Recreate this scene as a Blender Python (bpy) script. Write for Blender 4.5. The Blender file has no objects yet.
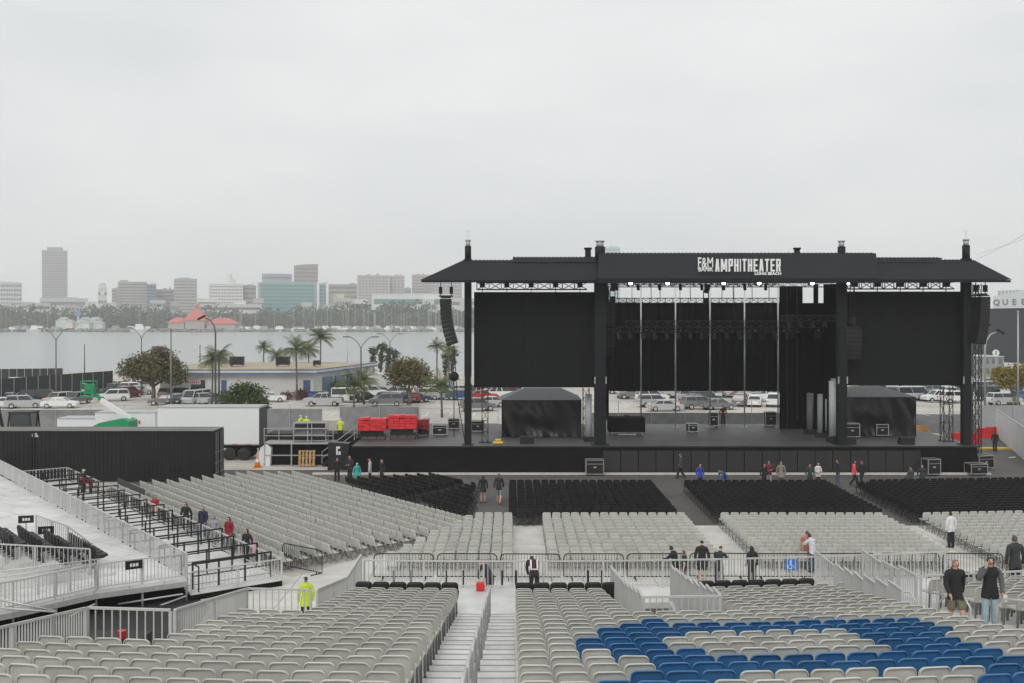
import bpy, bmesh, math, random
from mathutils import Vector, Matrix
rnd = random.Random(7)
PI = math.pi
SC = bpy.context.scene
COL = SC.collection
# ---- camera frame (metres; the lens looks along +Y, eye 11 m above the floor)
F, H, CX, HY = 1050.0, 11.0, 512.0, 318.0
def at(x, y, Y): return Vector(((x - CX) / F * Y, Y, H - (y - HY) / F * Y))
def gx(x, Y): return (x - CX) / F * Y
def gz(y, Y): return H - (y - HY) / F * Y
def px(p): return (CX + F * p[0] / p[1], HY + F * (H - p[2]) / p[1])

# ---------------------------------------------------------------- materials
MATS = {}
def mat(name, rgb, rough=.6, metal=0.0, var=.12, scale=6.0, bump=0.0, spec=.5, rand=0.0, stain=0.0, stain_scale=.4, slab=None):
    if name in MATS: return MATS[name]
    m = bpy.data.materials.new(name); m.use_nodes = True
    nt = m.node_tree; N = nt.nodes; L = nt.links
    b = N['Principled BSDF']
    b.inputs['Roughness'].default_value = rough
    b.inputs['Metallic'].default_value = metal
    b.inputs['Specular IOR Level'].default_value = spec
    tc = N.new('ShaderNodeTexCoord')
    geo = N.new('ShaderNodeNewGeometry')
    nz = N.new('ShaderNodeTexNoise'); nz.inputs['Scale'].default_value = scale; nz.inputs['Detail'].default_value = 5
    L.new(geo.outputs['Position'], nz.inputs['Vector'])
    mp = N.new('ShaderNodeMapRange')
    mp.inputs['From Min'].default_value = .3; mp.inputs['From Max'].default_value = .7
    mp.inputs['To Min'].default_value = 1 - var; mp.inputs['To Max'].default_value = 1 + var
    L.new(nz.outputs['Fac'], mp.inputs['Value'])
    val = mp.outputs['Result']
    if rand > 0:
        oi = N.new('ShaderNodeObjectInfo')
        mr = N.new('ShaderNodeMapRange'); mr.inputs['To Min'].default_value = 1 - rand; mr.inputs['To Max'].default_value = 1 + rand
        L.new(oi.outputs['Random'], mr.inputs['Value'])
        mu = N.new('ShaderNodeMath'); mu.operation = 'MULTIPLY'
        L.new(val, mu.inputs[0]); L.new(mr.outputs['Result'], mu.inputs[1]); val = mu.outputs[0]
    if stain > 0:
        n2 = N.new('ShaderNodeTexNoise'); n2.inputs['Scale'].default_value = stain_scale; n2.inputs['Detail'].default_value = 8; n2.inputs['Roughness'].default_value = .65
        L.new(geo.outputs['Position'], n2.inputs['Vector'])
        m2 = N.new('ShaderNodeMapRange'); m2.inputs['From Min'].default_value = .42; m2.inputs['From Max'].default_value = .68
        m2.inputs['To Min'].default_value = 1.0; m2.inputs['To Max'].default_value = 1 - stain
        L.new(n2.outputs['Fac'], m2.inputs['Value'])
        mu = N.new('ShaderNodeMath'); mu.operation = 'MULTIPLY'
        L.new(val, mu.inputs[0]); L.new(m2.outputs['Result'], mu.inputs[1]); val = mu.outputs[0]
    if slab:
        bk = N.new('ShaderNodeTexBrick'); bk.offset = 0.0; bk.inputs['Scale'].default_value = 1.0; bk.inputs['Brick Width'].default_value = slab[0]; bk.inputs['Row Height'].default_value = slab[1]; bk.inputs['Mortar Size'].default_value = slab[2]
        bk.inputs['Color1'].default_value = (1, 1, 1, 1); bk.inputs['Color2'].default_value = (.93, .93, .93, 1); bk.inputs['Mortar'].default_value = (.6, .6, .6, 1)
        mpn = N.new('ShaderNodeMapping'); mpn.inputs['Rotation'].default_value = (0, 0, slab[3]); L.new(geo.outputs['Position'], mpn.inputs['Vector']); L.new(mpn.outputs[0], bk.inputs['Vector'])
        mu = N.new('ShaderNodeMath'); mu.operation = 'MULTIPLY'; L.new(val, mu.inputs[0]); L.new(bk.outputs['Color'], mu.inputs[1]); val = mu.outputs[0]
    vm = N.new('ShaderNodeVectorMath'); vm.operation = 'SCALE'
    vm.inputs[0].default_value = rgb
    L.new(val, vm.inputs['Scale'])
    L.new(vm.outputs['Vector'], b.inputs['Base Color'])
    if bump > 0:
        bp = N.new('ShaderNodeBump'); bp.inputs['Strength'].default_value = bump; bp.inputs['Distance'].default_value = .02
        L.new(nz.outputs['Fac'], bp.inputs['Height']); L.new(bp.outputs['Normal'], b.inputs['Normal'])
    MATS[name] = m
    return m
def emit(name, rgb, s):
    m = bpy.data.materials.new(name); m.use_nodes = True
    b = m.node_tree.nodes['Principled BSDF']
    b.inputs['Base Color'].default_value = (*rgb, 1); b.inputs['Emission Color'].default_value = (*rgb, 1); b.inputs['Emission Strength'].default_value = s
    return m

SEAT = mat('grey_seat_plastic', (.50, .497, .455), .45, var=.06, scale=3, rand=.09, spec=.4, stain=.10, stain_scale=2.5)
BLUE = mat('blue_seat_plastic', (.030, .130, .30), .42, var=.06, scale=3, rand=.12, stain=.12, stain_scale=2.5)
CHAIRG = mat('grey_chair_plastic', (.50, .502, .462), .5, var=.07, scale=3, rand=.10)
BLACKV = mat('black_vinyl', (.013, .013, .015), .55, spec=.3, var=.15, rand=.2)
LEGM = mat('galvanised_leg', (.22, .225, .22), .45, metal=.5)
DKLEG = mat('dark_chair_leg', (.03, .03, .032), .5)
ALU = mat('mill_aluminium', (.53, .53, .52), .45, metal=.25, var=.05, scale=2, stain=.10, stain_scale=.7)
DECKW = mat('aluminium_deck', (.68, .68, .665), .5, metal=.15, var=.06, scale=1.3, stain=.28, stain_scale=.6)
WALKW = mat('walkway_plank', (.70, .70, .685), .5, metal=.1, var=.06, scale=1.3, stain=.30, stain_scale=.45, slab=(2.4, 1.2, .02, .649))
NOSE = mat('tread_nosing', (.27, .265, .26), .6)
STEELG = mat('galvanised_steel', (.42, .425, .42), .5, metal=.35, var=.1)
BLKMET = mat('black_painted_steel', (.016, .016, .018), .55, spec=.25)
STAGEBLK = mat('stage_black_steel', (.011, .012, .014), .65, var=.1, scale=1, spec=.2)
ROOFM = mat('charcoal_roof_sheet', (.016, .018, .020), .7, var=.06, scale=.5, spec=.22)
SCREEN = mat('led_screen_off', (.009, .0095, .010), .7, var=.03, spec=.12)
DRAPE = mat('black_drape', (.009, .009, .010), .95, spec=.1, var=.2, scale=1)
DECKD = mat('stage_deck_ply', (.085, .083, .082), .55, var=.15, scale=.6, stain=.35)
WHITEP = mat('white_paint', (.72, .74, .74), .45, var=.04, scale=.4, stain=.08)
CONTB = mat('black_container_paint', (.011, .011, .012), .6, var=.12, scale=.5, spec=.25)
RUBBER = mat('tyre_rubber', (.02, .02, .02), .85)
GLASSD = mat('dark_window_glass', (.02, .025, .03), .12, var=.02, spec=.7)
REDP = mat('red_paint', (.55, .02, .025), .45, var=.1)
GREENP = mat('green_paint', (.01, .25, .10), .4)
ORANGE = mat('orange_paint', (.75, .22, .02), .5)
YELLOW = mat('hivis_yellow', (.62, .80, .04), .7)
WOODM = mat('pallet_wood', (.42, .26, .12), .8, var=.3, scale=5)
TENTR = mat('grey_tent_vinyl', (.13, .14, .145), .6)
TENTW = mat('black_tent_vinyl', (.014, .014, .016), .38, var=.3, scale=1.5, bump=.6)
CHROME = mat('bare_aluminium', (.62, .62, .62), .3, metal=.7)
CASE = mat('road_case_laminate', (.018, .018, .02), .55, spec=.25)

# ---------------------------------------------------------------- mesh helper
class MB:
    def __init__(s): s.v = []; s.f = []
    def add(s, vs, fs):
        o = len(s.v); s.v += [tuple(p) for p in vs]; s.f += [tuple(i + o for i in f) for f in fs]
        return s
    def hexa(s, p):   # 4 bottom, 4 top
        return s.add(p, [(3, 2, 1, 0), (4, 5, 6, 7), (0, 1, 5, 4), (1, 2, 6, 5), (2, 3, 7, 6), (3, 0, 4, 7)])
    def box(s, x0, x1, y0, y1, z0, z1):
        return s.hexa([(x0, y0, z0), (x1, y0, z0), (x1, y1, z0), (x0, y1, z0), (x0, y0, z1), (x1, y0, z1), (x1, y1, z1), (x0, y1, z1)])
    def obox(s, c, sx, sy, sz, rz=0.0, rx=0.0, ry=0.0):
        M = Matrix.Translation(c) @ Matrix.Rotation(rz, 4, 'Z') @ Matrix.Rotation(rx, 4, 'X') @ Matrix.Rotation(ry, 4, 'Y')
        q = [(-1, -1, -1), (1, -1, -1), (1, 1, -1), (-1, 1, -1), (-1, -1, 1), (1, -1, 1), (1, 1, 1), (-1, 1, 1)]
        return s.hexa([M @ Vector((a * sx / 2, b * sy / 2, d * sz / 2)) for a, b, d in q])
    def bar(s, p, q, w, h=None):
        p = Vector(p); q = Vector(q); h = h or w
        d = (q - p).normalized()
        up = Vector((0, 0, 1)) if abs(d.z) < .95 else Vector((0, 1, 0))
        a = d.cross(up).normalized() * w / 2; b = a.cross(d).normalized() * h / 2
        return s.hexa([p - a - b, p + a - b, q + a - b, q - a - b, p - a + b, p + a + b, q + a + b, q - a + b])
    def tube(s, pts, r, n=8, cap=True):
        pts = [Vector(p) for p in pts]
        rs = r if isinstance(r, (list, tuple)) else [r] * len(pts)
        o = len(s.v); prev = None
        for i, p in enumerate(pts):
            d = (pts[min(i + 1, len(pts) - 1)] - pts[max(i - 1, 0)]).normalized()
            if prev is None:
                up = Vector((0, 0, 1)) if abs(d.z) < .9 else Vector((0, 1, 0))
                a = d.cross(up).normalized()
            else:
                a = (prev - d * prev.dot(d)).normalized()
            prev = a; b = d.cross(a)
            for k in range(n):
                t = 2 * PI * k / n
                s.v.append(tuple(p + (a * math.cos(t) + b * math.sin(t)) * rs[i]))
        for i in range(len(pts) - 1):
            for k in range(n):
                k2 = (k + 1) % n
                s.f.append((o + i * n + k, o + i * n + k2, o + (i + 1) * n + k2, o + (i + 1) * n + k))
        if cap:
            s.f.append(tuple(o + k for k in range(n))[::-1]); e = o + (len(pts) - 1) * n
            s.f.append(tuple(e + k for k in range(n)))
        return s
    def prism(s, poly, a0, a1, axis='y'):   # poly of (u,v); extruded along axis
        n = len(poly)
        def P(u, v, w): return {'y': (u, w, v), 'x': (w, u, v), 'z': (u, v, w)}[axis]
        vs = [P(u, v, a0) for u, v in poly] + [P(u, v, a1) for u, v in poly]
        fs = [tuple(range(n)), tuple(range(2 * n - 1, n - 1, -1))] + [(i, i + n, (i + 1) % n + n, (i + 1) % n) for i in range(n)]
        return s.add(vs, fs)
    def ball(s, c, r, n=8, m=6, sc=(1, 1, 1), jit=0.0):
        vs = [(c[0], c[1], c[2] + r * sc[2])]
        for i in range(1, m):
            t = PI * i / m
            for k in range(n):
                a = 2 * PI * k / n; q = r * (1 + jit * (rnd.random() - .5) * 2)
                vs.append((c[0] + q * math.sin(t) * math.cos(a) * sc[0], c[1] + q * math.sin(t) * math.sin(a) * sc[1], c[2] + q * math.cos(t) * sc[2]))
        vs.append((c[0], c[1], c[2] - r * sc[2])); e = len(vs) - 1
        fs = [(0, 1 + k, 1 + (k + 1) % n) for k in range(n)]
        for i in range(m - 2):
            for k in range(n):
                a = 1 + i * n + k; b = 1 + i * n + (k + 1) % n
                fs.append((a, a + n, b + n, b))
        fs += [(e, 1 + (m - 2) * n + (k + 1) % n, 1 + (m - 2) * n + k) for k in range(n)]
        return s.add(vs, fs)
    def xform(s, M): s.v = [tuple(M @ Vector(p)) for p in s.v]; return s
    def merge(s, o, M=None): return s.add([(M @ Vector(p)) for p in o.v] if M is not None else o.v, o.f)
    def mesh(s, name, m, smooth=False):
        me = bpy.data.meshes.new(name); me.from_pydata(s.v, [], s.f); me.update()
        bm = bmesh.new(); bm.from_mesh(me); bmesh.ops.recalc_face_normals(bm, faces=bm.faces); bm.to_mesh(me); bm.free()
        if m: me.materials.append(m)
        if smooth: me.polygons.foreach_set('use_smooth', [True] * len(me.polygons))
        return me
    def build(s, name, m, parent=None, smooth=False):
        return link(name, s.mesh(name, m, smooth), parent)
def link(name, data, parent=None):
    o = bpy.data.objects.new(name, data); COL.objects.link(o)
    if parent is not None: o.parent = parent
    return o
def tag(o, label=None, cat=None, group=None, kind=None):
    if label: o['label'] = label
    if cat: o['category'] = cat
    if group: o['group'] = group
    if kind or cat: o['kind'] = kind or 'thing'
    return o
def thing(name, label, cat, loc=(0, 0, 0), rz=0.0, group=None):
    o = bpy.data.objects.new(name, None); COL.objects.link(o)
    o.location = loc; o.rotation_euler = (0, 0, rz); o.empty_display_size = .2
    return tag(o, label, cat, group, 'thing')
def copy_thing(o, loc, rz, label, scale=None):
    r = o.copy(); COL.objects.link(r); r.location = loc; r.rotation_euler = (0, 0, rz); r['label'] = label
    if scale: r.scale = (scale,) * 3
    for ch in o.children:
        c = ch.copy(); COL.objects.link(c); c.parent = r
        for g in ch.children:
            d = g.copy(); COL.objects.link(d); d.parent = c
    return r
ORD1 = 'zeroth first second third fourth fifth sixth seventh eighth ninth tenth eleventh twelfth thirteenth fourteenth fifteenth sixteenth seventeenth eighteenth nineteenth'.split()
TENS = {2: ('twentieth', 'twenty'), 3: ('thirtieth', 'thirty'), 4: ('fortieth', 'forty'), 5: ('fiftieth', 'fifty')}
def nth(n):
    if n < 20: return ORD1[n]
    a, b = divmod(n, 10)
    return TENS[a][0] if b == 0 else TENS[a][1] + '-' + ORD1[b]
def inpoly(x, y, P):
    c = False; n = len(P); j = n - 1
    for i in range(n):
        if (P[i][1] > y) != (P[j][1] > y) and x < (P[j][0] - P[i][0]) * (y - P[i][1]) / (P[j][1] - P[i][1]) + P[i][0]: c = not c
        j = i
    return c
# ---------------------------------------------------------------- people (built first, while the scene is small)
def skin_mesh(name, pts, edges, rad, root=0, sub=1):
    bm = bmesh.new(); lay = bm.verts.layers.skin.verify()
    vs = []
    for i, p in enumerate(pts):
        v = bm.verts.new(p); r = rad[i]
        v[lay].radius = r if isinstance(r, tuple) else (r, r); v[lay].use_root = (i == root); vs.append(v)
    for a, b in edges: bm.edges.new((vs[a], vs[b]))
    me = bpy.data.meshes.new(name + '_raw'); bm.to_mesh(me); bm.free()
    o = bpy.data.objects.new(name + '_raw', me); COL.objects.link(o)
    sk = o.modifiers.new('skin', 'SKIN'); sk.branch_smoothing = .3; sk.use_smooth_shade = True
    if sub:
        ss = o.modifiers.new('sub', 'SUBSURF'); ss.levels = sub; ss.render_levels = sub
    dg = bpy.context.evaluated_depsgraph_get()
    out = bpy.data.meshes.new_from_object(o.evaluated_get(dg)); out.name = name
    bpy.data.objects.remove(o); bpy.data.meshes.remove(me)
    out.polygons.foreach_set('use_smooth', [True] * len(out.polygons))
    out.materials.clear()
    return out
BASE = dict(pel=(0, 0, .93), sp=(0, .005, 1.12), ch=(0, 0, 1.32), nk=(0, -.005, 1.47), nk2=(0, .01, 1.53), hd=(0, .025, 1.61), ht=(0, .015, 1.70),
            sl=(-.185, 0, 1.41), el=(-.262, -.03, 1.14), wl=(-.262, .03, .90), hl=(-.26, .045, .83),
            sr=(.185, 0, 1.41), er=(.262, -.03, 1.14), wr=(.262, .03, .90), hr=(.26, .045, .83),
            pl=(-.095, 0, .88), kl=(-.105, .02, .49), al=(-.11, -.01, .09), tl=(-.125, .15, .04),
            pr=(.095, 0, .88), kr=(.105, .02, .49), ar=(.11, -.01, .09), tr=(.125, .15, .04))
POSES = {
    'stand': {},
    'walk': dict(kl=(-.10, .16, .52), al=(-.10, .22, .10), tl=(-.11, .37, .06), kr=(.10, .02, .50), ar=(.10, -.26, .14), tr=(.11, -.13, .05),
                 el=(-.24, -.10, 1.15), wl=(-.23, -.12, .91), hl=(-.23, -.11, .84), er=(.24, .04, 1.15), wr=(.22, .19, .95), hr=(.21, .23, .89)),
    'walk2': dict(kr=(.10, .14, .52), ar=(.10, .16, .09), tr=(.11, .31, .05), kl=(-.10, -.02, .50), al=(-.10, -.22, .12), tl=(-.11, -.09, .04),
                  er=(.25, -.08, 1.15), wr=(.24, -.06, .91), hr=(.24, -.05, .84), el=(-.25, .04, 1.15), wl=(-.23, .17, .94), hl=(-.22, .21, .88)),
    'phone': dict(er=(.27, .10, 1.20), wr=(.14, .17, 1.47), hr=(.105, .13, 1.56), el=(-.26, -.02, 1.14), wl=(-.24, .10, .92), hl=(-.23, .13, .86)),
    'carry': dict(el=(-.24, .02, 1.14), wl=(-.12, .24, 1.10), hl=(-.05, .28, 1.12), er=(.24, .02, 1.14), wr=(.12, .24, 1.08), hr=(.05, .28, 1.10)),
    'rest': dict(sp=(0, .03, 1.12), ch=(0, .10, 1.30), nk=(0, .16, 1.43), nk2=(0, .18, 1.49), hd=(0, .22, 1.57), ht=(0, .22, 1.66), sl=(-.185, .11, 1.38), sr=(.185, .11, 1.38),
                 el=(-.26, .30, 1.16), wl=(-.10, .46, 1.12), hl=(-.04, .48, 1.12), er=(.26, .30, 1.16), wr=(.10, .46, 1.12), hr=(.04, .48, 1.12)),
    'lean': dict(pel=(0, -.08, .90), sp=(0, .02, 1.07), ch=(0, .18, 1.21), nk=(0, .29, 1.31), nk2=(0, .33, 1.355), hd=(0, .39, 1.42), ht=(0, .42, 1.50), sl=(-.185, .22, 1.27), sr=(.185, .22, 1.27), pl=(-.095, -.07, .85), pr=(.095, -.07, .85),
                 el=(-.27, .34, 1.02), wl=(-.12, .52, .98), hl=(-.06, .54, .98), er=(.27, .34, 1.02), wr=(.12, .52, .98), hr=(.06, .54, .98)),
    'bend': dict(sp=(0, .12, 1.08), ch=(0, .32, 1.17), nk=(0, .44, 1.24), nk2=(0, .49, 1.27), hd=(0, .56, 1.30), ht=(0, .64, 1.33), sl=(-.185, .38, 1.22), sr=(.185, .38, 1.22),
                 el=(-.20, .46, .95), wl=(-.14, .52, .74), hl=(-.12, .54, .68), er=(.20, .46, .95), wr=(.14, .52, .74), hr=(.12, .54, .68)),
    'sit': dict(pel=(0, 0, .50), sp=(0, -.01, .69), ch=(0, 0, .89), nk=(0, 0, 1.04), nk2=(0, .015, 1.10), hd=(0, .03, 1.18), ht=(0, .02, 1.27), sl=(-.185, 0, .98), sr=(.185, 0, .98),
                el=(-.24, .05, .72), wl=(-.15, .25, .66), hl=(-.12, .31, .66), er=(.24, .05, .72), wr=(.15, .25, .66), hr=(.12, .31, .66),
                pl=(-.10, .05, .47), kl=(-.13, .44, .49), al=(-.13, .42, .09), tl=(-.14, .57, .04), pr=(.10, .05, .47), kr=(.13, .44, .49), ar=(.13, .42, .09), tr=(.14, .57, .04)),
}
RAD = dict(pel=(.155, .115), sp=(.125, .095), ch=(.152, .108), nk=.07, nk2=.052, hd=(.078, .098), ht=(.060, .075), sl=.056, el=.043, wl=.029, hl=.030, sr=.056, er=.043, wr=.029, hr=.030,
           pl=.088, kl=.058, al=.038, tl=.032, pr=.088, kr=.058, ar=.038, tr=.032)
def chain(J, keys, edges, grow, over=None):
    pts = [J[k] for k in keys]; ix = {k: i for i, k in enumerate(keys)}
    rad = []
    for k in keys:
        r = (over or {}).get(k, RAD.get(k))
        rad.append(tuple(x * grow + .008 for x in r) if isinstance(r, tuple) else r * grow + .008)
    return pts, [(ix[a], ix[b]) for a, b in edges], rad
PM = {}
def pmesh(pose, kind):
    key = (pose, kind)
    if key in PM: return PM[key]
    J = dict(BASE); J.update(POSES[pose])
    V = {k: Vector(p) for k, p in J.items()}
    if kind in ('body', 'body_fine'):
        ks = list(RAD)
        ed = [('pel', 'sp'), ('sp', 'ch'), ('ch', 'nk'), ('nk', 'nk2'), ('nk2', 'hd'), ('hd', 'ht')]
        for s in 'lr': ed += [('ch', 's' + s), ('s' + s, 'e' + s), ('e' + s, 'w' + s), ('w' + s, 'h' + s), ('pel', 'p' + s), ('p' + s, 'k' + s), ('k' + s, 'a' + s), ('a' + s, 't' + s)]
        pts, e, r = chain(J, ks, ed, .93)
        up = (V['ht'] - V['hd']).normalized(); fw = Vector((0, 1, 0)) - up * up.y
        fw.normalize()
        pts.append(tuple(V['hd'] + fw * .115 - up * .005)); r.append(.016); e.append((ks.index('hd'), len(pts) - 1))   # nose
        if kind == 'body_fine':
            for s in 'lr':
                w = V['w' + s]; h = V['h' + s]; d = (h - w).normalized(); sx = -1 if s == 'l' else 1
                side = Vector((0, 1, 0)) - d * d.y
                side = side.normalized() if side.length > .2 else Vector((sx, 0, 0))
                inn = d.cross(side).normalized() * (-sx)
                for j, ln in enumerate((.062, .074, .070, .052)):
                    a = h + side * (.027 - .018 * j) + d * .01; b = a + d * ln * .55 - inn * .004; c = b + d * ln * .45 - inn * .02
                    n0 = len(pts); pts += [tuple(a), tuple(b), tuple(c)]; r += [.010, .0085, .007]
                    e += [(ks.index('h' + s), n0), (n0, n0 + 1), (n0 + 1, n0 + 2)]
                a = h + side * .038 - d * .02; b = a + side * .02 + d * .035; n0 = len(pts)
                pts += [tuple(a), tuple(b)]; r += [.012, .009]; e += [(ks.index('h' + s), n0), (n0, n0 + 1)]
        out = skin_mesh('body', pts, e, r, 0, 2 if kind == 'body' else 1)
    elif kind in ('jacket', 'tee', 'vest', 'coat', 'trousers', 'shorts', 'hair', 'longhair', 'cap'):
        SEG = [('torso', 'pel', 'sp'), ('torso', 'sp', 'ch'), ('torso', 'ch', 'nk'), ('neck', 'nk', 'nk2'), ('head', 'nk2', 'hd'), ('head', 'hd', 'ht')]
        for q in 'lr': SEG += [('torso', 'ch', 's' + q), ('arm', 's' + q, 'e' + q), ('fore', 'e' + q, 'w' + q), ('hand', 'w' + q, 'h' + q), ('hip', 'pel', 'p' + q), ('thigh', 'p' + q, 'k' + q), ('shin', 'k' + q, 'a' + q), ('foot', 'a' + q, 't' + q)]
        up = (V['ht'] - V['hd']).normalized(); fw = (Vector((0, 1, 0)) - up * up.y).normalized()
        def where(p):
            best = None
            for nm, u, v in SEG:
                d = V[v] - V[u]; t = max(0, min(1, (p - V[u]).dot(d) / d.length_squared)); r = RAD[v]; r2 = RAD[u]
                r = (r[0] if isinstance(r, tuple) else r) * t + (r2[0] if isinstance(r2, tuple) else r2) * (1 - t)
                q = (p - V[u] - d * t).length - r * .9
                if best is None or q < best[0]: best = (q, nm, t, u)
            return best[1:]
        def keep(p):
            nm, t, u = where(p)
            if kind in ('jacket', 'coat'): return nm in ('torso', 'arm', 'fore') or (nm == 'neck' and t < .35) or (nm in ('hip', 'thigh') and (p - V['pel']).dot((V['sp'] - V['pel']).normalized()) > -.14)
            if kind == 'vest': return (nm == 'torso' or (nm in ('hip', 'thigh') and (p - V['pel']).dot((V['sp'] - V['pel']).normalized()) > -.15)) and not (nm == 'torso' and u == 'ch' and t > .85 and abs(p.x) > .15)
            if kind == 'tee': return nm == 'torso' or (nm == 'arm' and t < .68) or (nm in ('hip', 'thigh') and (p - V['pel']).dot((V['sp'] - V['pel']).normalized()) > -.12)
            if kind == 'trousers': return nm in ('hip', 'thigh', 'shin') or (nm == 'torso' and u == 'pel' and t < .7)
            if kind == 'shorts': return nm == 'hip' or (nm == 'thigh' and t < .85) or (nm == 'torso' and u == 'pel' and t < .7)
            if nm != 'head': return False
            e = p - V['hd']; a_, b_ = e.dot(up), e.dot(fw)
            if kind == 'cap': return a_ > .045 or (b_ < -.02 and a_ > .0)
            return a_ > .058 or (a_ > -.06 and b_ < .022) or (kind == 'longhair' and b_ < .0)
        bm = bmesh.new(); bm.from_mesh(pmesh(pose, 'body')); bm.normal_update()
        bmesh.ops.delete(bm, geom=[f for f in bm.faces if not keep(f.calc_center_median())], context='FACES')
        nrm = [(v, v.normal.copy()) for v in bm.verts]
        off = {'jacket': .021, 'coat': .028, 'tee': .018, 'vest': .029, 'trousers': .015, 'shorts': .020, 'hair': .020, 'longhair': .026, 'cap': .022}[kind]
        for v, n in nrm:
            o_ = off
            if kind in ('jacket', 'coat') and where(v.co)[0] in ('arm', 'fore'): o_ = .013
            if kind == 'trousers' and where(v.co)[0] == 'shin': o_ = .026
            v.co += n * o_
        edge = [e for e in bm.edges if e.is_boundary]
        r_ = bmesh.ops.extrude_edge_only(bm, edges=edge)
        for v in [g for g in r_['geom'] if isinstance(g, bmesh.types.BMVert)]:
            n = min(nrm, key=lambda q: (q[0].co - v.co).length_squared)[1] if len(nrm) < 600 else None
            if n: v.co -= n * (off * .9)
        if kind == 'coat':
            c0 = (V['pel'] + V['sp']) / 2; c1 = (V['kl'] + V['kr'] + V['pl'] + V['pr']) / 4
            rr = []
            for i in range(6):
                t = i / 5; c = c0.lerp(Vector((c1.x, c1.y * .6, .70 if pose != 'sit' else .4)), t); a_, b_ = .165 + .065 * t, .125 + .075 * t
                rr.append([bm.verts.new(c + Vector((a_ * math.cos(q * PI / 8), b_ * math.sin(q * PI / 8), 0))) for q in range(16)])
            for i in range(5):
                for q in range(16): bm.faces.new((rr[i][q], rr[i][(q + 1) % 16], rr[i + 1][(q + 1) % 16], rr[i + 1][q]))
        out = bpy.data.meshes.new({'coat': 'coat', 'tee': 'shirt'}.get(kind, kind)); 
        bmesh.ops.recalc_face_normals(bm, faces=bm.faces)
        bm.to_mesh(out); bm.free()
        if kind in ('longhair', 'cap'):
            m = MB(); m.v = [tuple(v.co) for v in out.vertices]; m.f = [tuple(p.vertices) for p in out.polygons]
            c = V['hd'].lerp(V['ht'], .5)
            if kind == 'longhair': m.ball(c - fw * .055 - up * .12, .10, 10, 8, (.92, .55, 1.75))
            else:
                vv = []
                for i in range(9):
                    t = PI * i / 8; vv.append(c + fw * (.055 + .13 * math.sin(t)) + Vector((-.085 * math.cos(t), 0, 0)) + up * (-.012 - .02 * math.sin(t)))
                m.add(vv + [v + up * .012 for v in vv], [tuple(range(9))[::-1], tuple(range(9, 18))] + [(i, (i + 1) % 9, (i + 1) % 9 + 9, i + 9) for i in range(9)])
            out = m.mesh(kind, None)
        out.polygons.foreach_set('use_smooth', [True] * len(out.polygons))
    elif kind in ('shoe_l', 'shoe_r'):
        s = kind[-1]
        a = V['a' + s]; t = V['t' + s]
        out = skin_mesh('shoe', [tuple(a - Vector((0, .05, .03))), tuple(a.lerp(t, .4) - Vector((0, 0, .005))), tuple(t + Vector((0, .04, 0)))], [(0, 1), (1, 2)], [(.045, .045), (.05, .045), (.042, .03)])
    elif kind in ('eye_l', 'eye_r'):
        up = (V['ht'] - V['hd']).normalized(); fw = (Vector((0, 1, 0)) - up * up.y).normalized()
        m = MB(); m.ball(V['hd'] + fw * .087 + up * .022 + Vector((.032 * (-1 if kind[-1] == 'l' else 1), 0, 0)), .011, 6, 4); out = m.mesh('eye', None, True)
    elif kind == 'mouth':
        up = (V['ht'] - V['hd']).normalized(); fw = (Vector((0, 1, 0)) - up * up.y).normalized()
        m = MB(); m.obox(V['hd'] + fw * .09 - up * .045, .045, .014, .010); out = m.mesh('mouth', None)
    PM[key] = out
    return out
CLOTH = {}
def cloth(rgb):
    k = 'cloth_' + '_'.join('%.3f' % c for c in rgb)
    return mat(k, rgb, .85, var=.15, scale=9)
SKIN_L = mat('skin_light', (.52, .30, .21), .55, var=.05); SKIN_D = mat('skin_brown', (.26, .14, .085), .55, var=.05)
LIPS = mat('lip_colour', (.30, .10, .09), .5); EYEM = mat('eye_dark', (.03, .025, .02), .3)
def dressed(name, me, m, parent):
    me2 = PMM.get((me.name, m.name))
    if me2 is None:
        me2 = me.copy(); me2.materials.append(m); PMM[(me.name, m.name)] = me2
    return link(name, me2, parent)
PMM = {}
def person(loc, face, pose, label, top=('jacket', (.02, .02, .022)), legs=('trousers', (.02, .02, .025)), hair=('hair', (.03, .02, .015)), skin=None, scale=1.0, fine=False, shoe=(.03, .03, .03), group='people around the seats and the stage', over=None):
    """face: heading in degrees, 0 = looking along +Y (towards the stage), 180 = towards the camera"""
    skin = skin or SKIN_L
    t = thing('person', label, 'person', loc, math.radians(face), group); t.scale = (scale,) * 3
    dressed('body', pmesh(pose, 'body_fine' if fine else 'body'), skin, t)
    if top: dressed('shirt' if top[0] == 'tee' else top[0], pmesh(pose, top[0]), cloth(top[1]), t)
    if over: dressed('vest', pmesh(pose, 'vest'), cloth(over), t)
    if legs: dressed(legs[0], pmesh(pose, legs[0]), cloth(legs[1]), t)
    if hair: dressed('cap' if hair[0] == 'cap' else 'hair', pmesh(pose, hair[0]), cloth(hair[1]), t)
    for s in 'lr': dressed('shoe', pmesh(pose, 'shoe_' + s), cloth(shoe), t)
    if fine:
        for s in 'lr': dressed('eye', pmesh(pose, 'eye_' + s), EYEM, t)
        dressed('mouth', pmesh(pose, 'mouth'), LIPS, t)
    return t
BLK = (.015, .015, .017)
G0 = 0.012   # top of the floor sheets
def gp(x, yhead, tall=1.75, z=G0):   # floor spot for a head seen at pixel row yhead
    Y = F * (H - z - tall) / (yhead - HY); return Vector((gx(x, Y), Y, z))
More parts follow.
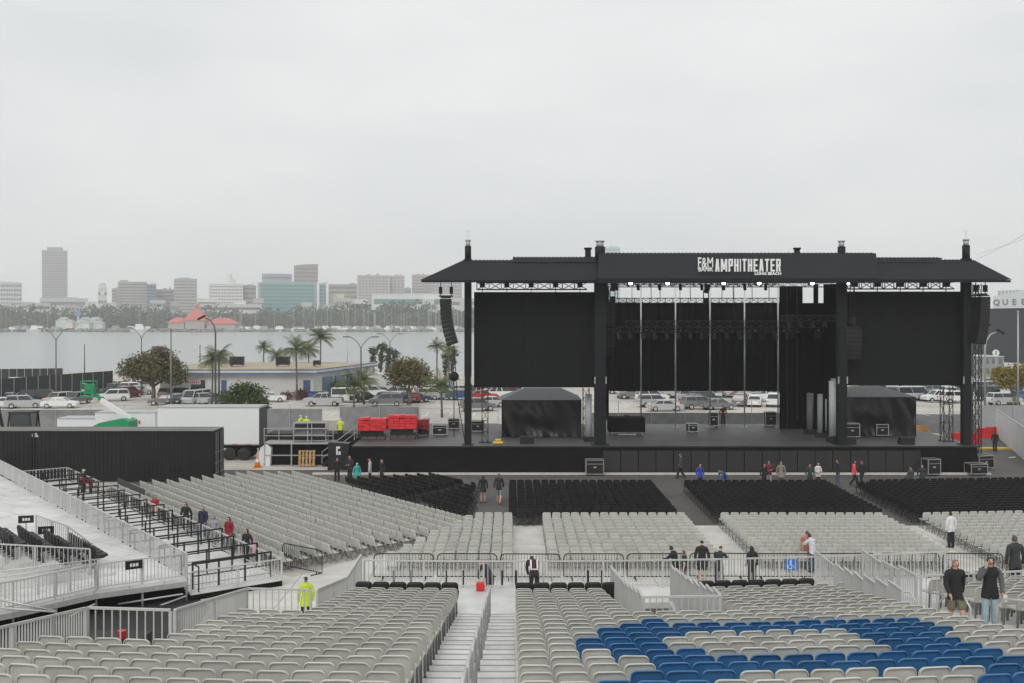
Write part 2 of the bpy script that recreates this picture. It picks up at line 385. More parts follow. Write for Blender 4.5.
# walkers on the left floor
person(gp(186, 501, 1.8), 160, 'walk', 'man in a black jacket, first of the five walking beside the angled grey chairs', ('jacket', BLK), ('trousers', (.03, .03, .04)), scale=1.03)
person(gp(203, 505, 1.8), 165, 'walk2', 'bald man in navy jacket walking behind the man in black', ('jacket', (.018, .022, .06)), ('trousers', (.12, .16, .24)), ('hair', (.32, .18, .12)), scale=1.03)
person(gp(214, 515, 1.62), 165, 'walk', 'person in pale grey hoodie walking between navy jacket and red coat', ('jacket', (.30, .29, .31)), ('trousers', (.25, .25, .26)), ('hair', (.10, .05, .07)), scale=.93)
person(gp(229, 516, 1.68), 160, 'walk2', 'woman in dark red coat with dark hair walking by the chairs', ('coat', (.22, .012, .018)), ('trousers', (.2, .2, .22)), ('longhair', (.02, .015, .012)), scale=.96)
pk = gp(247, 528, 1.62)
person(pk, 150, 'walk', 'woman in black with red scarf carrying a pink bag', ('jacket', BLK), ('trousers', BLK), ('longhair', (.02, .012, .012)), scale=.93)
b = MB(); b.obox(pk + Vector((.36, -.1, .72)), .12, .34, .40); b.bar(pk + Vector((.36, -.2, .92)), pk + Vector((.34, -.05, 1.22)), .025); b.bar(pk + Vector((.36, 0, .92)), pk + Vector((.34, -.05, 1.22)), .025)
tag(b.build('handbag', cloth((.75, .32, .40))), 'pink handbag hanging from the arm of woman in black', 'bag')
person(gp(83, 468, 1.78), 250, 'stand', 'worker in a pale green hard hat behind the black guard rails', ('jacket', (.03, .03, .035)), ('trousers', BLK), ('cap', (.45, .70, .55)))
person(gp(91, 470, 1.74), 120, 'bend', 'worker in a red cap bending beside the green hard hat', ('jacket', (.12, .012, .015)), ('trousers', BLK), ('cap', (.5, .06, .06)))
person(gp(155, 497, 1.1), 200, 'sit', 'person in red top sitting at the end of the angled grey chairs', ('tee', (.35, .03, .03)), ('trousers', BLK), scale=.95)
person(gp(306, 575, 1.78), 20, 'stand', 'steward in bright yellow rain coat and black cap by white railing', ('coat', (.46, .58, .04)), ('trousers', BLK), ('cap', BLK), SKIN_D)
# people along the stage front
for a in [
    (337, 457, 1.74, 200, 'stand', 'person all in black, furthest left of the group at the stage steps', ('jacket', BLK), ('trousers', BLK), ('hair', (.02, .015, .012))),
    (350, 455, 1.78, 150, 'carry', 'person in black holding a pink cloth at the stage front', ('jacket', (.04, .03, .04)), ('trousers', BLK), ('hair', (.25, .10, .07))),
    (357, 462, 1.62, 210, 'stand', 'white-haired person in a teal coat at the stage front', ('coat', (.05, .36, .34)), ('trousers', (.2, .2, .2)), ('hair', (.6, .58, .55))),
    (370, 458, 1.75, 90, 'stand', 'man in pale grey shirt and dark trousers before the black stage skirt', ('jacket', (.42, .44, .46)), ('trousers', (.02, .02, .03)), ('cap', (.3, .05, .06))),
    (382, 459, 1.72, 130, 'stand', 'person in a black suit standing before the black stage skirt', ('jacket', BLK), ('trousers', BLK), ('hair', (.35, .25, .18))),
    (681, 453, 1.78, 60, 'walk', 'tall man in dark grey jacket at the aisle top beside the stage', ('jacket', (.05, .05, .055)), ('trousers', BLK), ('hair', (.12, .07, .05))),
    (700, 463, 1.70, 200, 'stand', 'person in royal blue shirt in front of the stage skirt', ('jacket', (.02, .06, .33)), ('trousers', BLK), ('hair', (.14, .08, .06))),
    (726, 464, 1.66, 120, 'bend', 'person in a blue top bending over the front black seats', ('jacket', (.04, .08, .25)), ('trousers', (.4, .4, .4)), ('hair', (.3, .16, .1))),
    (764, 463, 1.70, 200, 'stand', 'person in dark clothes left of the maroon top before the stage', ('jacket', BLK), ('trousers', BLK), ('longhair', (.02, .015, .012))),
    (769, 460, 1.75, 170, 'carry', 'person in maroon top holding papers before the stage', ('jacket', (.14, .02, .03)), ('trousers', (.3, .3, .3)), ('hair', (.05, .03, .02))),
    (781, 461, 1.74, 340, 'stand', 'person in beige grey coat before the stage', ('coat', (.22, .20, .17)), ('trousers', (.1, .1, .1)), ('hair', (.3, .24, .18))),
    (810, 463, 1.66, 160, 'stand', 'woman in a dark green top beside the white blouse', ('jacket', (.02, .05, .04)), ('trousers', BLK), ('longhair', (.05, .03, .02))),
    (818, 462, 1.68, 200, 'carry', 'woman in a loose white blouse before the stage', ('jacket', (.62, .58, .57)), ('trousers', (.05, .03, .03)), ('longhair', (.15, .08, .05))),
    (838, 459, 1.76, 90, 'stand', 'man in black top and blue jeans before the stage', ('jacket', BLK), ('trousers', (.06, .10, .17)), ('hair', (.02, .015, .012))),
    (854, 460, 1.70, 250, 'walk', 'person in a bright pink top near the far right aisle', ('jacket', (.80, .10, .14)), ('trousers', BLK), ('longhair', (.04, .02, .02))),
    (862, 460, 1.74, 30, 'walk2', 'person in black with an orange bag at the far right aisle', ('jacket', BLK), ('trousers', BLK), ('hair', (.3, .05, .04))),
    (911, 466, 1.70, 20, 'sit', 'person in grey hoodie sitting in the front black row', ('jacket', (.06, .065, .07)), ('trousers', BLK), ('cap', (.08, .09, .1))),
    (922, 464, 1.70, 170, 'stand', 'person in a dark blue jacket by the silver road case', ('jacket', (.03, .035, .05)), ('trousers', BLK), ('hair', (.35, .22, .16))),
]:
    person(gp(a[0], a[1], a[2] if a[4] != 'sit' else 1.3), a[3], a[4], a[5], a[6], a[7], a[8], scale=a[2] / 1.75)
person(Vector((gx(483, 62.3), 62.3, G0)), 10, 'stand', 'woman in a short black dress standing before the black folding chairs', ('coat', BLK), None, ('longhair', (.03, .02, .015)), scale=.97)
person(Vector((gx(499, 62), 62, G0)), 350, 'walk', 'man in a dark top and light blue shorts before the black chairs', ('jacket', (.025, .025, .03)), ('shorts', (.16, .30, .38)), ('hair', (.12, .10, .09)), scale=1.06, shoe=(.5, .1, .1))
person(Vector((gx(995, 86), 86, G0)), 150, 'walk', 'man in black walking on the tarmac beyond the stage right end', ('jacket', BLK), ('trousers', BLK), ('cap', BLK), SKIN_D)
person(gp(951, 511, 1.78), 20, 'stand', 'man in a white shirt standing among the grey chairs', ('jacket', (.66, .66, .67)), ('trousers', BLK), ('hair', (.03, .02, .015)), scale=1.02)
person(gp(807, 529, 1.78), 330, 'stand', 'man in salmon shirt beside the man in white behind the barricades', ('tee', (.45, .18, .15)), ('trousers', (.05, .05, .06)), ('hair', (.10, .06, .045)))
person(gp(813, 532, 1.75), 30, 'rest', 'man in white shirt and jeans leaning behind the black barricades', ('tee', (.52, .54, .58)), ('trousers', (.10, .15, .22)), ('hair', (.05, .035, .03)))
person(gp(676, 545, 1.72), 60, 'rest', 'man in black leaning left beside the crouching child at the barricade', ('jacket', BLK), ('trousers', BLK), ('hair', (.02, .015, .012)))
person(gp(684, 550, 1.55), 80, 'stand', 'bare-armed person in dark top behind the crowd rail', ('tee', BLK), ('trousers', (.03, .03, .04)), ('hair', (.06, .04, .03)), scale=.90)
person(gp(702, 540, 1.8), 350, 'stand', 'bulky man in black coat, hat and shorts watching the stage', ('coat', BLK), ('shorts', (.02, .02, .022)), ('cap', BLK), scale=1.04)
person(gp(719, 545, 1.74), 330, 'rest', 'person in dark green jacket and red cap leaning on the barricade', ('jacket', (.02, .028, .025)), ('trousers', BLK), ('cap', (.14, .02, .02)))
person(gp(752, 545, 1.70), 20, 'stand', 'woman with long dark hair in black at the barricade', ('jacket', BLK), ('trousers', BLK), ('longhair', (.03, .018, .012)), scale=.97)
person(Vector((gx(490, 41), 41, G0)), 40, 'bend', 'person in black bending behind the white guard rail near the red box', ('jacket', (.02, .022, .03)), ('trousers', (.02, .03, .05)), ('cap', (.3, .2, .12)))
# ---------------------------------------------------------------- world, sun, camera
w = bpy.data.worlds.new('World'); SC.world = w; w.use_nodes = True
nt = w.node_tree; N = nt.nodes; L = nt.links
bg = N['Background']; bg.inputs['Strength'].default_value = .1
EL, ROT = math.radians(42), math.radians(194)
sky = N.new('ShaderNodeTexSky'); sky.sky_type = 'NISHITA'; sky.sun_disc = False; sky.sun_elevation = EL; sky.sun_rotation = ROT
hs = N.new('ShaderNodeHueSaturation'); hs.inputs['Saturation'].default_value = .15; L.new(sky.outputs[0], hs.inputs['Color'])
tc = N.new('ShaderNodeTexCoord'); mpg = N.new('ShaderNodeMapping'); mpg.inputs['Scale'].default_value = (1, 1, 3.2)
L.new(tc.outputs['Generated'], mpg.inputs['Vector'])
cn = N.new('ShaderNodeTexNoise'); cn.inputs['Scale'].default_value = 2.2; cn.inputs['Detail'].default_value = 6; L.new(mpg.outputs[0], cn.inputs['Vector'])
cr = N.new('ShaderNodeValToRGB'); cr.color_ramp.elements[0].position = .36; cr.color_ramp.elements[1].position = .66
cr.color_ramp.elements[0].color = (6.45, 6.64, 6.70, 1); cr.color_ramp.elements[1].color = (7.78, 7.82, 7.84, 1)
L.new(cn.outputs['Fac'], cr.inputs['Fac'])
mx = N.new('ShaderNodeMix'); mx.data_type = 'RGBA'; mx.inputs['Factor'].default_value = .88
sx_ = N.new('ShaderNodeSeparateXYZ'); L.new(tc.outputs['Generated'], sx_.inputs[0])
mr_ = N.new('ShaderNodeMapRange'); mr_.inputs['From Min'].default_value = 0; mr_.inputs['From Max'].default_value = .35; mr_.inputs['To Min'].default_value = .90; mr_.inputs['To Max'].default_value = 1.09; L.new(sx_.outputs['Z'], mr_.inputs['Value'])
vs_ = N.new('ShaderNodeVectorMath'); vs_.operation = 'SCALE'; L.new(cr.outputs[0], vs_.inputs[0]); L.new(mr_.outputs[0], vs_.inputs['Scale'])
L.new(hs.outputs[0], mx.inputs['A']); L.new(vs_.outputs[0], mx.inputs['B']); L.new(mx.outputs['Result'], bg.inputs['Color'])
sl = bpy.data.lights.new('sun', 'SUN'); sl.energy = 1.2; sl.angle = math.radians(25); sl.color = (1, .97, .93)
so = bpy.data.objects.new('sun', sl); COL.objects.link(so)
# sun_rotation is measured clockwise from +Y
d = Vector((math.sin(ROT) * math.cos(EL), math.cos(ROT) * math.cos(EL), math.sin(EL)))
so.rotation_euler = d.to_track_quat('Z', 'Y').to_euler(); so.location = (0, -20, 60)
cd = bpy.data.cameras.new('camera'); cam = bpy.data.objects.new('camera', cd); COL.objects.link(cam)
cam.location = (0, 0, H); cam.rotation_euler = (PI / 2, 0, 0)
cd.sensor_width = 36; cd.lens = F / 1024 * 36; cd.shift_y = -(341.5 - HY) / 1024
cd.clip_start = .3; cd.clip_end = 8000
SC.camera = cam
SC.view_settings.view_transform = 'Standard'; SC.view_settings.look = 'None'; SC.view_settings.exposure = .20; SC.view_settings.gamma = 1
SC.render.engine = 'CYCLES'
cy = SC.cycles; cy.use_denoising = True; cy.max_bounces = 6; cy.diffuse_bounces = 3; cy.glossy_bounces = 3; cy.transmission_bounces = 3; cy.volume_bounces = 2; cy.transparent_max_bounces = 6
cy.use_adaptive_sampling = True; cy.adaptive_threshold = .01
cy.sample_clamp_indirect = 6
# ---------------------------------------------------------------- air
hz = MB(); hz.box(-1500, 1500, -60, 2600, -4, 175)
ho = hz.build('haze', None); tag(ho, 'pale marine haze hanging over the bay', 'haze', kind='stuff')
hm = bpy.data.materials.new('haze'); hm.use_nodes = True; hn = hm.node_tree.nodes; hn.remove(hn['Principled BSDF'])
pv = hn.new('ShaderNodeVolumePrincipled'); pv.inputs['Color'].default_value = (.97, .985, .99, 1); pv.inputs['Density'].default_value = .00028; pv.inputs['Anisotropy'].default_value = .0
hm.node_tree.links.new(pv.outputs[0], hn['Material Output'].inputs['Volume']); ho.data.materials.append(hm)
# ---------------------------------------------------------------- ground, floors, water
GROUND = mat('worn_tarmac', (.50, .475, .43), .85, var=.10, scale=.8, stain=.35, stain_scale=.12, bump=.3)
ASPH = mat('dark_asphalt', (.105, .10, .095), .85, var=.14, scale=1.5, stain=.3, stain_scale=.25, bump=.3)
CONC = mat('pale_concrete', (.60, .59, .55), .8, var=.08, scale=.8, stain=.22, stain_scale=.35, bump=.2, slab=(3.0, 3.0, .03, 0))
def sheet(name, poly, z, m, lab=None):
    b = MB(); n = len(poly)
    b.add([(x, y, z) for x, y in poly], [tuple(range(n))])
    o = b.build(name, m); tag(o, lab, None, kind='structure'); return o
g = MB(); g.box(-1300, 1300, -50, 215, -3, 0); tag(g.build('ground', GROUND), kind='structure')
sheet('asphalt_floor', [(-26, 56), (-26, 76), (60, 76), (60, 55.6), (-3, 55.6)], .004, ASPH)
sheet('asphalt_yard', [(33.5, 76), (60, 76), (75, 120), (36, 120)], .004, ASPH)
sheet('concrete_floor', [(-30, 12), (-30, 62), (-9.3, 44.5), (-2, 55.6), (45, 55.6), (45, 12)], .008, CONC)
kb = MB(); kb.box(-14, 33.6, 73.6, 73.95, 0, .12); tag(kb.build('kerb', mat('kerb_concrete', (.55, .52, .47), .8)), kind='structure')
sheet('floor_shade_sheet', [(-32, 22), (-8.4, 22), (-8.4, 27), (-11.0, 36), (-11.5, 40), (-13.2, 42.5), (-32, 46)], .0115, mat('painted_floor_shade', (.022, .022, .023), .85))  # near-black sheet paints the shade under and beside the left deck
WAT = bpy.data.materials.new('bay_water'); WAT.use_nodes = True
n_ = WAT.node_tree.nodes; l_ = WAT.node_tree.links; b_ = n_['Principled BSDF']
b_.inputs['Base Color'].default_value = (.24, .27, .27, 1); b_.inputs['Roughness'].default_value = .22
gg = n_.new('ShaderNodeNewGeometry'); mp_ = n_.new('ShaderNodeMapping'); mp_.inputs['Scale'].default_value = (.35, 1.0, 1)
l_.new(gg.outputs['Position'], mp_.inputs['Vector'])
wn = n_.new('ShaderNodeTexNoise'); wn.inputs['Scale'].default_value = .35; wn.inputs['Detail'].default_value = 6; l_.new(mp_.outputs[0], wn.inputs['Vector'])
bp_ = n_.new('ShaderNodeBump'); bp_.inputs['Strength'].default_value = .25; bp_.inputs['Distance'].default_value = .4; l_.new(wn.outputs['Fac'], bp_.inputs['Height']); l_.new(bp_.outputs[0], b_.inputs['Normal'])
wb = MB(); wb.add([(-1300, 215, -2), (1300, 215, -2), (1300, 2500, -2), (-1300, 2500, -2)], [(0, 1, 2, 3)]); tag(wb.build('water', WAT), kind='structure')
fs = MB(); fs.box(-1300, 1300, 1095, 2550, -2.6, .2)
tag(fs.build('far_shore', mat('far_ground', (.16, .15, .12), .9, stain=.3, stain_scale=.02)), kind='structure')
rk = MB()
for i in range(900):
    x = -1000 + 2000 * rnd.random(); rk.ball((x, 985 + rnd.random() * 6, -1.6 + rnd.random() * 1.0), 1.2 + rnd.random() * 1.5, 6, 4, jit=.3)
tag(rk.build('rock_revetment', mat('shore_rock', (.21, .20, .175), .9, var=.3, scale=.4)), 'grey rock revetment along the far shore waterline', 'rocks', kind='stuff')
# ---------------------------------------------------------------- main grandstand
ROW, Y0, ARC = .76, 13.53, .0067
def rowY(k): return Y0 + ROW * k
def rowZ(k): return H - (3.06 + .183 * rowY(k))
ZL = rowZ(22)                       # landing at the front of the stand
def leftX(y): return -8.35 if y < 17.4 + .6 else (-6.6 if y < 23.3 else -4.85)
VX0, VX1, VY0 = 3.0, 4.75, 23.9      # stair opening in the right block
stand = thing('grandstand', 'large aluminium seating stand carrying the nearest grey and blue seats', 'grandstand', (0, 0, 0))
deck = MB()
def strip(mb, x0, x1, yb, yf, z, dz, n=None):
    n = n or max(1, int((x1 - x0) / .8))
    for i in range(n):
        a = x0 + (x1 - x0) * i / n; c = x0 + (x1 - x0) * (i + 1) / n
        fa, fc = ARC * a * a, ARC * c * c
        mb.hexa([(a, yb + fa, z - dz), (c, yb + fc, z - dz), (c, yf + fc, z - dz), (a, yf + fa, z - dz), (a, yb + fa, z), (c, yb + fc, z), (c, yf + fc, z), (a, yf + fa, z)])
AX0, AX1 = -1.50, .06
for k in range(-6, 22):
    yb, yf, z = rowY(k) - .30, rowY(k) + ROW - .302, rowZ(k)
    lx = leftX(yb)
    segs = [(lx, AX0 - .004), (AX1 + .004, 15.0)] if yb < VY0 else [(lx, AX0 - .004), (AX1 + .004, VX0), (VX1, 9.25), (11.3, 15.0)] if yb > 24.3 else [(lx, AX0 - .004), (AX1 + .004, VX0), (VX1, 15.0)]
    for a, c in segs: strip(deck, a, c, yb, yf, z, .16)
    for a, c in [(AX0, AX1)] + ([(9.26, 11.29)] if yb > 24.3 else []):
        m_ = MB(); strip(m_, a, c, yb, yf, z + .012, .10, 2); tr_ = m_.build('stair_tread', DECKW, stand)
        m_ = MB(); strip(m_, a, c, yf - .045, yf + .012, z + .016, .03, 2); m_.build('nosing', NOSE, tr_)
yl0 = rowY(22) - .302
for a, c in ((-4.85, VX0), (VX1, 15.0)): strip(deck, a, c, yl0, 33.45, ZL, .18)
strip(deck, VX0, VX1, 31.6, 33.45, ZL, .18)
deck.build('seating_deck', DECKW, stand)
fa = MB()
for i in range(26):                                   # closed skirt below the front landing
    a = -4.85 + i * .77; c = a + .765
    fa.hexa([(a, 33.46 + ARC * a * a, .012), (c, 33.46 + ARC * c * c, .012), (c, 33.50 + ARC * c * c, .012), (a, 33.50 + ARC * a * a, .012), (a, 33.46 + ARC * a * a, ZL - .2), (c, 33.46 + ARC * c * c, ZL - .2), (c, 33.50 + ARC * c * c, ZL - .2), (a, 33.50 + ARC * a * a, ZL - .2)])
fa.build('front_skirt', DECKW, stand)
un = MB()
for yy in range(12, 33, 3):
    for xx in (-8, -4.7, -1, 3, 7, 11, 14):
        if xx < leftX(yy) + .1: continue
        zt = rowZ((yy - Y0) / ROW) - .25
        un.bar((xx, yy, .012), (xx, yy, max(zt, 1)), .09)
un.build('understructure', STEELG, stand)
# ---- railings
def railing(label, pts, h=1.07, name='guard_rail', m=ALU, gap=.11, step=1.9, group='white guard rails of the stands', rail=.05, bot=.10, pick=.022, plate=None, saw=False):
    pts = [Vector(p) for p in pts]
    t = thing(name, label, 'railing', pts[0], 0, group); o = pts[0]
    top = MB(); low = MB(); gr = MB()
    if saw:
        new = []
        for p, q in zip(pts, pts[1:]):
            n = max(1, round((q - p).length / step))
            for i in range(n): a, c = p.lerp(q, i / n), p.lerp(q, (i + 1) / n); new.append((a, Vector((c.x, c.y, a.z - (a.z - c.z) * .25))))
        pairs = new
    else: pairs = list(zip(pts, pts[1:]))
    for p, q in pairs:
        p = p - o; q = q - o; L_ = (Vector((q.x - p.x, q.y - p.y, 0))).length
        up = Vector((0, 0, h)); top.bar(p + up, q + up, rail, rail * .9)
        ub = Vector((0, 0, bot)); low.bar(p + ub, q + ub, rail * .75)
        n = max(1, int(L_ / gap))
        for i in range(1, n):
            c = p.lerp(q, i / n)
            if gap >= .3: b1 = MB(); b1.bar(c + Vector((0, 0, bot + .02)), c + Vector((0, 0, h - .02)), pick); b1.build('baluster', m, t); continue
            gr.bar(c + Vector((0, 0, bot + .02)), c + Vector((0, 0, h - .02)), pick)
        n = 1 if saw else max(1, round(L_ / step))
        for i in range(n + 1 if (q + o - pts[-1]).xy.length < 1e-4 else n):
            c = p.lerp(q, i / n); pb = MB(); pb.bar(c, c + Vector((0, 0, h - .03)), rail * 1.15); pb.build('post', m, t)
    top.build('top_rail', m, t); low.build('bottom_rail', m, t); (gr.build('grille', m, t) if gr.v else 0)
    if plate:
        pass
    return t
def sp(x, y, k=None):   # a point on the sloped deck
    z = rowZ((y - Y0) / ROW) if y < yl0 else ZL
    return (x, y + ARC * x * x, max(z, ZL))
railing('grey picket railing at the lower left corner along the nearest seats', [sp(-8.3, 14.5), sp(-8.3, 17.0), sp(-8.3, 20.0)])
railing('white picket railing across the first step of the stand edge, above a red bucket', [sp(-8.3, 20.06), sp(-6.62, 20.06)], gap=.16)
railing('grey picket railing running forward along the left edge, middle of three', [sp(-6.55, 20.1), sp(-6.55, 22.8), sp(-6.55, 25.6)])
railing('white picket railing beside the steward in yellow', [sp(-6.55, 25.66), sp(-4.95, 25.66)], gap=.16)
railing('solid looking grey railing running forward past the steward to the front landing', [sp(-4.8, 25.7), sp(-4.8, 28.0), sp(-4.8, 30.3), (-4.8, 33.4, ZL)])
fr = [(x, 33.3 + ARC * x * x, ZL) for x in (-4.7, -2.8, -.9, 1.0, 2.9, 4.8, 6.7, 8.6, 10.5, 12.4, 14.3)]
railing('long white railing along the front landing of the grandstand', fr, h=.88, gap=.13)
railing('grey railing on the left side of the stair opening', [sp(VX0 - .03, VY0), sp(VX0 - .03, 27.5), sp(VX0 - .03, 31.4)], saw=True, step=.95, gap=.075)
railing('grey railing on the right side of the stair opening', [sp(VX1 + .03, VY0), sp(VX1 + .03, 27.5), sp(VX1 + .03, 31.4)], saw=True, step=.95, gap=.075)
railing('short white railing closing the near end of the stair opening', [sp(VX0, VY0 - .06), sp(VX1, VY0 - .06)], gap=.14)
railing('slanted railing left of the far right aisle steps', [sp(9.2, 24.2), sp(9.4, 27.5), sp(9.75, 31.0)], gap=.075, step=1.1, saw=True)
railing('second slanted railing down the right side of the far right aisle steps', [sp(11.35, 28.6), sp(11.3, 31.2)], gap=.12, step=1.1, saw=True)
railing('short white railing turning across the landing at the far right aisle', [(9.8, 31.9, ZL), (9.8, 33.9, ZL)], gap=.13)
railing('white railing section closing the far right aisle landing by the hooded man', [(11.35, 31.4, ZL), (11.35, 34.0, ZL)], gap=.13)
railing('short white railing across the far right aisle in front of the two men', [sp(11.4, 28.4), sp(14.6, 28.4)], gap=.16)
# steps down in the opening
st = thing('stair', 'white metal steps descending inside the stair opening', 'stairs', (VX0, VY0, 0))
for i in range(9):
    b = MB(); z = rowZ(13.6) - 2.2 - .18 * i + .2
    b.box(.06, VX1 - VX0 - .06, .1 + i * .3, .1 + i * .3 + .31, z - .05, z); b.build('step', DECKW, st)
b = MB(); b.box(.0, .05, .05, 7.4, .1, 1.9); b.box(VX1 - VX0 - .05, VX1 - VX0, .05, 7.4, .1, 1.9); b.build('side_wall', DECKW, st)
# centre handrail of looped sections
hr = thing('handrail', 'pale looped handrail down the middle of the centre stairs', 'handrail', (-.62, 11, 0))
for j in range(11):
    k0 = -3 + j * 2.22; k1 = k0 + 1.75
    ya, yb = rowY(k0), rowY(k1); za, zb = rowZ(k0), rowZ(k1)
    if yb > 32: break
    b = MB()
    A, B_ = Vector((0, ya - 11, max(za, ZL))), Vector((0, yb - 11, max(zb, ZL)))
    up = Vector((0, 0, .92)); md = Vector((0, 0, .5))
    b.tube([A, A + up * .94, A + up + (B_ - A) * .06, B_ + up - (B_ - A) * .06, B_ + up * .94, B_], .026, 8)
    b.build('handrail_loop', ALU, hr, True)
    m2 = MB(); m2.tube([A + md, B_ + md], .02, 6); m2.build('mid_bar', ALU, hr, True)
# curved aisle handrails on the far right steps
for i, (x, y, lab) in enumerate([(9.6, 29.9, 'curved white handrail at the top of the far right steps'), (10.2, 30.2, 'second curved white handrail on the far right steps'),
                                 (10.55, 24.6, 'curved white handrail directly before the man in black sweater'), (11.5, 23.4, 'curved white handrail before the man holding his face'),
                                 (10.0, 26.6, 'curved white handrail left of the man in black sweater'), (12.0, 22.0, 'curved white handrail nearest on the far right aisle')]):
    p = Vector(sp(x, y)); b = MB(); q = [Vector((0, -.55, .12)), Vector((0, -.6, .7)), Vector((0, -.45, .9)), Vector((0, .1, .82)), Vector((0, .3, .62)), Vector((.0, .32, .05))]
    t = b
    t.tube(q, .028, 8); o = t.build('handrail', ALU, None, True); o.location = p; o.rotation_euler = (0, 0, .5); tag(o, lab, 'handrail', 'curved aisle handrails')
# ---- stadium seat
def outline(w, z0, z1, rt, rb, nt=4, nb=2):
    o = []
    for i in range(nb + 1):
        a = PI + PI / 2 * (1 - i / nb) - PI / 2; o.append((-w + rb + rb * math.cos(PI * 1.5 - PI / 2 * i / nb), z0 + rb + rb * math.sin(PI * 1.5 - PI / 2 * i / nb)))
    for i in range(nt + 1): t = PI - PI / 2 * i / nt; o.append((-w + rt + rt * math.cos(t), z1 - rt + rt * math.sin(t)))
    for i in range(nt + 1): t = PI / 2 - PI / 2 * i / nt; o.append((w - rt + rt * math.cos(t), z1 - rt + rt * math.sin(t)))
    for i in range(nb + 1): t = -PI / 2 * i / nb; o.append((w - rb + rb * math.cos(t), z0 + rb + rb * math.sin(t)))
    return o
def loft(mb, loops):
    o = len(mb.v); n = len(loops[0])
    for lp in loops: mb.v += [tuple(p) for p in lp]
    for i in range(len(loops) - 1):
        for k in range(n): mb.f.append((o + i * n + k, o + i * n + (k + 1) % n, o + (i + 1) * n + (k + 1) % n, o + (i + 1) * n + k))
    mb.f.append(tuple(o + k for k in range(n))); mb.f.append(tuple(o + (len(loops) - 1) * n + k for k in range(n))[::-1])
def inset(o, d, zc=.66, w=.23, h=.215):
    return [(x * (1 - d / w), zc + (z - zc) * (1 - d / h)) for x, z in o]
def back_shell(nt=4, nb=2, tilt=.16):
    m = MB(); o = outline(.232, .45, .875, .095, .035, nt, nb)
    def lp(pts, y): return [(x, y - (z - .45) * tilt + .10 * (x / .23) ** 2 * .45, z) for x, z in pts]
    loft(m, [lp(inset(o, .03), .018), lp(inset(o, .004), .012), lp(o, 0.0), lp(o, -.032), lp(inset(o, .004), -.039), lp(inset(o, .014), -.037), lp(inset(o, .020), -.010)])
    return m
def seat_pan():
    m = MB(); o = [(x, z) for x, z in outline(.225, .02, .44, .07, .04, 3, 2)]
    loft(m, [[(x, v * .98, .43 + v * .08) for x, v in o], [(x, v, .455 + v * .08) for x, v in o], [(x * .9, .02 + (v - .02) * .94, .47 + v * .05) for x, v in o]])
    return m
def seat_frame():
    m = MB()
    for s in (-.19, .19):
        m.bar((s, .06, .02), (s, .02, .46), .045); m.box(s - .03, s + .03, -.04, .14, .0, .02); m.bar((s, .0, .44), (s, .36, .46), .035)
        m.bar((s, .10, .05), (s, .02, .30), .03)
    m.bar((-.19, .02, .40), (.19, .02, .40), .035)
    return m
backG = back_shell().mesh('backrest', SEAT, True); backB = back_shell().mesh('backrest', BLUE, True)
panG = seat_pan().mesh('seat', SEAT, True); panB = seat_pan().mesh('seat', BLUE, True); frm = seat_frame().mesh('leg_frame', LEGM)
def shade_auto(me, ang=40):
    try:
        bm = bmesh.new(); bm.from_mesh(me)
        for e in bm.edges:
            if len(e.link_faces) == 2 and e.calc_face_angle(0) > math.radians(ang): e.smooth = False
        bm.to_mesh(me); bm.free()
    except Exception: pass
for me in (backG, backB, panG, panB): shade_auto(me, 50)
def proto(name, cat, group, parts):
    t = thing(name, 'x', cat, (0, 0, 0), 0, group)
    for n, me in parts: link(n, me, t)
    return t
def place(P, used, loc, rz, label):
    if not used: used.append(1); P.location = loc; P.rotation_euler = (0, 0, rz); P['label'] = label; return P
    return copy_thing(P, loc, rz, label)
BLUEQ = [[(640, 621.3), (893, 615.3), (912, 628), (848, 626.5), (684, 629.4), (650, 630)],
         [(581, 638.5), (600, 630), (640, 619), (666, 619), (684, 629.5), (668, 643.5), (703, 644), (709, 650), (735, 664), (735, 672), (712, 685), (606, 685), (608, 676), (636, 676), (637, 666.5), (661, 664), (652, 656), (650, 650.3), (616, 650.3), (611, 644.2), (580, 644)],
         [(700, 643), (709, 649.6), (890, 647.3), (905, 645), (912, 661.6), (820, 662.5), (735, 664.5), (690, 655)],
         [(845, 627.2), (880, 614.5), (900, 615), (985, 640), (1024, 654), (1070, 672), (1070, 690), (1008, 690), (985, 668.5), (960, 664), (905, 661.5), (888, 647.5), (890, 643.5), (862, 630.5)]]
rows = []
for k in range(-1, 22):
    y = rowY(k); z = rowZ(k)
    yy = y
    lx = -7.9 if y < 17.5 else (-6.15 if y < 23.1 else -4.55)
    cols = [('L', i, -1.77 - .5 * i) for i in range(20) if -1.77 - .5 * i > lx + .1]
    cols += [('R', i, .33 + .5 * i) for i in range(40)]
    for side, i, x in cols:
        if side == 'R':
            if y > VY0 - .5 and VX0 - .25 < x < VX1 + .3: continue
            if 9.0 < x < (12.1 if y > 20 else 10.6) and y > 17: continue
            if x > 15: continue
        X, Y = x, y + ARC * x * x
        u, v = px((X, Y, z + .87))
        if u < -330 or u > 1420 or v > 735: continue
        blue = side == 'R' and any(inpoly(u, v + 1, q) for q in BLUEQ)
        rows.append((k, side, i, X, Y, z, blue, u, v))
vis = sorted([r for r in rows if not r[6] and -12 < r[7] < 1036 and r[8] < 684], key=lambda r: r[4])
indiv = set((r[0], r[1], r[2]) for r in vis[:300])
k_first = min(r[0] for r in vis)
PG = proto('stadium_seat', 'seat', 'grey moulded seats of the near grandstand', [('backrest', backG), ('seat', panG), ('leg_frame', frm)])
PB = proto('blue_seat', 'seat', 'blue moulded seats forming a pattern in the grandstand', [('backrest', backB), ('seat', panB), ('leg_frame', frm)])
ug, ub_, rest = [], [], MB()
lob = back_shell(3, 1); lop = MB(); lop.box(-.21, .21, .02, .44, .43, .47); lof = MB()
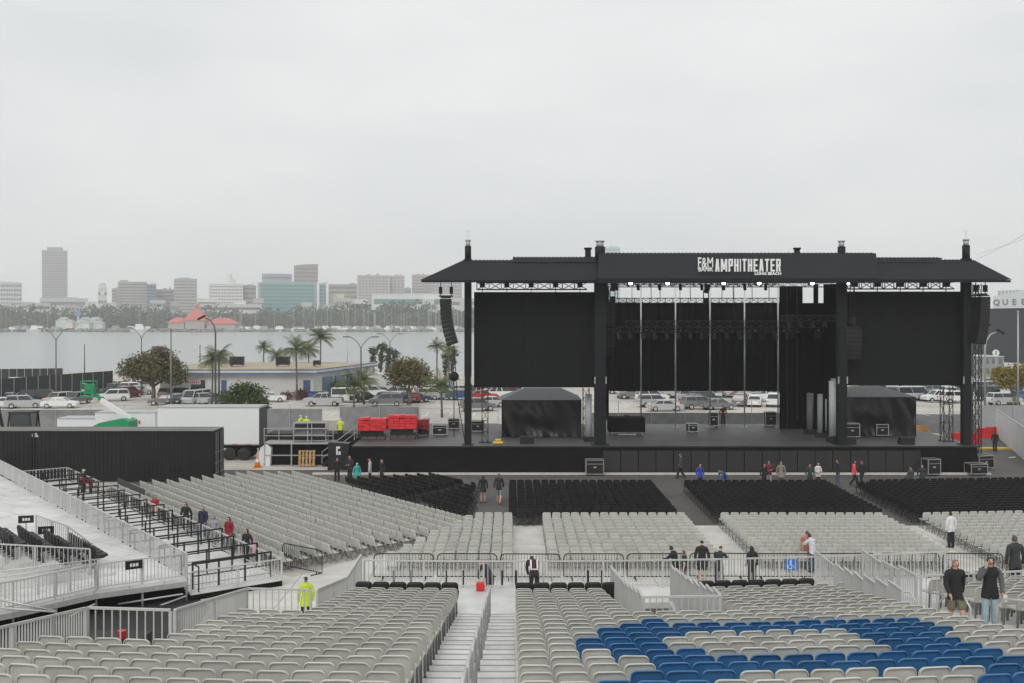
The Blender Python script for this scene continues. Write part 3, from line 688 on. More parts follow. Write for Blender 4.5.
for s in (-.19, .19): lof.bar((s, .05, 0), (s, .02, .46), .04)
frest = MB()
for k, side, i, X, Y, z, blue, u, v in rows:
    rz = math.atan(2 * ARC * X) + rnd.gauss(0, .028)
    sd = 'left' if side == 'L' else 'right'
    lab = '%s stadium seat, %s row from the bottom, %s seat %s of the centre stairs' % ('blue' if blue else 'grey', nth(k - k_first + 1), nth(i + 1), sd)
    loc = (X + rnd.gauss(0, .010), Y + rnd.gauss(0, .014), z + rnd.uniform(0, .012))
    if blue: place(PB, ub_, loc, rz, lab)
    elif (k, side, i) in indiv: place(PG, ug, loc, rz, lab)
    else:
        M = Matrix.Translation(loc) @ Matrix.Rotation(rz, 4, 'Z')
        rest.merge(lob, M); rest.merge(lop, M); frest.merge(lof, M)
o = rest.build('stadium_seating', SEAT, None, True); shade_auto(o.data, 50); tag(o, 'remaining grey moulded seats in the farther rows of the grandstand', 'seating', kind='stuff')
frest.build('leg_frame', LEGM, o)
print('SEATS', len(rows), 'blue', sum(r[6] for r in rows), 'grey indiv', len(indiv))
# ---- black padded seats on the front landing
def cushion(w, z0, z1, y0, y1, rt, rb):
    m = MB(); o = outline(w, z0, z1, rt, rb, 4, 2); zc = (z0 + z1) / 2; h = (z1 - z0) / 2
    L_ = []
    for y, d in ((y0, .05), (y0 + .02, .015), (y0 + .045, 0), (y1 - .04, 0), (y1 - .015, .015), (y1, .05)): L_.append([(x, y - (z - z0) * .14, z) for x, z in inset(o, d, zc, w, h)])
    loft(m, L_); return m
pb_ = cushion(.245, .42, .93, -.07, .07, .10, .04).mesh('backrest', BLACKV, True)
ps = MB(); ps.merge(cushion(.235, -.24, .24, -.06, .06, .06, .06), Matrix.Translation((0, .26, .48)) @ Matrix.Rotation(-PI / 2, 4, 'X')); ps = ps.mesh('seat', BLACKV, True)
pf = seat_frame().mesh('leg_frame', DKLEG)
PP = proto('padded_seat', 'seat', 'black padded seats along the front landing', [('backrest', pb_), ('seat', ps), ('leg_frame', pf)])
up_ = []
cl = [(-1.8 - .5 * i, 'left of the centre stairs', i) for i in range(6)] + [(.35 + .5 * i, 'right of the centre stairs', i) for i in range(6)] + [(5.15 + .5 * i, 'beyond the stair opening', i) for i in range(8)] + [(13.1 + .52 * i, 'under the hooded man', i) for i in range(4)]
for x, where, i in cl:
    place(PP, up_, (x, 30.45 + ARC * x * x, ZL + .01), math.atan(2 * ARC * x), 'black padded seat on the front landing, %s one %s' % (nth(i + 1), where))
# ---- people and small things on the stand
person((gx(534, 32.6), 32.30, ZL), 8, 'bend', 'usher in a dark vest with pale straps leaning on the front rail', ('jacket', (.03, .02, .03)), ('trousers', BLK), ('hair', (.02, .015, .012)), SKIN_D, scale=.85)
vs = MB(); vx = gx(534, 32.6); b0 = Vector((vx, 32.30, ZL))
for s in (-.10, .10): vs.bar(b0 + Vector((s, -.045, .90)), b0 + Vector((s, .23, 1.10)), .05, .03)
vs.bar(b0 + Vector((-.12, -.06, .88)), b0 + Vector((.12, -.06, .88)), .05, .03)
tag(vs.build('vest_strap', cloth((.75, .60, .62))), 'pale reflective harness worn over the usher dark top', 'harness')
person(sp(gx(955, 25), 25.0 - ARC * gx(955, 25) ** 2), 184, 'walk', 'balding man in black half-zip sweater and khaki shorts facing the camera', ('jacket', BLK), ('shorts', (.16, .14, .09)), ('hair', (.30, .17, .12)), scale=1.03, fine=True)
pm = Vector(sp(gx(990, 25), 25.0 - ARC * gx(990, 25) ** 2))
person(pm, 172, 'phone', 'man in black tee over grey sleeves touching his face, in light jeans', ('jacket', (.10, .105, .11)), ('trousers', (.30, .40, .44)), ('hair', (.05, .025, .018)), scale=1.05, fine=True, over=(.014, .014, .015))
person((gx(1006, 33.2), 32.6, ZL), 8, 'stand', 'man in dark jacket and hood seen from behind at the landing rail', ('jacket', (.035, .037, .038)), ('trousers', BLK), ('hair', (.07, .07, .07)), scale=1.08)
ph = MB(); ph.obox(pm + Vector((.26, -.22, .86)), .09, .02, .17); tag(ph.build('phone_case', cloth((.7, .68, .7))), 'white and dark phone case held by the man in jeans', 'phone')
rb = MB(); rb.box(-.13, .13, -.12, .12, 0, .24); o = rb.build('red_box', REDP); o.location = (gx(480.5, 33.15), 33.12, ZL + .015); tag(o, 'small bright red box beside the centre stairs at the front rail', 'box')
bk = MB(); bk.tube([(0, 0, 0), (0, 0, .18)], [.07, .09], 10); o = bk.build('bucket', REDP); o.location = (gx(118, 21), 21.2, rowZ(9) + .3); tag(o, 'small red bucket behind the first white stand railing', 'bucket')
cj = MB(); cj.box(-.6, .6, -.5, .5, 0, rowZ(9) + .3 - .012); o = cj.build('equipment_crate', CASE); o.location = (gx(112, 21.2), 21.3, .012); tag(o, 'dark crate standing below the first white stand railing', 'crate')
# ---------------------------------------------------------------- folding chairs on the floor
def fold_chair(detail=True):
    bk = MB(); o = outline(.215, .50, .86, .07, .03, 2, 1)
    def lp(pts, y): return [(x, y - (z - .5) * .18, z) for x, z in pts]
    loft(bk, [lp(inset(o, .02), .022), lp(o, .012), lp(o, -.022), lp(inset(o, .02), -.03)])
    se = MB(); se.box(-.21, .21, .0, .40, .43, .465)
    fr_ = MB()
    for s in (-.2, .2):
        fr_.bar((s, -.06, .80), (s, .36, .0), .028); fr_.bar((s, .30, .44), (s, -.02, 0), .028)
    fr_.bar((-.2, .30, .10), (.2, .30, .10), .022)
    return bk, se, fr_
FB, FS, FF = fold_chair()
meG = [('backrest', FB.mesh('backrest', CHAIRG)), ('seat', FS.mesh('seat', CHAIRG)), ('leg_frame', FF.mesh('leg_frame', LEGM))]
meK = [('backrest', FB.mesh('backrest', BLACKV)), ('seat', FS.mesh('seat', BLACKV)), ('leg_frame', FF.mesh('leg_frame', DKLEG))]
FZ = .012
grey, black = [], []
# straight blocks: x ranges; rows counted from the barricades
blocks = [('centre left', None, .05), ('centre', 1.55, 9.25), ('right', 10.85, 19.8), ('far right', 21.4, 38.0)]
for bn, x0, x1 in blocks:
    for j in range(13):
        y = 45.6 + .765 * j
        a = x0 if x0 is not None else -5.7 + (y - 45.6) / 9.2 * 3.5
        n = int((x1 - a) / .5)
        if x0 is None: xs = [x1 - .25 - .5 * i for i in range(n)][::-1]
        else: xs = [a + .25 + .5 * i for i in range(n)]
        for i, x in enumerate(xs):
            yy = y
            if bn == 'far right': yy = y + (x - 21.4) * .10
            grey.append((Vector((x, yy, FZ)), .1 if bn == 'far right' else 0, bn + ' block', 'row from the barricades', j, i, 'left'))
# angled left block
dv = Vector((.605, -.797, 0)); nv = Vector((.797, .605, 0)); ang = math.atan2(nv.y, nv.x) - PI / 2
for j in range(15):
    t = 19.6 + .78 * j
    s_a, s_b = -66.5 + (.55 * (j > 11)) * (j - 11), -42.3 - .06 * j
    n = int((s_b - s_a) / .5)
    for i in range(n):
        p = dv * (s_b - .5 * i) + nv * t
        grey.append((Vector((p.x, p.y, FZ)), ang, 'angled left block', 'row from the walkway', j, i, 'near end'))
# black blocks by the stage
for bn, x0, x1 in [('centre', -.2, 8.95), ('right', 10.75, 19.8), ('far right', 21.4, 38.0)]:
    for j in range(14):
        y = 56.0 + .76 * j
        n = int((x1 - x0) / .5)
        for i in range(n):
            x = x0 + .25 + .5 * i; yy = y + ((x - 21.4) * .10 if bn == 'far right' else 0)
            if bn == 'far right' and j == 13 and i < 2: continue
            black.append((Vector((x, yy, FZ)), .1 if bn == 'far right' else 0, bn + ' block', 'row from the grey chairs', j, i, 'left'))
for i in range(2):                                        # a short row filling the head of the aisle
    black.append((Vector((.45 + .5 * i, 55.3, FZ)), 0, 'aisle head', 'row from the grey chairs', 0, i, 'left'))
for sub, s0, s1 in (('left angled block', -60.5, -52.8), ('inner angled block', -51.6, -45.2)):
    for j in range(8):
        t = 32.2 + .74 * j
        b0 = s0 + j * .25 + (1.0 if sub[0] == 'i' else 0) * 0; b1 = s1 - j * (.25 if sub[0] == 'l' else .85)
        if sub[0] == 'i': b0 = s0 - j * .3
        n = int((b1 - b0) / .5)
        for i in range(max(n, 0)):
            p = dv * (b1 - .5 * i) + nv * t
            if p.x > -2.3: continue
            black.append((Vector((p.x, p.y, FZ)), ang, sub, 'row from the grey chairs', j, i, 'near end'))
def chairs(lst, parts, name, cat, colour, group, stuff, mb_m, leg_m):
    seen_, out = [], []
    for c in lst:
        u, v = px(c[0] + Vector((0, 0, .8)))
        if -6 < u < 1030: seen_.append(c)
        elif -260 < u < 1320: out.append(c)
    seen_.sort(key=lambda c: c[0].length)
    P_ = proto(name, cat, group, parts); used = []
    for c in seen_[:300]:
        lab = '%s folding chair, %s, %s %s, %s from %s' % (colour, c[2], nth(c[4] + 1), c[3], nth(c[5] + 1), c[6] if c[6] != 'left' else 'left end')
        place(P_, used, c[0] + Vector((rnd.gauss(0, .012), rnd.gauss(0, .012), 0)), c[1] + rnd.gauss(0, .02), lab)
    A, L_ = MB(), MB()
    for c in seen_[300:] + out:
        M = Matrix.Translation(c[0] + Vector((rnd.gauss(0, .012), rnd.gauss(0, .012), 0))) @ Matrix.Rotation(c[1] + rnd.gauss(0, .02), 4, 'Z')
        A.merge(FB, M); A.merge(FS, M); L_.merge(FF, M)
    o = A.build(stuff, mb_m); tag(o, 'remaining %s folding chairs in farther floor rows' % colour, 'seating', kind='stuff'); L_.build('leg_frame', leg_m, o)
    print(name, len(lst), 'seen', len(seen_))
chairs(grey, meG, 'folding_chair', 'chair', 'grey', 'grey folding chairs on the floor', 'grey_floor_seating', CHAIRG, LEGM)
chairs(black, meK, 'black_folding_chair', 'chair', 'black', 'black folding chairs in front of the stage', 'black_floor_seating', BLACKV, DKLEG)
# ---------------------------------------------------------------- crowd barricades
def make_barricade(name='crowd_barricade', label='x', group='black crowd barricades before the grey chairs', L_=2.5, m=BLKMET):
    t = thing(name, label, 'barricade', (0, 0, 0), 0, group)
    f = MB(); r = .18; h = 1.08
    pts = [(-L_ / 2, 0, .12), (-L_ / 2, 0, h - r)] + [(-L_ / 2 + r - r * math.cos(a), 0, h - r + r * math.sin(a)) for a in (.5, 1.05)] + [(-L_ / 2 + r, 0, h), (L_ / 2 - r, 0, h)] + [(L_ / 2 - r + r * math.sin(a), 0, h - r + r * math.cos(a)) for a in (.5, 1.05)] + [(L_ / 2, 0, h - r), (L_ / 2, 0, .12)]
    f.tube(pts + [pts[0]], .024, 6, False); f.build('frame', m, t)
    g = MB()
    for i in range(1, int(L_ / .125)):
        x = -L_ / 2 + i * .125; g.bar((x, 0, .13), (x, 0, h - .02), .014)
    g.build('grille', m, t)
    for s in (-1, 1):
        ft = MB(); ft.bar((s * L_ * .36, -.32, .02), (s * L_ * .36, .32, .02), .05, .02); ft.bar((s * L_ * .36, 0, .02), (s * L_ * .36, 0, .14), .03); ft.build('foot', m, t)
    return t
bp = None
for i in range(12):
    x = -4.55 + 2.66 * i
    lab = 'black crowd barricade, %s from the left in the row before the grey chairs' % nth(i + 1)
    y = 44.2 - (.10 if i < 5 else 0) + rnd.gauss(0, .04)
    if bp is None: bp = make_barricade(); bp['label'] = lab; bp.location = (x, y, FZ)
    else: copy_thing(bp, (x, y, FZ), rnd.gauss(0, .02), lab)
copy_thing(bp, (-9.1, 45.5, FZ), -.64, 'single black crowd barricade standing askew behind the steward in yellow')
for i, (x, y, s) in enumerate([(-2.0, 36, .3), (-.9, 36.2, 0), (6.5, 36.4, 0), (11.2, 36.2, 0)]):
    pass
# white inner rails and accessible sign on the cross aisle
for i in range(8):
    x = -4.6 + 3.3 * i
    railing('short white two bar rail on the cross aisle, %s from the left' % nth(i + 1), [(x - 1.5, 38.6, FZ), (x + 1.5, 38.6, FZ)], gap=.5, bot=.55, group='white rails on the cross aisle')
for i, xx in enumerate((394, 411, 463, 446, 502, 516, 588, 602)):
    b = MB(); b.tube([(0, 0, 0), (0, 0, 1.25)], .045, 8); b.tube([(0, 0, 0), (0, 0, .04)], .2, 10)
    o = b.build('stanchion', BLKMET); o.location = (gx(xx, 40.5), 40.5, FZ); tag(o, 'black crowd control post, %s from left on the cross aisle' % nth(i + 1), 'post', 'black posts on the cross aisle')
sg = thing('accessible_sign', 'blue square wheelchair sign on a thin post at the cross aisle', 'sign', (gx(791, 40), 40, FZ))
b = MB(); b.bar((0, 0.02, 0), (0, 0.02, 1.75), .04); b.build('post', STEELG, sg)
b = MB(); b.box(-.20, .20, -.02, .0, 1.38, 1.80); b.build('panel', mat('sign_blue', (.03, .15, .55), .4), sg)
b = MB(); K_ = len(b.v); b.ball((-.04, -.03, 1.95), .045, 8, 6); b.bar((-.04, -.03, 1.9), (-.03, -.03, 1.74), .045, .02); b.bar((-.03, -.03, 1.76), (.1, -.03, 1.74), .04, .02); b.bar((.1, -.03, 1.74), (.15, -.03, 1.6), .04, .02)
b.tube([(-.05 + .11 * math.cos(a), -.03, 1.68 + .11 * math.sin(a)) for a in [2.2 + .45 * q for q in range(9)]], .017, 6); b.xform(Matrix.Translation((0, 0, .28)) @ Matrix.Scale(.74, 4)); b.build('wheelchair_symbol', WHITEP, sg)
# ---------------------------------------------------------------- left side decks
A0 = Vector((-12.6, 40.7, 0)); da = Vector((-.605, .797, 0)); na = Vector((.797, .605, 0))
ZW = .92
def flat(mb, poly, z0, z1): mb.prism(poly, z0, z1, 'z')
wk = thing('raised_walkway', 'wide white raised walkway beside the black rail platform', 'walkway', (0, 0, 0))
E1, E2, E3 = Vector((-15.4, 38.9, 0)), Vector((-17.3, 36.4, 0)), Vector((-25, 29, 0))
Af = A0 + da * 42
b = MB(); flat(b, [(p.x, p.y) for p in (A0, Af, Af - na * 24, E3 + Vector((-25, 16, 0)), E3, E2, E1)], ZW - .12, ZW); b.build('deck', WALKW, wk)
b = MB()
for p, q in ((A0, E1), (E1, E2), (E2, E3)): b.bar(p + Vector((0, 0, ZW - .22)), q + Vector((0, 0, ZW - .22)), .08, .20)
b.build('edge_beam', STEELG, wk)
b = MB()
for p, q in ((A0, E1), (E1, E2), (E2, E3)):
    n = max(1, int((q - p).length / 1.5))
    for i in range(n + 1):
        c = p.lerp(q, i / n) + Vector((-.05, .12, 0)); b.tube([c + Vector((0, 0, .0)), c + Vector((0, 0, ZW - .13))], .045, 8)
b.build('support_post', STEELG, wk, True)
for x0, y0, x1, y1, Y in ((132, 616, 186, 596, 40.2), (118, 604, 183, 594, 40.0), (70, 616, 95, 604, 38.2), (0, 608, 55, 612, 35.8), (0, 600, 56, 611, 36.2)):
    b = MB(); b.tube([at(x0, y0, Y - .3), at(x1, y1, Y + .3)], .035, 6); b.build('brace', ALU, wk, True)
b = MB(); off = Vector((-.25, .5, 0))
for p, q in ((A0, E1), (E1, E2), (E2, E3)): b.bar(p + off + Vector((0, 0, .40)), q + off + Vector((0, 0, .40)), .03, .76)
b.build('dark_skirt', DRAPE, wk)
V3 = lambda p, z: (p.x, p.y, z)
railing('long white railing between the wide walkway and black rail platform', [V3(A0, ZW), V3(A0 + da * 13, ZW), V3(A0 + da * 28, ZW), V3(A0 + da * 41, ZW)], h=.95, gap=.13, group='white railings of the left decks')
railing('white railing with a small dark sign at the walkway near corner', [V3(A0 + Vector((-.05, .02, 0)), ZW), V3(E1, ZW)], h=.95, gap=.13, group='white railings of the left decks')
railing('white railing along the walkway ramp at the far left', [V3(E1 + Vector((-.05, 0, 0)), ZW), V3(E2, ZW), V3(E3, ZW)], h=.95, gap=.13, group='white railings of the left decks')
def sign(p, rz, lab, w=.62, h=.32, post=0):
    t = thing('section_sign', lab, 'sign', p, rz, 'small dark section signs')
    b = MB(); b.box(-w / 2, w / 2, -.015, .015, 0, h); b.build('panel', BLKMET, t)
    b = MB()
    for i in range(3): b.box(-.14 + i * .11, -.06 + i * .11, -.022, -.016, h * .32, h * .68)
    b.build('lettering', WHITEP, t)
    if post: b = MB(); b.bar((0, .03, -post), (0, .03, h * .8), .05); b.build('post', STEELG, t)
mid = A0.lerp(E1, .60) + Vector((.03, -.06, ZW + .62)); sign(mid, math.atan2(1.8, 2.8), 'dark section sign hung on the walkway corner railing')
sign(at(26, 523, 45.5), .3, 'dark section sign on a post beside the far black seats', post=1.15)
sign(at(46, 534, 43.8), .3, 'dark section sign on a post nearest the black seat rows', post=1.1)
# platform with black guard rails
pl = thing('rail_platform', 'low white platform crossed by many black guard rails', 'platform', (0, 0, 0))
P0 = A0 + na * .16; P1 = A0 + na * 3.95; Pf0, Pf1 = P0 + da * 33, P1 + da * 33
b = MB(); flat(b, [(p.x, p.y) for p in (P0, P1, Pf1, Pf0)], .22, .32); b.build('deck', DECKW, pl)
b = MB()
for p, q in ((P0, P1), (P1, Pf1)): b.bar(p + Vector((0, 0, .116)), q + Vector((0, 0, .116)), .04, .20)
b.build('dark_skirt', DRAPE, pl)
b = MB()
for i in range(17):
    s = 1.1 + 1.95 * i; b.bar(P0 + da * s + Vector((0, 0, .33)), P1 + da * s + Vector((0, 0, .33)), .05, .02)
b.build('deck_joint', NOSE, pl)
railing('low white railing across the near end of the black rail platform', [V3(P0, .32), V3(P1, .32)], h=.80, gap=.15, group='white railings of the left decks')
railing('low white railing between the black rail platform and the five walkers', [V3(P1, .32), V3(P1 + da * 11, .32), V3(P1 + da * 22, .32), V3(Pf1, .32)], h=.80, gap=.45, step=2.2, group='white railings of the left decks', pick=.016, rail=.06)
railing('low white railing across the far end of the black rail platform', [V3(Pf0, .32), V3(Pf1, .32)], h=.80, gap=.2, group='white railings of the left decks')
def black_rail():
    t = thing('drink_rail', 'x', 'rail', (0, 0, 0), 0, 'black guard rails across the low platform')
    w = 3.35
    b = MB(); b.bar((0, 0, 1.03), (w, 0, 1.03), .06); b.build('top_rail', BLKMET, t)
    b = MB(); b.bar((0, 0, .50), (w, 0, .50), .045); b.build('mid_rail', BLKMET, t)
    for x in (.03, 1.1, 2.2, w - .03): p = MB(); p.bar((x, 0, 0), (x, 0, 1.0), .06); p.build('post', BLKMET, t)
    p = MB(); p.bar((.03, -.02, 1.0), (.03, -.65, 1.0), .045); p.bar((.03, -.65, 1.0), (.03, -.65, .02), .045); p.build('end_return', BLKMET, t)
    return t
brp = None; az = math.atan2(na.y, na.x)
for i in range(16):
    p = P0 + da * (.5 + 1.95 * i) + na * (.22 + .25 * (i % 2)) + Vector((0, 0, .32))
    lab = 'black guard rail on the low platform, %s from its near end' % nth(i + 1)
    if brp is None: brp = black_rail(); brp.location = p; brp.rotation_euler = (0, 0, az); brp['label'] = lab
    else: copy_thing(brp, p, az, lab)
# side bleacher with black seats
sb = thing('side_bleacher', 'small raised stand of black padded seats at the far left', 'stand', (0, 0, 0))
S0 = Vector((-16.4, 41.4, 0))
b = MB(); zr = []
for r in range(5):
    p = S0 - na * (1.0 * r - .55); q = p + da * 14; z = ZW + .12 + .28 * r; zr.append(z)
    pp = p - na * 1.0 - da * .7; p = p - da * .7
    flat(b, [(p.x, p.y), (q.x, q.y), ((q - na).x, (q - na).y), (pp.x, pp.y)], ZW + .004, z)
b.build('stepped_deck', DECKW, sb)
n_ = 0; aw = math.atan2(na.y, na.x) - PI / 2
for r in range(5):
    for i in range(21):
        if 7 <= i and not (r >= 3 and i >= 11): continue
        p = S0 - na * (1.0 * r) + da * (.3 + .52 * i) + Vector((0, 0, zr[r]))
        if px(p)[0] < -25: continue
        copy_thing(PP, p, aw, 'black padded seat in the far left stand, %s row up, %s from near end' % (nth(r + 1), nth(i + 1)))['group'] = 'black padded seats of the side stand'
Yr = 38.6
railing('white railing in front of the near end of the black side seats', [(gx(-20, Yr), Yr, gz(543, Yr) - .95), (gx(90, Yr), Yr, gz(549, Yr) - .95)], h=.95, gap=.16, group='white railings of the left decks')
railing('white stepped railing by the aisle through the black side seats', [at(36, 536, 45.2), at(68, 548, 43.2), at(92, 566, 42.0)], h=.9, gap=.18, group='white railings of the left decks')
t = thing('ramp_handrail', 'triple white sloping handrail on the far left ramp', 'handrail', (0, 0, 0))
for dy in (0, 6, 11):
    b = MB(); b.tube([at(-20, 574 + dy, 37.4), at(100, 559 + dy * .6, 39.2)], .028, 8); b.build('rail', ALU, t, True)
for x in (5, 38, 70, 98):
    Y = 37.4 + (x + 20) / 120 * 1.8; b = MB(); b.tube([at(x, 575 - (x + 20) / 8, Y), (gx(x, Y), Y, ZW)], .028, 8); b.build('post', ALU, t, True)
# dark panel and low dark rail beside the angled chairs
b = MB(); p, q = Vector((-24.4, 65.0, .012)), Vector((-21.2, 60.6, .012)); b.bar(p + Vector((0, 0, .55)), q + Vector((0, 0, .55)), .05, 1.1)
tag(b.build('barrier_panel', mat('dark_mesh_panel', (.06, .06, .062), .8)), 'dark grey screened barrier panel at the head of the angled grey chairs', 'barrier')
railing('low dark rail between the walkers and the angled grey chairs', [(-21.0, 60.2, .012), (-15.6, 53.6, .012), (-10.5, 46.6, .012)], h=1.05, m=STEELG, gap=.8, step=2.4, rail=.04, group='dark floor rails')
# ---------------------------------------------------------------- stage
YS = 74.5; ZD = 1.92
X0, X1 = gx(352, YS), gx(978, YS)
stg = thing('stage', 'large black outdoor concert stage with grey deck and black skirt', 'stage', (0, 0, 0))
b = MB(); b.box(X0, X1, YS, 90, ZD - .12, ZD); b.build('deck', DECKD, stg)
b = MB(); b.box(X0 + .02, X1 - .02, YS + .06, YS + .10, .012, ZD - .121)
b.box(X0 + .02, X0 + .06, YS + .11, 89.9, .012, ZD - .121); b.box(X1 - .06, X1 - .02, YS + .11, 89.9, .012, ZD - .121); b.build('skirt', DRAPE, stg)
b = MB(); b.box(X0, X1, YS - .03, YS - .002, ZD - .10, ZD - .02); b.build('edge_strip', BLKMET, stg)
b = MB()
for i in range(18):
    x = gx(603, YS) + i * 1.25; b.box(x, x + 1.19, YS - .28, YS - .04, .12, ZD - .32)
b.build('front_drawer', mat('skirt_panel', (.017, .017, .018), .6), stg)
# columns
def column(x, ybase_top, w, lab, zt, cap=True):
    t = thing('stage_tower', lab, 'tower', (gx(x, 75.2), 75.2, ZD), 0, 'black steel towers carrying the stage roof')
    b = MB(); b.box(-w / 2, w / 2, -w / 2, w / 2, 0, zt - ZD - 1.3); b.build('mast', STAGEBLK, t)
    b = MB(); r = w * .38; b.tube([(0, 0, zt - ZD - 1.3), (0, 0, zt - ZD - .35)], w * .46, 12); b.tube([(0, 0, zt - ZD - 1.42), (0, 0, zt - ZD - 1.28)], w * .56, 12); b.build('mast_head', STAGEBLK, t, True)
    b = MB(); b.tube([(0, 0, zt - ZD - .35), (0, 0, zt - ZD)], w * .33, 10); b.tube([(0, 0, zt - ZD), (0, 0, zt - ZD + .1)], w * .42, 10); b.build('cap', STEELG, t, True)
    b = MB(); b.box(-w * .8, w * .8, -w * .8, w * .8, 0, .06); b.build('base_plate', BLKMET, t)
    b = MB()
    for s in (-1, 1): b.box(s * w * .5 - .04, s * w * .5 + .04, -w / 2 - .05, -w / 2 - .003, 4.4, 4.9)
    b.build('clamp', STEELG, t)
    return t
c1 = column(468, 0, .50, 'slim black stage tower at the left end by the hanging speakers', 16.5)
c2 = column(600, 0, .80, 'thick black stage tower right of the left screen', 16.45)
c3 = column(841.5, 0, .62, 'black stage tower left of the right hand screen', 16.45)
c4 = column(966, 0, .58, 'black stage tower at the right end of the stage', 16.55)
b = MB(); b.tube([(0, 0, 14.65), (0, 0, 15.3)], .015, 6); b.bar((-.25, 0, 15.3), (.25, 0, 15.3), .02); b.build('wind_gauge', STEELG, c1)
b = MB(); b.tube([(0, 0, 14.65), (0, 0, 15.3)], .015, 6); b.bar((-.25, 0, 15.3), (.25, 0, 15.3), .02); b.build('wind_gauge', STEELG, c4)
for x, lab in ((588, 'small vent pipe on the roof left of the second tower'), (797, 'small vent pipe on the roof right of the lettering')):
    b = MB(); b.tube([(0, 0, 0), (0, 0, 1.0)], .22, 10); b.tube([(0, 0, 1.0), (0, 0, 1.12)], .3, 10); o = b.build('vent_pipe', STAGEBLK, None, True); o.location = (gx(x, 77), 77, gz(263, 77)); tag(o, lab, 'vent')
# roof
rf = thing('roof_canopy', 'wide charcoal hipped stage roof with raised middle bay', 'roof', (0, 0, 0))
def roof_part(name, xa, xb, ya, yb, xta, xtb, z0, z1, back, inset_y=1.6, rib=.45):
    m = MB(); m.hexa([(xa, ya, z0), (xb, ya, z0), (xb, back, z0), (xa, back, z0), (xta, ya + inset_y, z1), (xtb, ya + inset_y, z1), (xtb, back - .6, z1), (xta, back - .6, z1)])
    for i in range(int((xtb - xta) / .28)):
        x = xta + i * .28; m.box(x, x + .15, ya + inset_y - .02, ya + inset_y + .15, z1 - .03, z1 + .045)
    m.build(name, ROOFM, rf)
YE = 73.4
ze = gz(280, YE)
roof_part('left_wing', gx(420, YE), gx(597, YE), YE, 0, gx(463, YE + 1.6), gx(597, YE + 1.6), ze, gz(260.3, YE + 1.6), 78.4)
roof_part('left_ridge', gx(512, YE), gx(597.5, YE), YE + 1.35, 0, gx(513, YE + 1.9), gx(597.4, YE + 1.9), gz(262.3, YE + 1.6), gz(257.3, YE + 1.9), 78.0, .5)
roof_part('middle_bay', gx(597, YE), gx(878, YE), YE - .25, 0, gx(599, YE + 1.4), gx(876, YE + 1.4), gz(278.3, YE), gz(253.2, YE + 1.4), 84, 1.65)
roof_part('right_ridge', gx(877.5, YE), gx(944, YE), YE + 1.35, 0, gx(877.6, YE + 1.9), gx(943, YE + 1.9), gz(262.3, YE + 1.6), gz(257.8, YE + 1.9), 78.0, .5)
roof_part('right_wing', gx(878, YE), gx(1012, YE), YE, 0, gx(878, YE + 1.6), gx(974, YE + 1.6), gz(279.5, YE), gz(260, YE + 1.6), 78.4)
b = MB()
for xa, xb in ((420, 597), (878, 1012)): b.box(gx(xa, YE) + .1, gx(xb, YE) - .1, YE - .05, YE + .12, ze - .16, ze - .004)
b.box(gx(597, YE), gx(878, YE), YE - .33, YE - .12, gz(283, YE), gz(278.3, YE) - .004); b.build('gutter', STAGEBLK, rf)
# lettering on the middle bay
LET = mat('sign_white', (.76, .77, .76), .5, var=.02)
def text_mesh(name, s, size, loc, m, parent, sx=1.0, rx=PI / 2, bold=.0, align='LEFT', ext=.02, rz=0.0):
    c = bpy.data.curves.new(name, 'FONT'); c.body = s; c.size = size; c.extrude = ext; c.offset = bold; c.align_x = align; c.resolution_u = 2
    o = bpy.data.objects.new(name, c); COL.objects.link(o); dg = bpy.context.evaluated_depsgraph_get()
    me = bpy.data.meshes.new_from_object(o.evaluated_get(dg)); bpy.data.objects.remove(o); bpy.data.curves.remove(c)
    me.materials.clear(); me.materials.append(m)
    q = link(name, me, parent); q.location = loc; q.scale = (sx, 1, 1); q.rotation_euler = (rx, 0, rz)
    return q
sg = thing('venue_sign', 'white venue lettering along the middle of the stage roof', 'sign', (0, 0, 0))
YT = YE + .15
lean = PI / 2 - math.atan2(1.65, gz(253.2, YE + 1.4) - gz(278.3, YE)) 
def fit(s, size, x0, x1, ybot, Y, bold, nm):
    q = text_mesh(nm, s, size, (gx(x0, Y), Y, gz(ybot, Y)), LET, sg, 1, PI / 2, bold)
    w = max(v.co.x for v in q.data.vertices) - min(v.co.x for v in q.data.vertices); q.scale.x = (gx(x1, Y) - gx(x0, Y)) / w
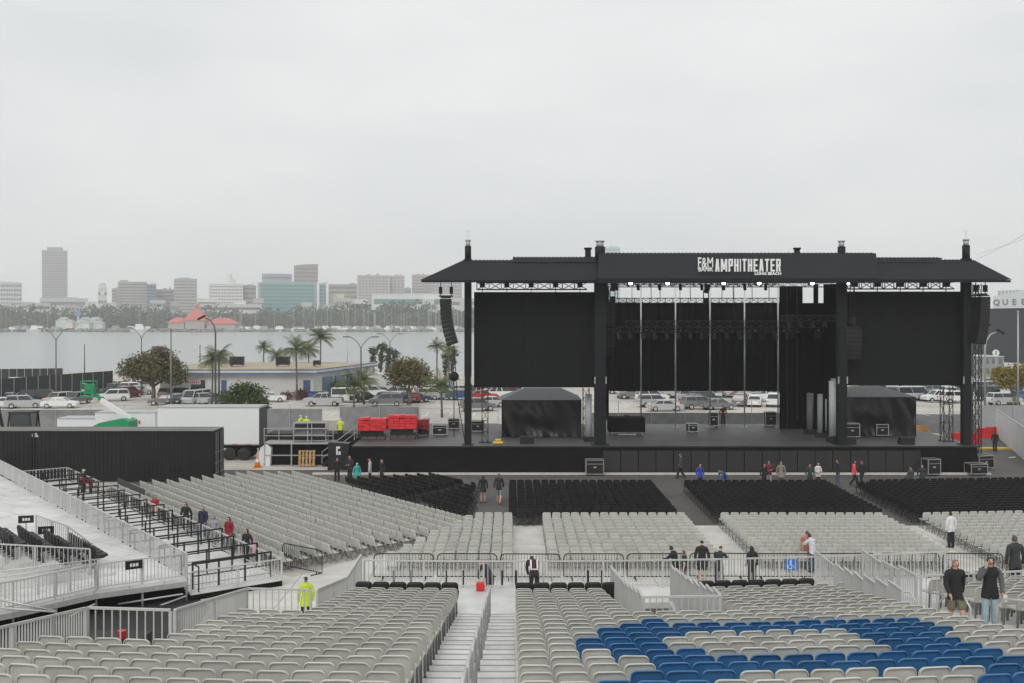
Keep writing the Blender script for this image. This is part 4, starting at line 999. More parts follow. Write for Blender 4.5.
def block_letters(word, x0, x1, ytop, ybot, Y):
    a0, a1, z0, z1 = gx(x0, Y), gx(x1, Y), gz(ybot, Y), gz(ytop, Y); wts = {'M': 1.35, 'I': .42}; tot = sum(wts.get(c, 1) for c in word); x = a0; hgt = z1 - z0
    for c in word:
        w = (a1 - a0) * wts.get(c, 1) / tot; L0, R0 = x + .045, x + w - .045; x += w; m = MB(); s = .115 if c != 'I' else R0 - L0; e = [0]
        def P(u0, w0, u1, w1, th=s):
            e[0] += .003; m.hexa([(u0 - th / 2, Y - .02 - e[0], z0 + w0 * hgt), (u0 + th / 2, Y - .02 - e[0], z0 + w0 * hgt), (u0 + th / 2, Y + .03, z0 + w0 * hgt), (u0 - th / 2, Y + .03, z0 + w0 * hgt), (u1 - th / 2, Y - .02 - e[0], z0 + w1 * hgt), (u1 + th / 2, Y - .02 - e[0], z0 + w1 * hgt), (u1 + th / 2, Y + .03, z0 + w1 * hgt), (u1 - th / 2, Y + .03, z0 + w1 * hgt)])
        def Hh(w0, w1=None, r=R0): e[0] += .003; m.box(L0 + .01, r, Y - .02 - e[0], Y + .03, z0 + w0 * hgt, z0 + (w0 + .14) * hgt)
        l, r = L0 + s / 2, R0 - s / 2; md = (L0 + R0) / 2
        if c == 'A': P(l, 0, md - .02, 1); P(r, 0, md + .02, 1); e[0] += .003; m.box(l, r, Y - .02 - e[0], Y + .03, z0 + .2 * hgt, z0 + .33 * hgt)
        elif c == 'M': P(l, 0, l, 1); P(r, 0, r, 1); P(md, .15, l + .03, 1, s * .85); P(md, .15, r - .03, 1, s * .85)
        elif c in 'PR':
            P(l, 0, l, 1); P(r, .5, r, .97); Hh(.86); Hh(.42)
            if c == 'R': P(r, 0, r - .04, .45)
        elif c == 'H': P(l, 0, l, 1); P(r, 0, r, 1); Hh(.43)
        elif c == 'I': P(md, 0, md, 1)
        elif c == 'T': P(md, 0, md, .99); Hh(.86)
        elif c == 'E': P(l, 0, l, 1); Hh(.86); Hh(.43, None, R0 - .04); Hh(0)
        m.build('lettering', LET, sg)
block_letters('AMPHITHEATER', 714.5, 781.2, 258.9, 271.6, YE - .33)
fit('F&M', 1.02, 697.5, 712.5, 267.6, YE - .32, .012, 'lettering')
fit('BANK', .42, 698, 713, 271.3, YE - .32, .008, 'lettering')
fit('LONG BEACH', .26, 754.5, 781, 274.8, YE - .32, .012, 'lettering')
b = MB(); b.bar((gx(697.5, YE - .31), YE - .30, gz(268.4, YE)), (gx(712.5, YE - .31), YE - .30, gz(268.4, YE)), .02, .04)
for x in (699, 712, 716, 730, 745, 760, 778): b.bar((gx(x, YE), YE - .27, gz(270, YE)), (gx(x, YE), YE + .75, gz(270, YE)), .03)
b.build('sign_bracket', LET, sg)
# truss helper
def truss(mb, p, q, w=.45, n=None, r=.035):
    p, q = Vector(p), Vector(q); d = (q - p).normalized(); L_ = (q - p).length
    up = Vector((0, 0, 1)) if abs(d.z) < .9 else Vector((0, 1, 0)); a = d.cross(up).normalized() * w / 2; c = a.cross(d).normalized() * w / 2
    n = n or max(2, int(L_ / (w * 1.6)))
    cs = [a + c, a - c, -a - c, -a + c]
    for k in cs: mb.bar(p + k, q + k, r * 1.6)
    for i in range(n):
        u, v = p.lerp(q, i / n), p.lerp(q, (i + 1) / n)
        for j in range(4):
            k, l = cs[j], cs[(j + 1) % 4]
            mb.bar(u + k, v + l, r); mb.bar(u + k, u + l, r)
# screens
for lab, xa, xb, ya, yb, Y in (('big blank black screen hanging left of the stage opening', 474, 594, 292, 387.5, 76), ('big blank black screen hanging right of the stage opening', 847.5, 961.5, 291.5, 385.5, 76)):
    t = thing('video_screen', lab, 'screen', (gx((xa + xb) / 2, Y), Y, gz(yb, Y)), 0, 'big blank stage screens')
    w = gx(xb, Y) - gx(xa, Y); h = gz(ya, Y) - gz(yb, Y)
    b = MB(); nx, nz = 16, 13
    for i in range(nx):
        for j in range(nz):
            b.box(-w / 2 + w * i / nx + .0012, -w / 2 + w * (i + 1) / nx - .0012, 0, .12, h * j / nz + .0012, h * (j + 1) / nz - .0012)
    b.build('led_panel_grating', SCREEN, t)
    b = MB(); b.box(-w / 2, w / 2, .125, .35, 0, h); b.build('backing', BLKMET, t)
    b = MB(); truss(b, (-w / 2 + .2, .3, h + .44), (w / 2 - .5, .3, h + .44), .5, None, .05); b.build('truss', BLKMET, t)
    for k in range(5):
        x = -w / 2 + .6 + k * (w - 1.6) / 4; b = MB(); b.box(x - .18, x + .18, .0, .5, h + .34, h + .78); b.bar((x, .3, h + .7), (x, .3, h + 1.2), .05); b.bar((x, .3, h), (x, .3, h + .4), .05); b.build('chain_hoist', BLKMET, t)
# hanging speaker arrays
def array(lab, x, ytop, n, Y, rz, bend=.028, h=.30):
    t = thing('line_array', lab, 'speaker', (gx(x, Y), Y, gz(ytop, Y)), rz, 'hanging speaker arrays')
    p = Vector((0, 0, 0)); a = .0
    for i in range(n):
        c = MB(); w0, w1, dd = 1.15, 1.05, .75
        c.prism([(-dd / 2, -h * .475), (dd / 2, -h * .495), (dd / 2, h * .495), (-dd / 2, h * .475)], -w0 / 2, w0 / 2, 'x')
        c.box(-w0 / 2 + .05, w0 / 2 - .05, dd / 2, dd / 2 + .03, -h * .42, h * .42)
        M = Matrix.Translation(p) @ Matrix.Rotation(-a, 4, 'X')
        c.xform(M); c.build('cabinet', CASE, t)
        dn = Matrix.Rotation(-a - bend / 2, 4, 'X') @ Vector((0, 0, -h)); p = p + dn; a += bend * (1 + i * .05)
    b = MB(); b.bar((0, -.5, .35), (0, .5, .35), .18, .10); b.box(-.5, .5, -.35, .35, .20, .29); b.build('rigging_frame', BLKMET, t)
    for s in (-.38, .38): b = MB(); b.box(-.12, .12, s - .12, s + .12, .5, 1.0); b.tube([(0, s, .4), (0, s, gz(281, Y) - gz(ytop, Y))], .03, 6); b.build('chain_hoist', BLKMET, t)
    return t
array('tall curved speaker array hanging free at the left stage end', 446, 301, 11, 74.6, PI / 2)
array('tall speaker array hanging free at the right stage end', 980.5, 299, 11, 74.6, -1.35, .02)
array('black speaker array hanging beside the thick second tower', 607, 304, 13, 76.5, PI, .035)
array('black speaker array hanging left of the right screen', 852, 331, 7, 75.2, PI, .03)
# backdrop, drapes, poles
YB = 88.2
dr = thing('backdrop', 'wide black cloth backdrop hung across the back of the stage', 'curtain', (0, 0, 0))
b = MB(); n = 90
xa, xb = gx(604, YB), gx(782, YB)
vv = []
for i in range(n + 1):
    x = xa + (xb - xa) * i / n; y = YB + .4 + .06 * math.sin(i * 1.9) + .04 * rnd.random()
    vv += [(x, y, gz(303, YB)), (x, y, gz(391.5, YB))]
b.add(vv, [(2 * i, 2 * i + 2, 2 * i + 3, 2 * i + 1) for i in range(n)]); b.build('cloth', DRAPE, dr, True)
b = MB(); truss(b, (xa, YB + .4, gz(300.5, YB)), (xb, YB + .4, gz(300.5, YB)), .4); b.build('truss', BLKMET, dr)
def folds(lab, x0, x1, ya, yb, Y):
    b = MB(); n = max(4, int((x1 - x0) / 1.1)); vv = []
    for i in range(n + 1):
        x = gx(x0 + (x1 - x0) * i / n, Y); y = Y + (.10 if i % 2 else -.10)
        vv += [(x, y, gz(ya, Y)), (x, y, gz(yb, Y))]
    b.add(vv, [(2 * i, 2 * i + 2, 2 * i + 3, 2 * i + 1) for i in range(n)]); o = b.build('side_drape', DRAPE, None, True); tag(o, lab, 'curtain', 'black side drapes of the stage')
folds('full height black drape just right of the backdrop', 779, 803, 286, 431, 86)
folds('full height black drape between the two bright sky gaps', 813, 818, 284, 400, 85.2)
folds('full height black drape nearest the third tower', 823, 846, 284, 436, 82)
folds('black drape below the sky gaps beside the third tower', 802, 824, 303, 434, 85)
folds('narrow black drape behind the second tower', 603, 609, 286, 420, 84)
for i, x in enumerate((641, 675.5, 710, 744.5, 778)):
    t = thing('steel_pole', 'silver pole before the black backdrop, %s from the left' % nth(i + 1), 'pole', (gx(x, 87.2), 87.2, ZD), 0, 'silver poles before the backdrop')
    b = MB(); b.tube([(0, 0, 0), (0, 0, gz(284, 87.2) - ZD)], .06, 8); b.build('tube', CHROME, t, True)
    b = MB(); b.box(-.25, .25, -.25, .25, 0, .03); b.build('base_plate', STEELG, t)
# rigging
for lab, x0, x1, y, Y, w, fixt in (('front lighting truss under the middle bay', 606, 838, 283.5, 77, .5, 0), ('long lighting truss hung before the backdrop', 626, 834, 324, 84, .5, 1), ('upper rear truss with small lamps under the roof', 606, 780, 283, 82, .3, 2)):
    t = thing('lighting_truss', lab, 'truss', (0, 0, 0), 0, 'lighting trusses under the roof')
    b = MB(); truss(b, (gx(x0, Y), Y, gz(y, Y)), (gx(x1, Y), Y, gz(y, Y)), w); b.build('truss', mat('rig_grey', (.055, .057, .06), .5, spec=.3) if fixt == 1 else BLKMET, t)
    if fixt == 1:
        for i in range(6):
            x = gx(648.5 + i * 34.4, Y); b = MB()
            for s in (-.22, .22): b.tube([(x + s, Y, gz(y, Y) - .25), (x + s, Y - .1, gz(y, Y) - .62)], .13, 8)
            b.build('spotlight', BLKMET, t)
            b = MB()
            for s in (-.22, .22): b.tube([(x + s, Y - .16, gz(y, Y) - .50), (x + s, Y - .18, gz(y, Y) - .54)], .07, 8)
            b.build('lens', CHROME, t)
        for i, xx in enumerate((648, 705, 763, 791, 818)):
            x = gx(xx, Y); b = MB(); b.obox((x, Y, gz(y, Y) - .8), .45, .4, .6); b.bar((x, Y, gz(y, Y) - .2), (x, Y, gz(y, Y) - .6), .06); b.build('moving_light', CASE, t)
        for xx in (632, 680, 734, 790, 828):
            b = MB(); b.tube([(gx(xx, Y), Y, gz(y, Y) + .2), (gx(xx, Y), Y, gz(282, Y))], .02, 6); b.build('hanger', BLKMET, t)
    if fixt == 2:
        for i in range(8):
            x = gx(616 + i * 21.4, Y); b = MB(); b.tube([(x, Y, gz(y, Y) - .1), (x + rnd.uniform(-.1, .1), Y - .15, gz(y, Y) - .55)], .12, 8); b.build('spotlight', BLKMET, t)
RIG = mat('rig_grey', (.055, .057, .06), .5, spec=.3)
for lab, x0, x1, y, Y in (('second grey lighting truss lower before the backdrop', 612, 800, 329.5, 85.5), ('short side truss high before the right drapes', 782, 838, 318, 80)):
    t = thing('lighting_truss', lab, 'truss', (0, 0, 0), 0, 'lighting trusses under the roof')
    b = MB(); truss(b, (gx(x0, Y), Y, gz(y, Y)), (gx(x1, Y), Y, gz(y, Y)), .42, None, .045); b.build('truss', RIG, t)
    for i in range(int((x1 - x0) / 12)):
        x = gx(x0 + 6 + i * 12, Y); b = MB(); b.tube([(x, Y - .1, gz(y, Y) - .25), (x + rnd.uniform(-.15, .15), Y - .3, gz(y, Y) - .75)], [.13, .17], 8); b.bar((x, Y, gz(y, Y) - .1), (x, Y - .1, gz(y, Y) - .35), .05); b.build('spotlight', RIG, t)
for i, (xx, y0, y1, Y) in enumerate(((617, 284, 300, 80), (651, 284, 301, 80), (660, 283, 301, 79), (690, 284, 301, 80), (722, 283, 301, 79), (733, 284, 301, 80), (752, 283, 301, 80), (769, 284, 301, 79), (787, 286, 430, 80.5), (797, 286, 420, 79.5))):
    b = MB(); b.tube([(gx(xx, Y), Y, gz(y0, Y)), (gx(xx, Y) + rnd.uniform(-.05, .05), Y, gz(y1, Y))], .028, 5); tag(b.build('rigging_cable', BLKMET), 'thin black rigging line under the roof, %s from the left' % nth(i + 1), 'cable', 'rigging lines under the roof')
for x, y, lab in ((612.5, 292, 'black moving light silhouetted against the sky gap near the second tower'), (706, 294, 'black moving light silhouetted in the middle of the sky gap')):
    t = thing('moving_light', lab, 'light', (gx(x, 86), 86, gz(y, 86))); b = MB(); b.tube([(0, 0, .1), (.12, -.2, .75)], [.2, .26], 10); b.build('head', BLKMET, t); b = MB(); b.box(-.22, .22, -.2, .2, -.85, -.35); b.bar((-.2, 0, -.4), (-.2, 0, .3), .07); b.bar((.2, 0, -.4), (.2, 0, .3), .07); b.build('yoke', BLKMET, t)
BULB = emit('lit_lamp', (1, .99, .96), 14)
for i, x in enumerate((630.5, 667.5, 723.5, 759, 812, 848)):
    t = thing('floodlight', 'bright lit lamp under the roof edge, %s from the left' % nth(i + 1), 'lamp', (gx(x, 76.2), 76.2, gz(283, 76.2)), 0, 'bright lamps under the roof edge')
    b = MB(); b.box(-.25, .25, -.02, .25, -.2, .2); b.bar((0, .1, .2), (0, .1, .55), .05); b.build('housing', BLKMET, t)
    b = MB(); b.ball((0, -.08, 0), .13, 10, 6, (1.1, .6, 1)); b.build('bulb', BULB, t, True)
# ---- things on the deck
def road_case(x, y0, w, h, Y, lab, d=.8, z=ZD, rz=0.0, m=None, group='road cases on and before the stage'):
    t = thing('road_case', lab, 'case', (gx(x, Y), Y, z + .1), rz, group)
    b = MB(); b.box(-w / 2, w / 2, -d / 2, d / 2, .02, h - .1); b.build('body', m or CASE, t)
    b = MB(); e = .03
    for sx in (-1, 1):
        for sy in (-1, 1): b.bar((sx * w / 2, sy * d / 2, .0), (sx * w / 2, sy * d / 2, h - .08), .05)
        for zz in (.03, h - .1): b.bar((sx * w / 2, -d / 2, zz), (sx * w / 2, d / 2, zz), .05)
    for sy in (-1, 1):
        for zz in (.03, h - .1): b.bar((-w / 2, sy * d / 2, zz), (w / 2, sy * d / 2, zz), .05)
    b.bar((-w / 2, -d / 2 - .004, h * .66), (w / 2, -d / 2 - .004, h * .66), .03); b.build('edge_frame', CHROME, t)
    for sx in (-1, 1):
        b = MB(); b.tube([(sx * w * .38, -d * .3, -.05), (sx * w * .38 + .05, -d * .3, -.05)], .05, 8); b.tube([(sx * w * .38, d * .3, -.05), (sx * w * .38 + .05, d * .3, -.05)], .05, 8); b.build('caster', RUBBER, t)
    b = MB(); b.box(-.1, .1, -d / 2 - .02, -d / 2 - .003, h * .4, h * .5); b.build('latch', CHROME, t)
road_case(594.5, 0, 1.22, 1.1, 74.0 - .6, 'black road case with silver edges before the stage skirt', .7, G0)
road_case(931, 0, .95, 1.15, 73.4, 'tall silver edged case before the right stage skirt', .8, G0, .2)
road_case(982, 0, 1.3, 1.0, 76.5, 'silver framed case at the right end of the stage', .9, G0, .3)
road_case(976, 0, 1.2, .8, 73.6, 'black case on the tarmac by the right stage end', .9, G0, .1, BLKMET)
road_case(692, 0, .75, .75, 83, 'small silver case alone in the middle of the deck', .6, ZD, .2)
road_case(713, 0, .75, 1.2, 87.6, 'tall silver rack case at the deck back between poles', .6)
road_case(770, 0, .9, 1.2, 88.1, 'tall silver rack case left of the fifth pole', .6)
road_case(440, 0, 1.1, .85, 81, 'black silver framed case nearest the red carts', .7)
road_case(454, 0, .9, .9, 85.5, 'silver framed case under the left end tower', .7)
road_case(478, 0, 1.0, .9, 83.5, 'silver case behind the ladder truss', .7)
road_case(881, 0, .9, .95, 80.5, 'silver case on the deck before the right black tent', .7)
road_case(851, 0, 1.1, 1.1, 79.5, 'dark rack beside the third tower foot', .7)
dk = thing('drum_riser', 'low black covered riser on the deck right of second tower', 'riser', (gx(626, 82), 82, ZD))
b = MB(); b.box(-1.4, 1.4, -.8, .8, .25, 1.35); b.build('cover', DRAPE, dk)
b = MB()
for x in (-1.2, 1.2):
    for y in (-.6, .6): b.tube([(x, y, 0), (x, y, .26)], .04, 8)
b.build('leg_frame', CHROME, dk)
b = MB(); b.box(-.7, .7, -.95, -.82, .05, .12); b.build('step', STEELG, dk)
for x, Y, lab in ((527, 76, 'black wedge monitor on the front deck edge before tent'), (838, 76.2, 'black wedge monitor at the third tower foot'), (848, 75.6, 'black wedge monitor right of the third tower foot'), (906, 75.6, 'black wedge monitor on the right deck edge')):
    b = MB(); b.prism([(-.35, 0), (.35, 0), (.35, .25), (-.1, .55), (-.35, .5)], -.5, .5, 'x'); o = b.build('stage_monitor', CASE); o.location = (gx(x, Y), Y, ZD); tag(o, lab, 'speaker', 'wedge monitors on the deck')
b = MB(); b.tube([(-.35, 0, .12), (.35, 0, .12)], .11, 10); b.tube([(-.2, .12, .3), (.2, .12, .3)], .09, 10); o = b.build('cable_coil', mat('yellow_paint', (.6, .42, .05), .6)); o.location = (gx(498, 75.4), 75.4, ZD); tag(o, 'small yellow cable coil on the front deck edge', 'cable')
# tents
def tent(lab, x0, x1, Y, d, yt, yb, rt0, rt1, ridge):
    w = gx(x1, Y) - gx(x0, Y); h = gz(yt, Y) - ZD
    t = thing('stage_tent', lab, 'tent', (gx((x0 + x1) / 2, Y), Y, ZD), 0, 'black tents on the stage wings')
    b = MB(); n, mz = 44, 14; vv = []
    for i in range(n + 1):
        for j in range(mz + 1):
            u, v = i / n, j / mz
            y = .20 * math.sin(u * 15 + 4 * math.sin(v * 2.5 + u * 5)) * (1 - v * .7) + .09 * math.sin(u * 33 + v * 7) * (1 - v * .5)
            vv.append((-w / 2 + w * u, y, .04 + (h - .04) * v))
    b.add(vv, [(i * (mz + 1) + j, (i + 1) * (mz + 1) + j, (i + 1) * (mz + 1) + j + 1, i * (mz + 1) + j + 1) for i in range(n) for j in range(mz)]); b.build('front_wall', TENTW, t, True)
    b = MB(); b.box(-w / 2, -w / 2 + .03, .2, d, .04, h); b.box(w / 2 - .03, w / 2, .2, d, .04, h); b.box(-w / 2, w / 2, d, d + .03, .04, h); b.build('side_wall', TENTW, t)
    a, c = gx(rt0, Y + d / 2) - gx((x0 + x1) / 2, Y), gx(rt1, Y + d / 2) - gx((x0 + x1) / 2, Y); zr_ = gz(ridge, Y + d / 2) - ZD
    b = MB(); b.hexa([(-w / 2 - .08, -.12, h + .005), (w / 2 + .08, -.12, h + .005), (w / 2 + .08, d + .1, h + .005), (-w / 2 - .08, d + .1, h + .005), (a, d * .45, zr_), (c, d * .45, zr_), (c, d * .55, zr_), (a, d * .55, zr_)]); b.build('roof', TENTR, t)
    b = MB()
    for x in (-w / 2, w / 2): b.bar((x, -.13, 0), (x, -.13, h), .06)
    b.build('pole', BLKMET, t)
tent('black walled tent with a grey hipped roof under left screen', 502, 581, 80, 5, 400, 438, 524, 561, 388)
tent('black walled tent with grey roof behind the third tower', 843, 915, 80.5, 5, 397, 436, 853, 880, 386)
# pillars and towers on the wings
def pillar(x, y0, y1, w, Y, lab, m):
    t = thing('duct_pillar', lab, 'pillar', (gx(x, Y), Y, ZD), 0, 'pale upright pillars on the stage wings')
    b = MB(); b.tube([(0, 0, 0), (0, 0, gz(y0, Y) - ZD)], w, 14); b.build('shaft', m, t, True)
    b = MB(); b.box(-w * 1.5, w * 1.5, -w * 1.5, w * 1.5, 0, .35); b.build('base', CASE, t)
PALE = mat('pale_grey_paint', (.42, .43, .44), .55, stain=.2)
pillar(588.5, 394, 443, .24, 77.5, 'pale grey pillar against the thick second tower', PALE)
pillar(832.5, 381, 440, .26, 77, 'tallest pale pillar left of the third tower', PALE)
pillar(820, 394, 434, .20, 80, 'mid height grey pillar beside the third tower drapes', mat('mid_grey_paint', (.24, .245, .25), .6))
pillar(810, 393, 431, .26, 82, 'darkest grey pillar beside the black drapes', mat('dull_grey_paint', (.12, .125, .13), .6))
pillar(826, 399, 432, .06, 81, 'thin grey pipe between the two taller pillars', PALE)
bx = MB(); bx.box(-.2, .5, -.2, .2, 0, 1.2); o = bx.build('control_box', PALE); o.location = (gx(835, 77.4), 77.6, gz(395, 77.4)); tag(o, 'pale box fixed high beside the tallest pillar', 'box')
for x0, x1, ya, yb, Y, lab in ((482, 488, 388, 445, 76.6, 'black ladder truss standing below the left screen'), (583, 589, 388, 440, 79, 'black ladder truss right of the left tent'), (942, 951, 386, 441, 77.5, 'black truss tower below the right screen'), (974, 980, 284, 432, 79, 'slim black truss tower right of the last stage tower')):
    t = thing('truss_tower', lab, 'truss', (gx((x0 + x1) / 2, Y), Y, ZD if x0 < 970 else G0), 0, 'upright black trusses')
    b = MB(); truss(b, (0, 0, 0), (0, 0, gz(ya, Y) - (ZD if x0 < 970 else G0)), gx(x1, Y) - gx(x0, Y), None, .03); b.build('truss', BLKMET, t)
    b = MB(); b.box(-.45, .45, -.45, .45, 0, .05); b.build('base_plate', BLKMET, t)
for x0, y0, x1, y1, lab in ((452, 345, 467, 443, 'slack black cable beside the left end tower'), ):
    b = MB(); b.tube([at(x0 + 2, y0, 75), at(457, 395, 75.2), at(462, 425, 75.4), at(x1 - 2, y1, 75.4)], .03, 6); tag(b.build('power_cable', RUBBER), lab, 'cable')
sh = thing('sound_shell', 'dark round dish on a thin stand left of the stage', 'dish', (gx(454, 80), 80, ZD))
b = MB(); b.ball((0, 0, gz(376.5, 80) - ZD), .38, 12, 8, (1, .5, 1)); b.build('dish', BLKMET, sh, True); b = MB(); b.tube([(0, 0, 0), (0, 0, gz(380, 80) - ZD)], .03, 6); b.build('stand', BLKMET, sh)
# red equipment carts
RT = mat('red_tarp', (.62, .022, .030), .5, var=.12, scale=2, bump=.3)
for x, w, top, Y, lab in ((373, 2.15, 418, 78.6, 'red topped equipment cart at the far left of the deck'), (403, 2.15, 415, 79, 'taller red topped equipment cart in the middle'), (423, .9, 419, 80.6, 'narrow dark red cart right of the two red carts')):
    t = thing('equipment_cart', lab, 'cart', (gx(x, Y), Y, ZD), 0, 'red topped carts on the deck')
    h = gz(top, Y) - ZD; hm_ = h * .44
    b = MB(); d = 1.1
    nn = max(2, int(w / .36))
    for i in range(nn):
        for j in range(5): b.obox((-w / 2 + w * (i + .5) / nn + rnd.uniform(-.03, .03), rnd.uniform(-.08, .08), hm_ + (h - hm_) * (j + .5) / 5 + (rnd.uniform(-.02, .07) if j == 4 else 0)), w / nn * rnd.uniform(.95, 1.02), d * .94, (h - hm_) / 5 * .93, rnd.uniform(-.03, .03), rnd.uniform(-.02, .02), rnd.uniform(-.02, .02))
    b.build('red_cover', RT if w > 1 else mat('dark_red_tarp', (.28, .012, .02), .5), t)
    b = MB()
    for sx in (-.47, -.16, .16, .47):
        for sy in (-.45, .45): b.bar((sx * w, sy * d, .1), (sx * w, sy * d, hm_), .05)
    for zz in (.16, hm_ * .55, hm_ - .03):
        for sy in (-.45, .45): b.bar((-w * .48, sy * d, zz), (w * .48, sy * d, zz), .05)
    for sx in (-.47, .47): b.bar((sx * w, -.45 * d, .16), (sx * w, .45 * d, .16), .045)
    b.build('rack_frame', BLKMET, t)
    b = MB(); b.box(-w * .44, w * .44, -.4, .4, .2, hm_ * .5); b.build('lower_crate', mat('brown_crate', (.10, .06, .04), .8), t)
    b = MB(); b.box(-w * .40, w * .36, -.40, .36, hm_ * .57, hm_ * .9); b.build('upper_crate', CASE, t)
    for sx in (-.42, .42): b = MB(); b.tube([(sx * w, -.4 * d, .06), (sx * w + .06, -.4 * d, .06)], .06, 8); b.build('caster', RUBBER, t)
person(Vector((gx(723, 88.6), 88.6, ZD)), 170, 'stand', 'stagehand in a red vest standing at the back of the deck', ('jacket', (.14, .02, .03)), ('trousers', BLK))
person(Vector((gx(629, 84.5), 84.5, ZD)), 140, 'bend', 'stagehand in black working behind the covered riser', ('jacket', BLK), ('trousers', BLK))
# loading dock at the stage left end
dkx = thing('loading_dock', 'steel framed loading dock between the white trailer and stage', 'dock', (gx(264, 78), 78, 0))
wd = gx(333, 78) - gx(264, 78)
b = MB(); b.box(0, wd, 0, 5, 1.62, 1.74); b.build('platform', STEELG, dkx)
b = MB()
for x in (0, 2.0, wd - .05):
    for y in (0, 4.9): b.bar((x + .04, y, 0), (x + .04, y, 1.62), .08)
b.bar((0, 0, .8), (wd, 0, .8), .07); b.build('support_frame', STEELG, dkx)
b = MB()
for x in (0, 1.1, 2.2, wd): b.bar((x, .05, 1.74), (x, .05, 2.8), .05)
for zz in (2.25, 2.8): b.bar((0, .05, zz), (wd, .05, zz), .05)
b.build('guard_rail', STEELG, dkx)
b = MB(); b.box(.3, wd - .2, .6, .64, .012, 1.6); b.build('dark_skirt', DRAPE, dkx)
stc = thing('loading_stair', 'black open stair climbing from floor to the stage left end', 'stairs', (gx(322, 77.6), 77.6, 0))
for i in range(9): b = MB(); b.box(i * .26, i * .26 + .3, 0, 1.3, .2 * (i + 1) - .04, .2 * (i + 1)); b.build('step', BLKMET, stc)
b = MB(); b.bar((0, 0, .1), (2.4, 0, 1.95), .06, .2); b.bar((0, 1.3, .1), (2.4, 1.3, 1.95), .06, .2); b.build('stringer', BLKMET, stc)
for s in (0, 1.3): b = MB(); b.tube([(0, s, .2), (0, s, 1.1), (2.4, s, 2.9), (2.4, s, 2.0)], .03, 6); b.tube([(0, s, .65), (2.4, s, 2.45)], .025, 6); b.build('handrail', STEELG, stc)
def cart(x, Y, z, lab):
    t = thing('stacking_rack', lab, 'rack', (gx(x, Y), Y, z), 0, 'steel racks of black equipment on the loading dock'); w, h, d = 1.35, 1.45, 1.0
    b = MB()
    for sx in (-1, 1):
        for sy in (-1, 1): b.bar((sx * w / 2, sy * d / 2, 0), (sx * w / 2, sy * d / 2, h), .06)
    for zz in (.1, .55, 1.0, 1.45):
        for sy in (-1, 1): b.bar((-w / 2, sy * d / 2, zz), (w / 2, sy * d / 2, zz), .06)
    for sx in (-1, 1): b.bar((sx * w / 2, -d / 2, .1), (sx * w / 2, d / 2, .1), .055)
    b.build('rack_frame', CHROME, t)
    for j in range(3):
        b = MB(); b.obox((rnd.uniform(-.05, .05), 0, .12 + .45 * j + .18), 1.15, .85, .30); b.build('shelf_box', CASE if j != 1 else mat('grey_bin', (.15, .15, .155), .6), t)
cart(304, 78.7, 1.74, 'steel rack of black boxes on the dock, left one'); cart(318, 78.8, 1.74, 'steel rack of black boxes on the dock, right one')
b = MB()
for i in range(5): b.box(.02 + i * .26, .18 + i * .26, .0, .05, .05, 1.25)
for zz in (.15, .65, 1.12): b.box(0, 1.25, .055, .12, zz, zz + .1)
o = b.build('wooden_pallet', WOODM); o.location = (gx(298, 77.4), 77.4, .0); o.rotation_euler = (-.12, 0, 0); tag(o, 'bare wooden pallet leaning against the loading dock front', 'pallet')
pb = thing('black_bin', 'black covered bin with white lettering marks beside the stair', 'bin', (gx(339, 76.4), 76.4, G0))
b = MB(); b.prism([(-.75, 0), (.75, 0), (.8, 1.9), (-.7, 2.0)], -.5, .5, 'y'); b.build('cover', TENTW, pb); b = MB(); b.box(-.12, .0, -.53, -.51, 1.1, 1.7); b.box(.0, .16, -.53, -.51, 1.55, 1.7); b.box(.05, .2, -.53, -.51, 1.1, 1.35); b.build('marking', WHITEP, pb)
cn_ = thing('traffic_cone', 'orange traffic cone standing left of the loading dock', 'cone', (gx(257.5, 77.2), 77.2, .0))
b = MB(); b.tube([(0, 0, .05), (0, 0, .9)], [.24, .05], 12); b.build('cone', ORANGE, cn_, True); b = MB(); b.box(-.32, .32, -.32, .32, 0, .05); b.build('base', ORANGE, cn_); b = MB(); b.tube([(0, 0, .42), (0, 0, .62)], [.158, .115], 12); b.build('white_band', WHITEP, cn_)
b = MB(); b.prism([(0, 0), (.9, 0), (1.0, 1.3), (.6, 1.75), (.1, 1.1)], -.4, .4, 'y'); o = b.build('cable_ramp', WHITEP); o.location = (gx(259, 78.4), 78.4, 0); tag(o, 'white folded plastic ramp leaning at the dock left end', 'ramp')
YV = cloth((.62, .80, .04)); HH = (.75, .75, .72)
for x, y, Y, lab, rz in ((306.5, 415, 79.6, 'worker in yellow vest and white helmet on the dock, front one', 10), (301, 414, 81, 'worker in yellow vest half hidden behind the front dock worker', 60), (340.5, 417, 80, 'worker in yellow vest and white helmet at the stair head', 350)):
    person(Vector((gx(x, Y), Y, gz(y, Y) - 1.8)), rz, 'stand', lab, ('tee', (.62, .80, .04)), ('trousers', BLK), ('cap', HH))
b = MB(); b.box(0, wd + 1.9, 0, 2.2, 0, 2.2); o = b.build('dock_base', CONTB); o.location = (gx(266, 79.4), 79.5 + .3, 1.0 - .99); tag(o, 'dark equipment body filling the loading dock rear', 'equipment')
b = MB(); b.box(-.8, .8, 0, .04, 0, .75); o = b.build('red_banner', REDP); o.location = (gx(330, 84), 84, gz(430, 84)); tag(o, 'red banner panel behind the stair head worker', 'banner')
b = MB(); b.box(-.8, .8, 0, .08, 0, 2.9); o = b.build('plywood_sheet', mat('pale_board', (.45, .43, .38), .7)); o.location = (gx(331, 82.9), 82.9, .01); tag(o, 'pale board standing behind the dock racks', 'board')
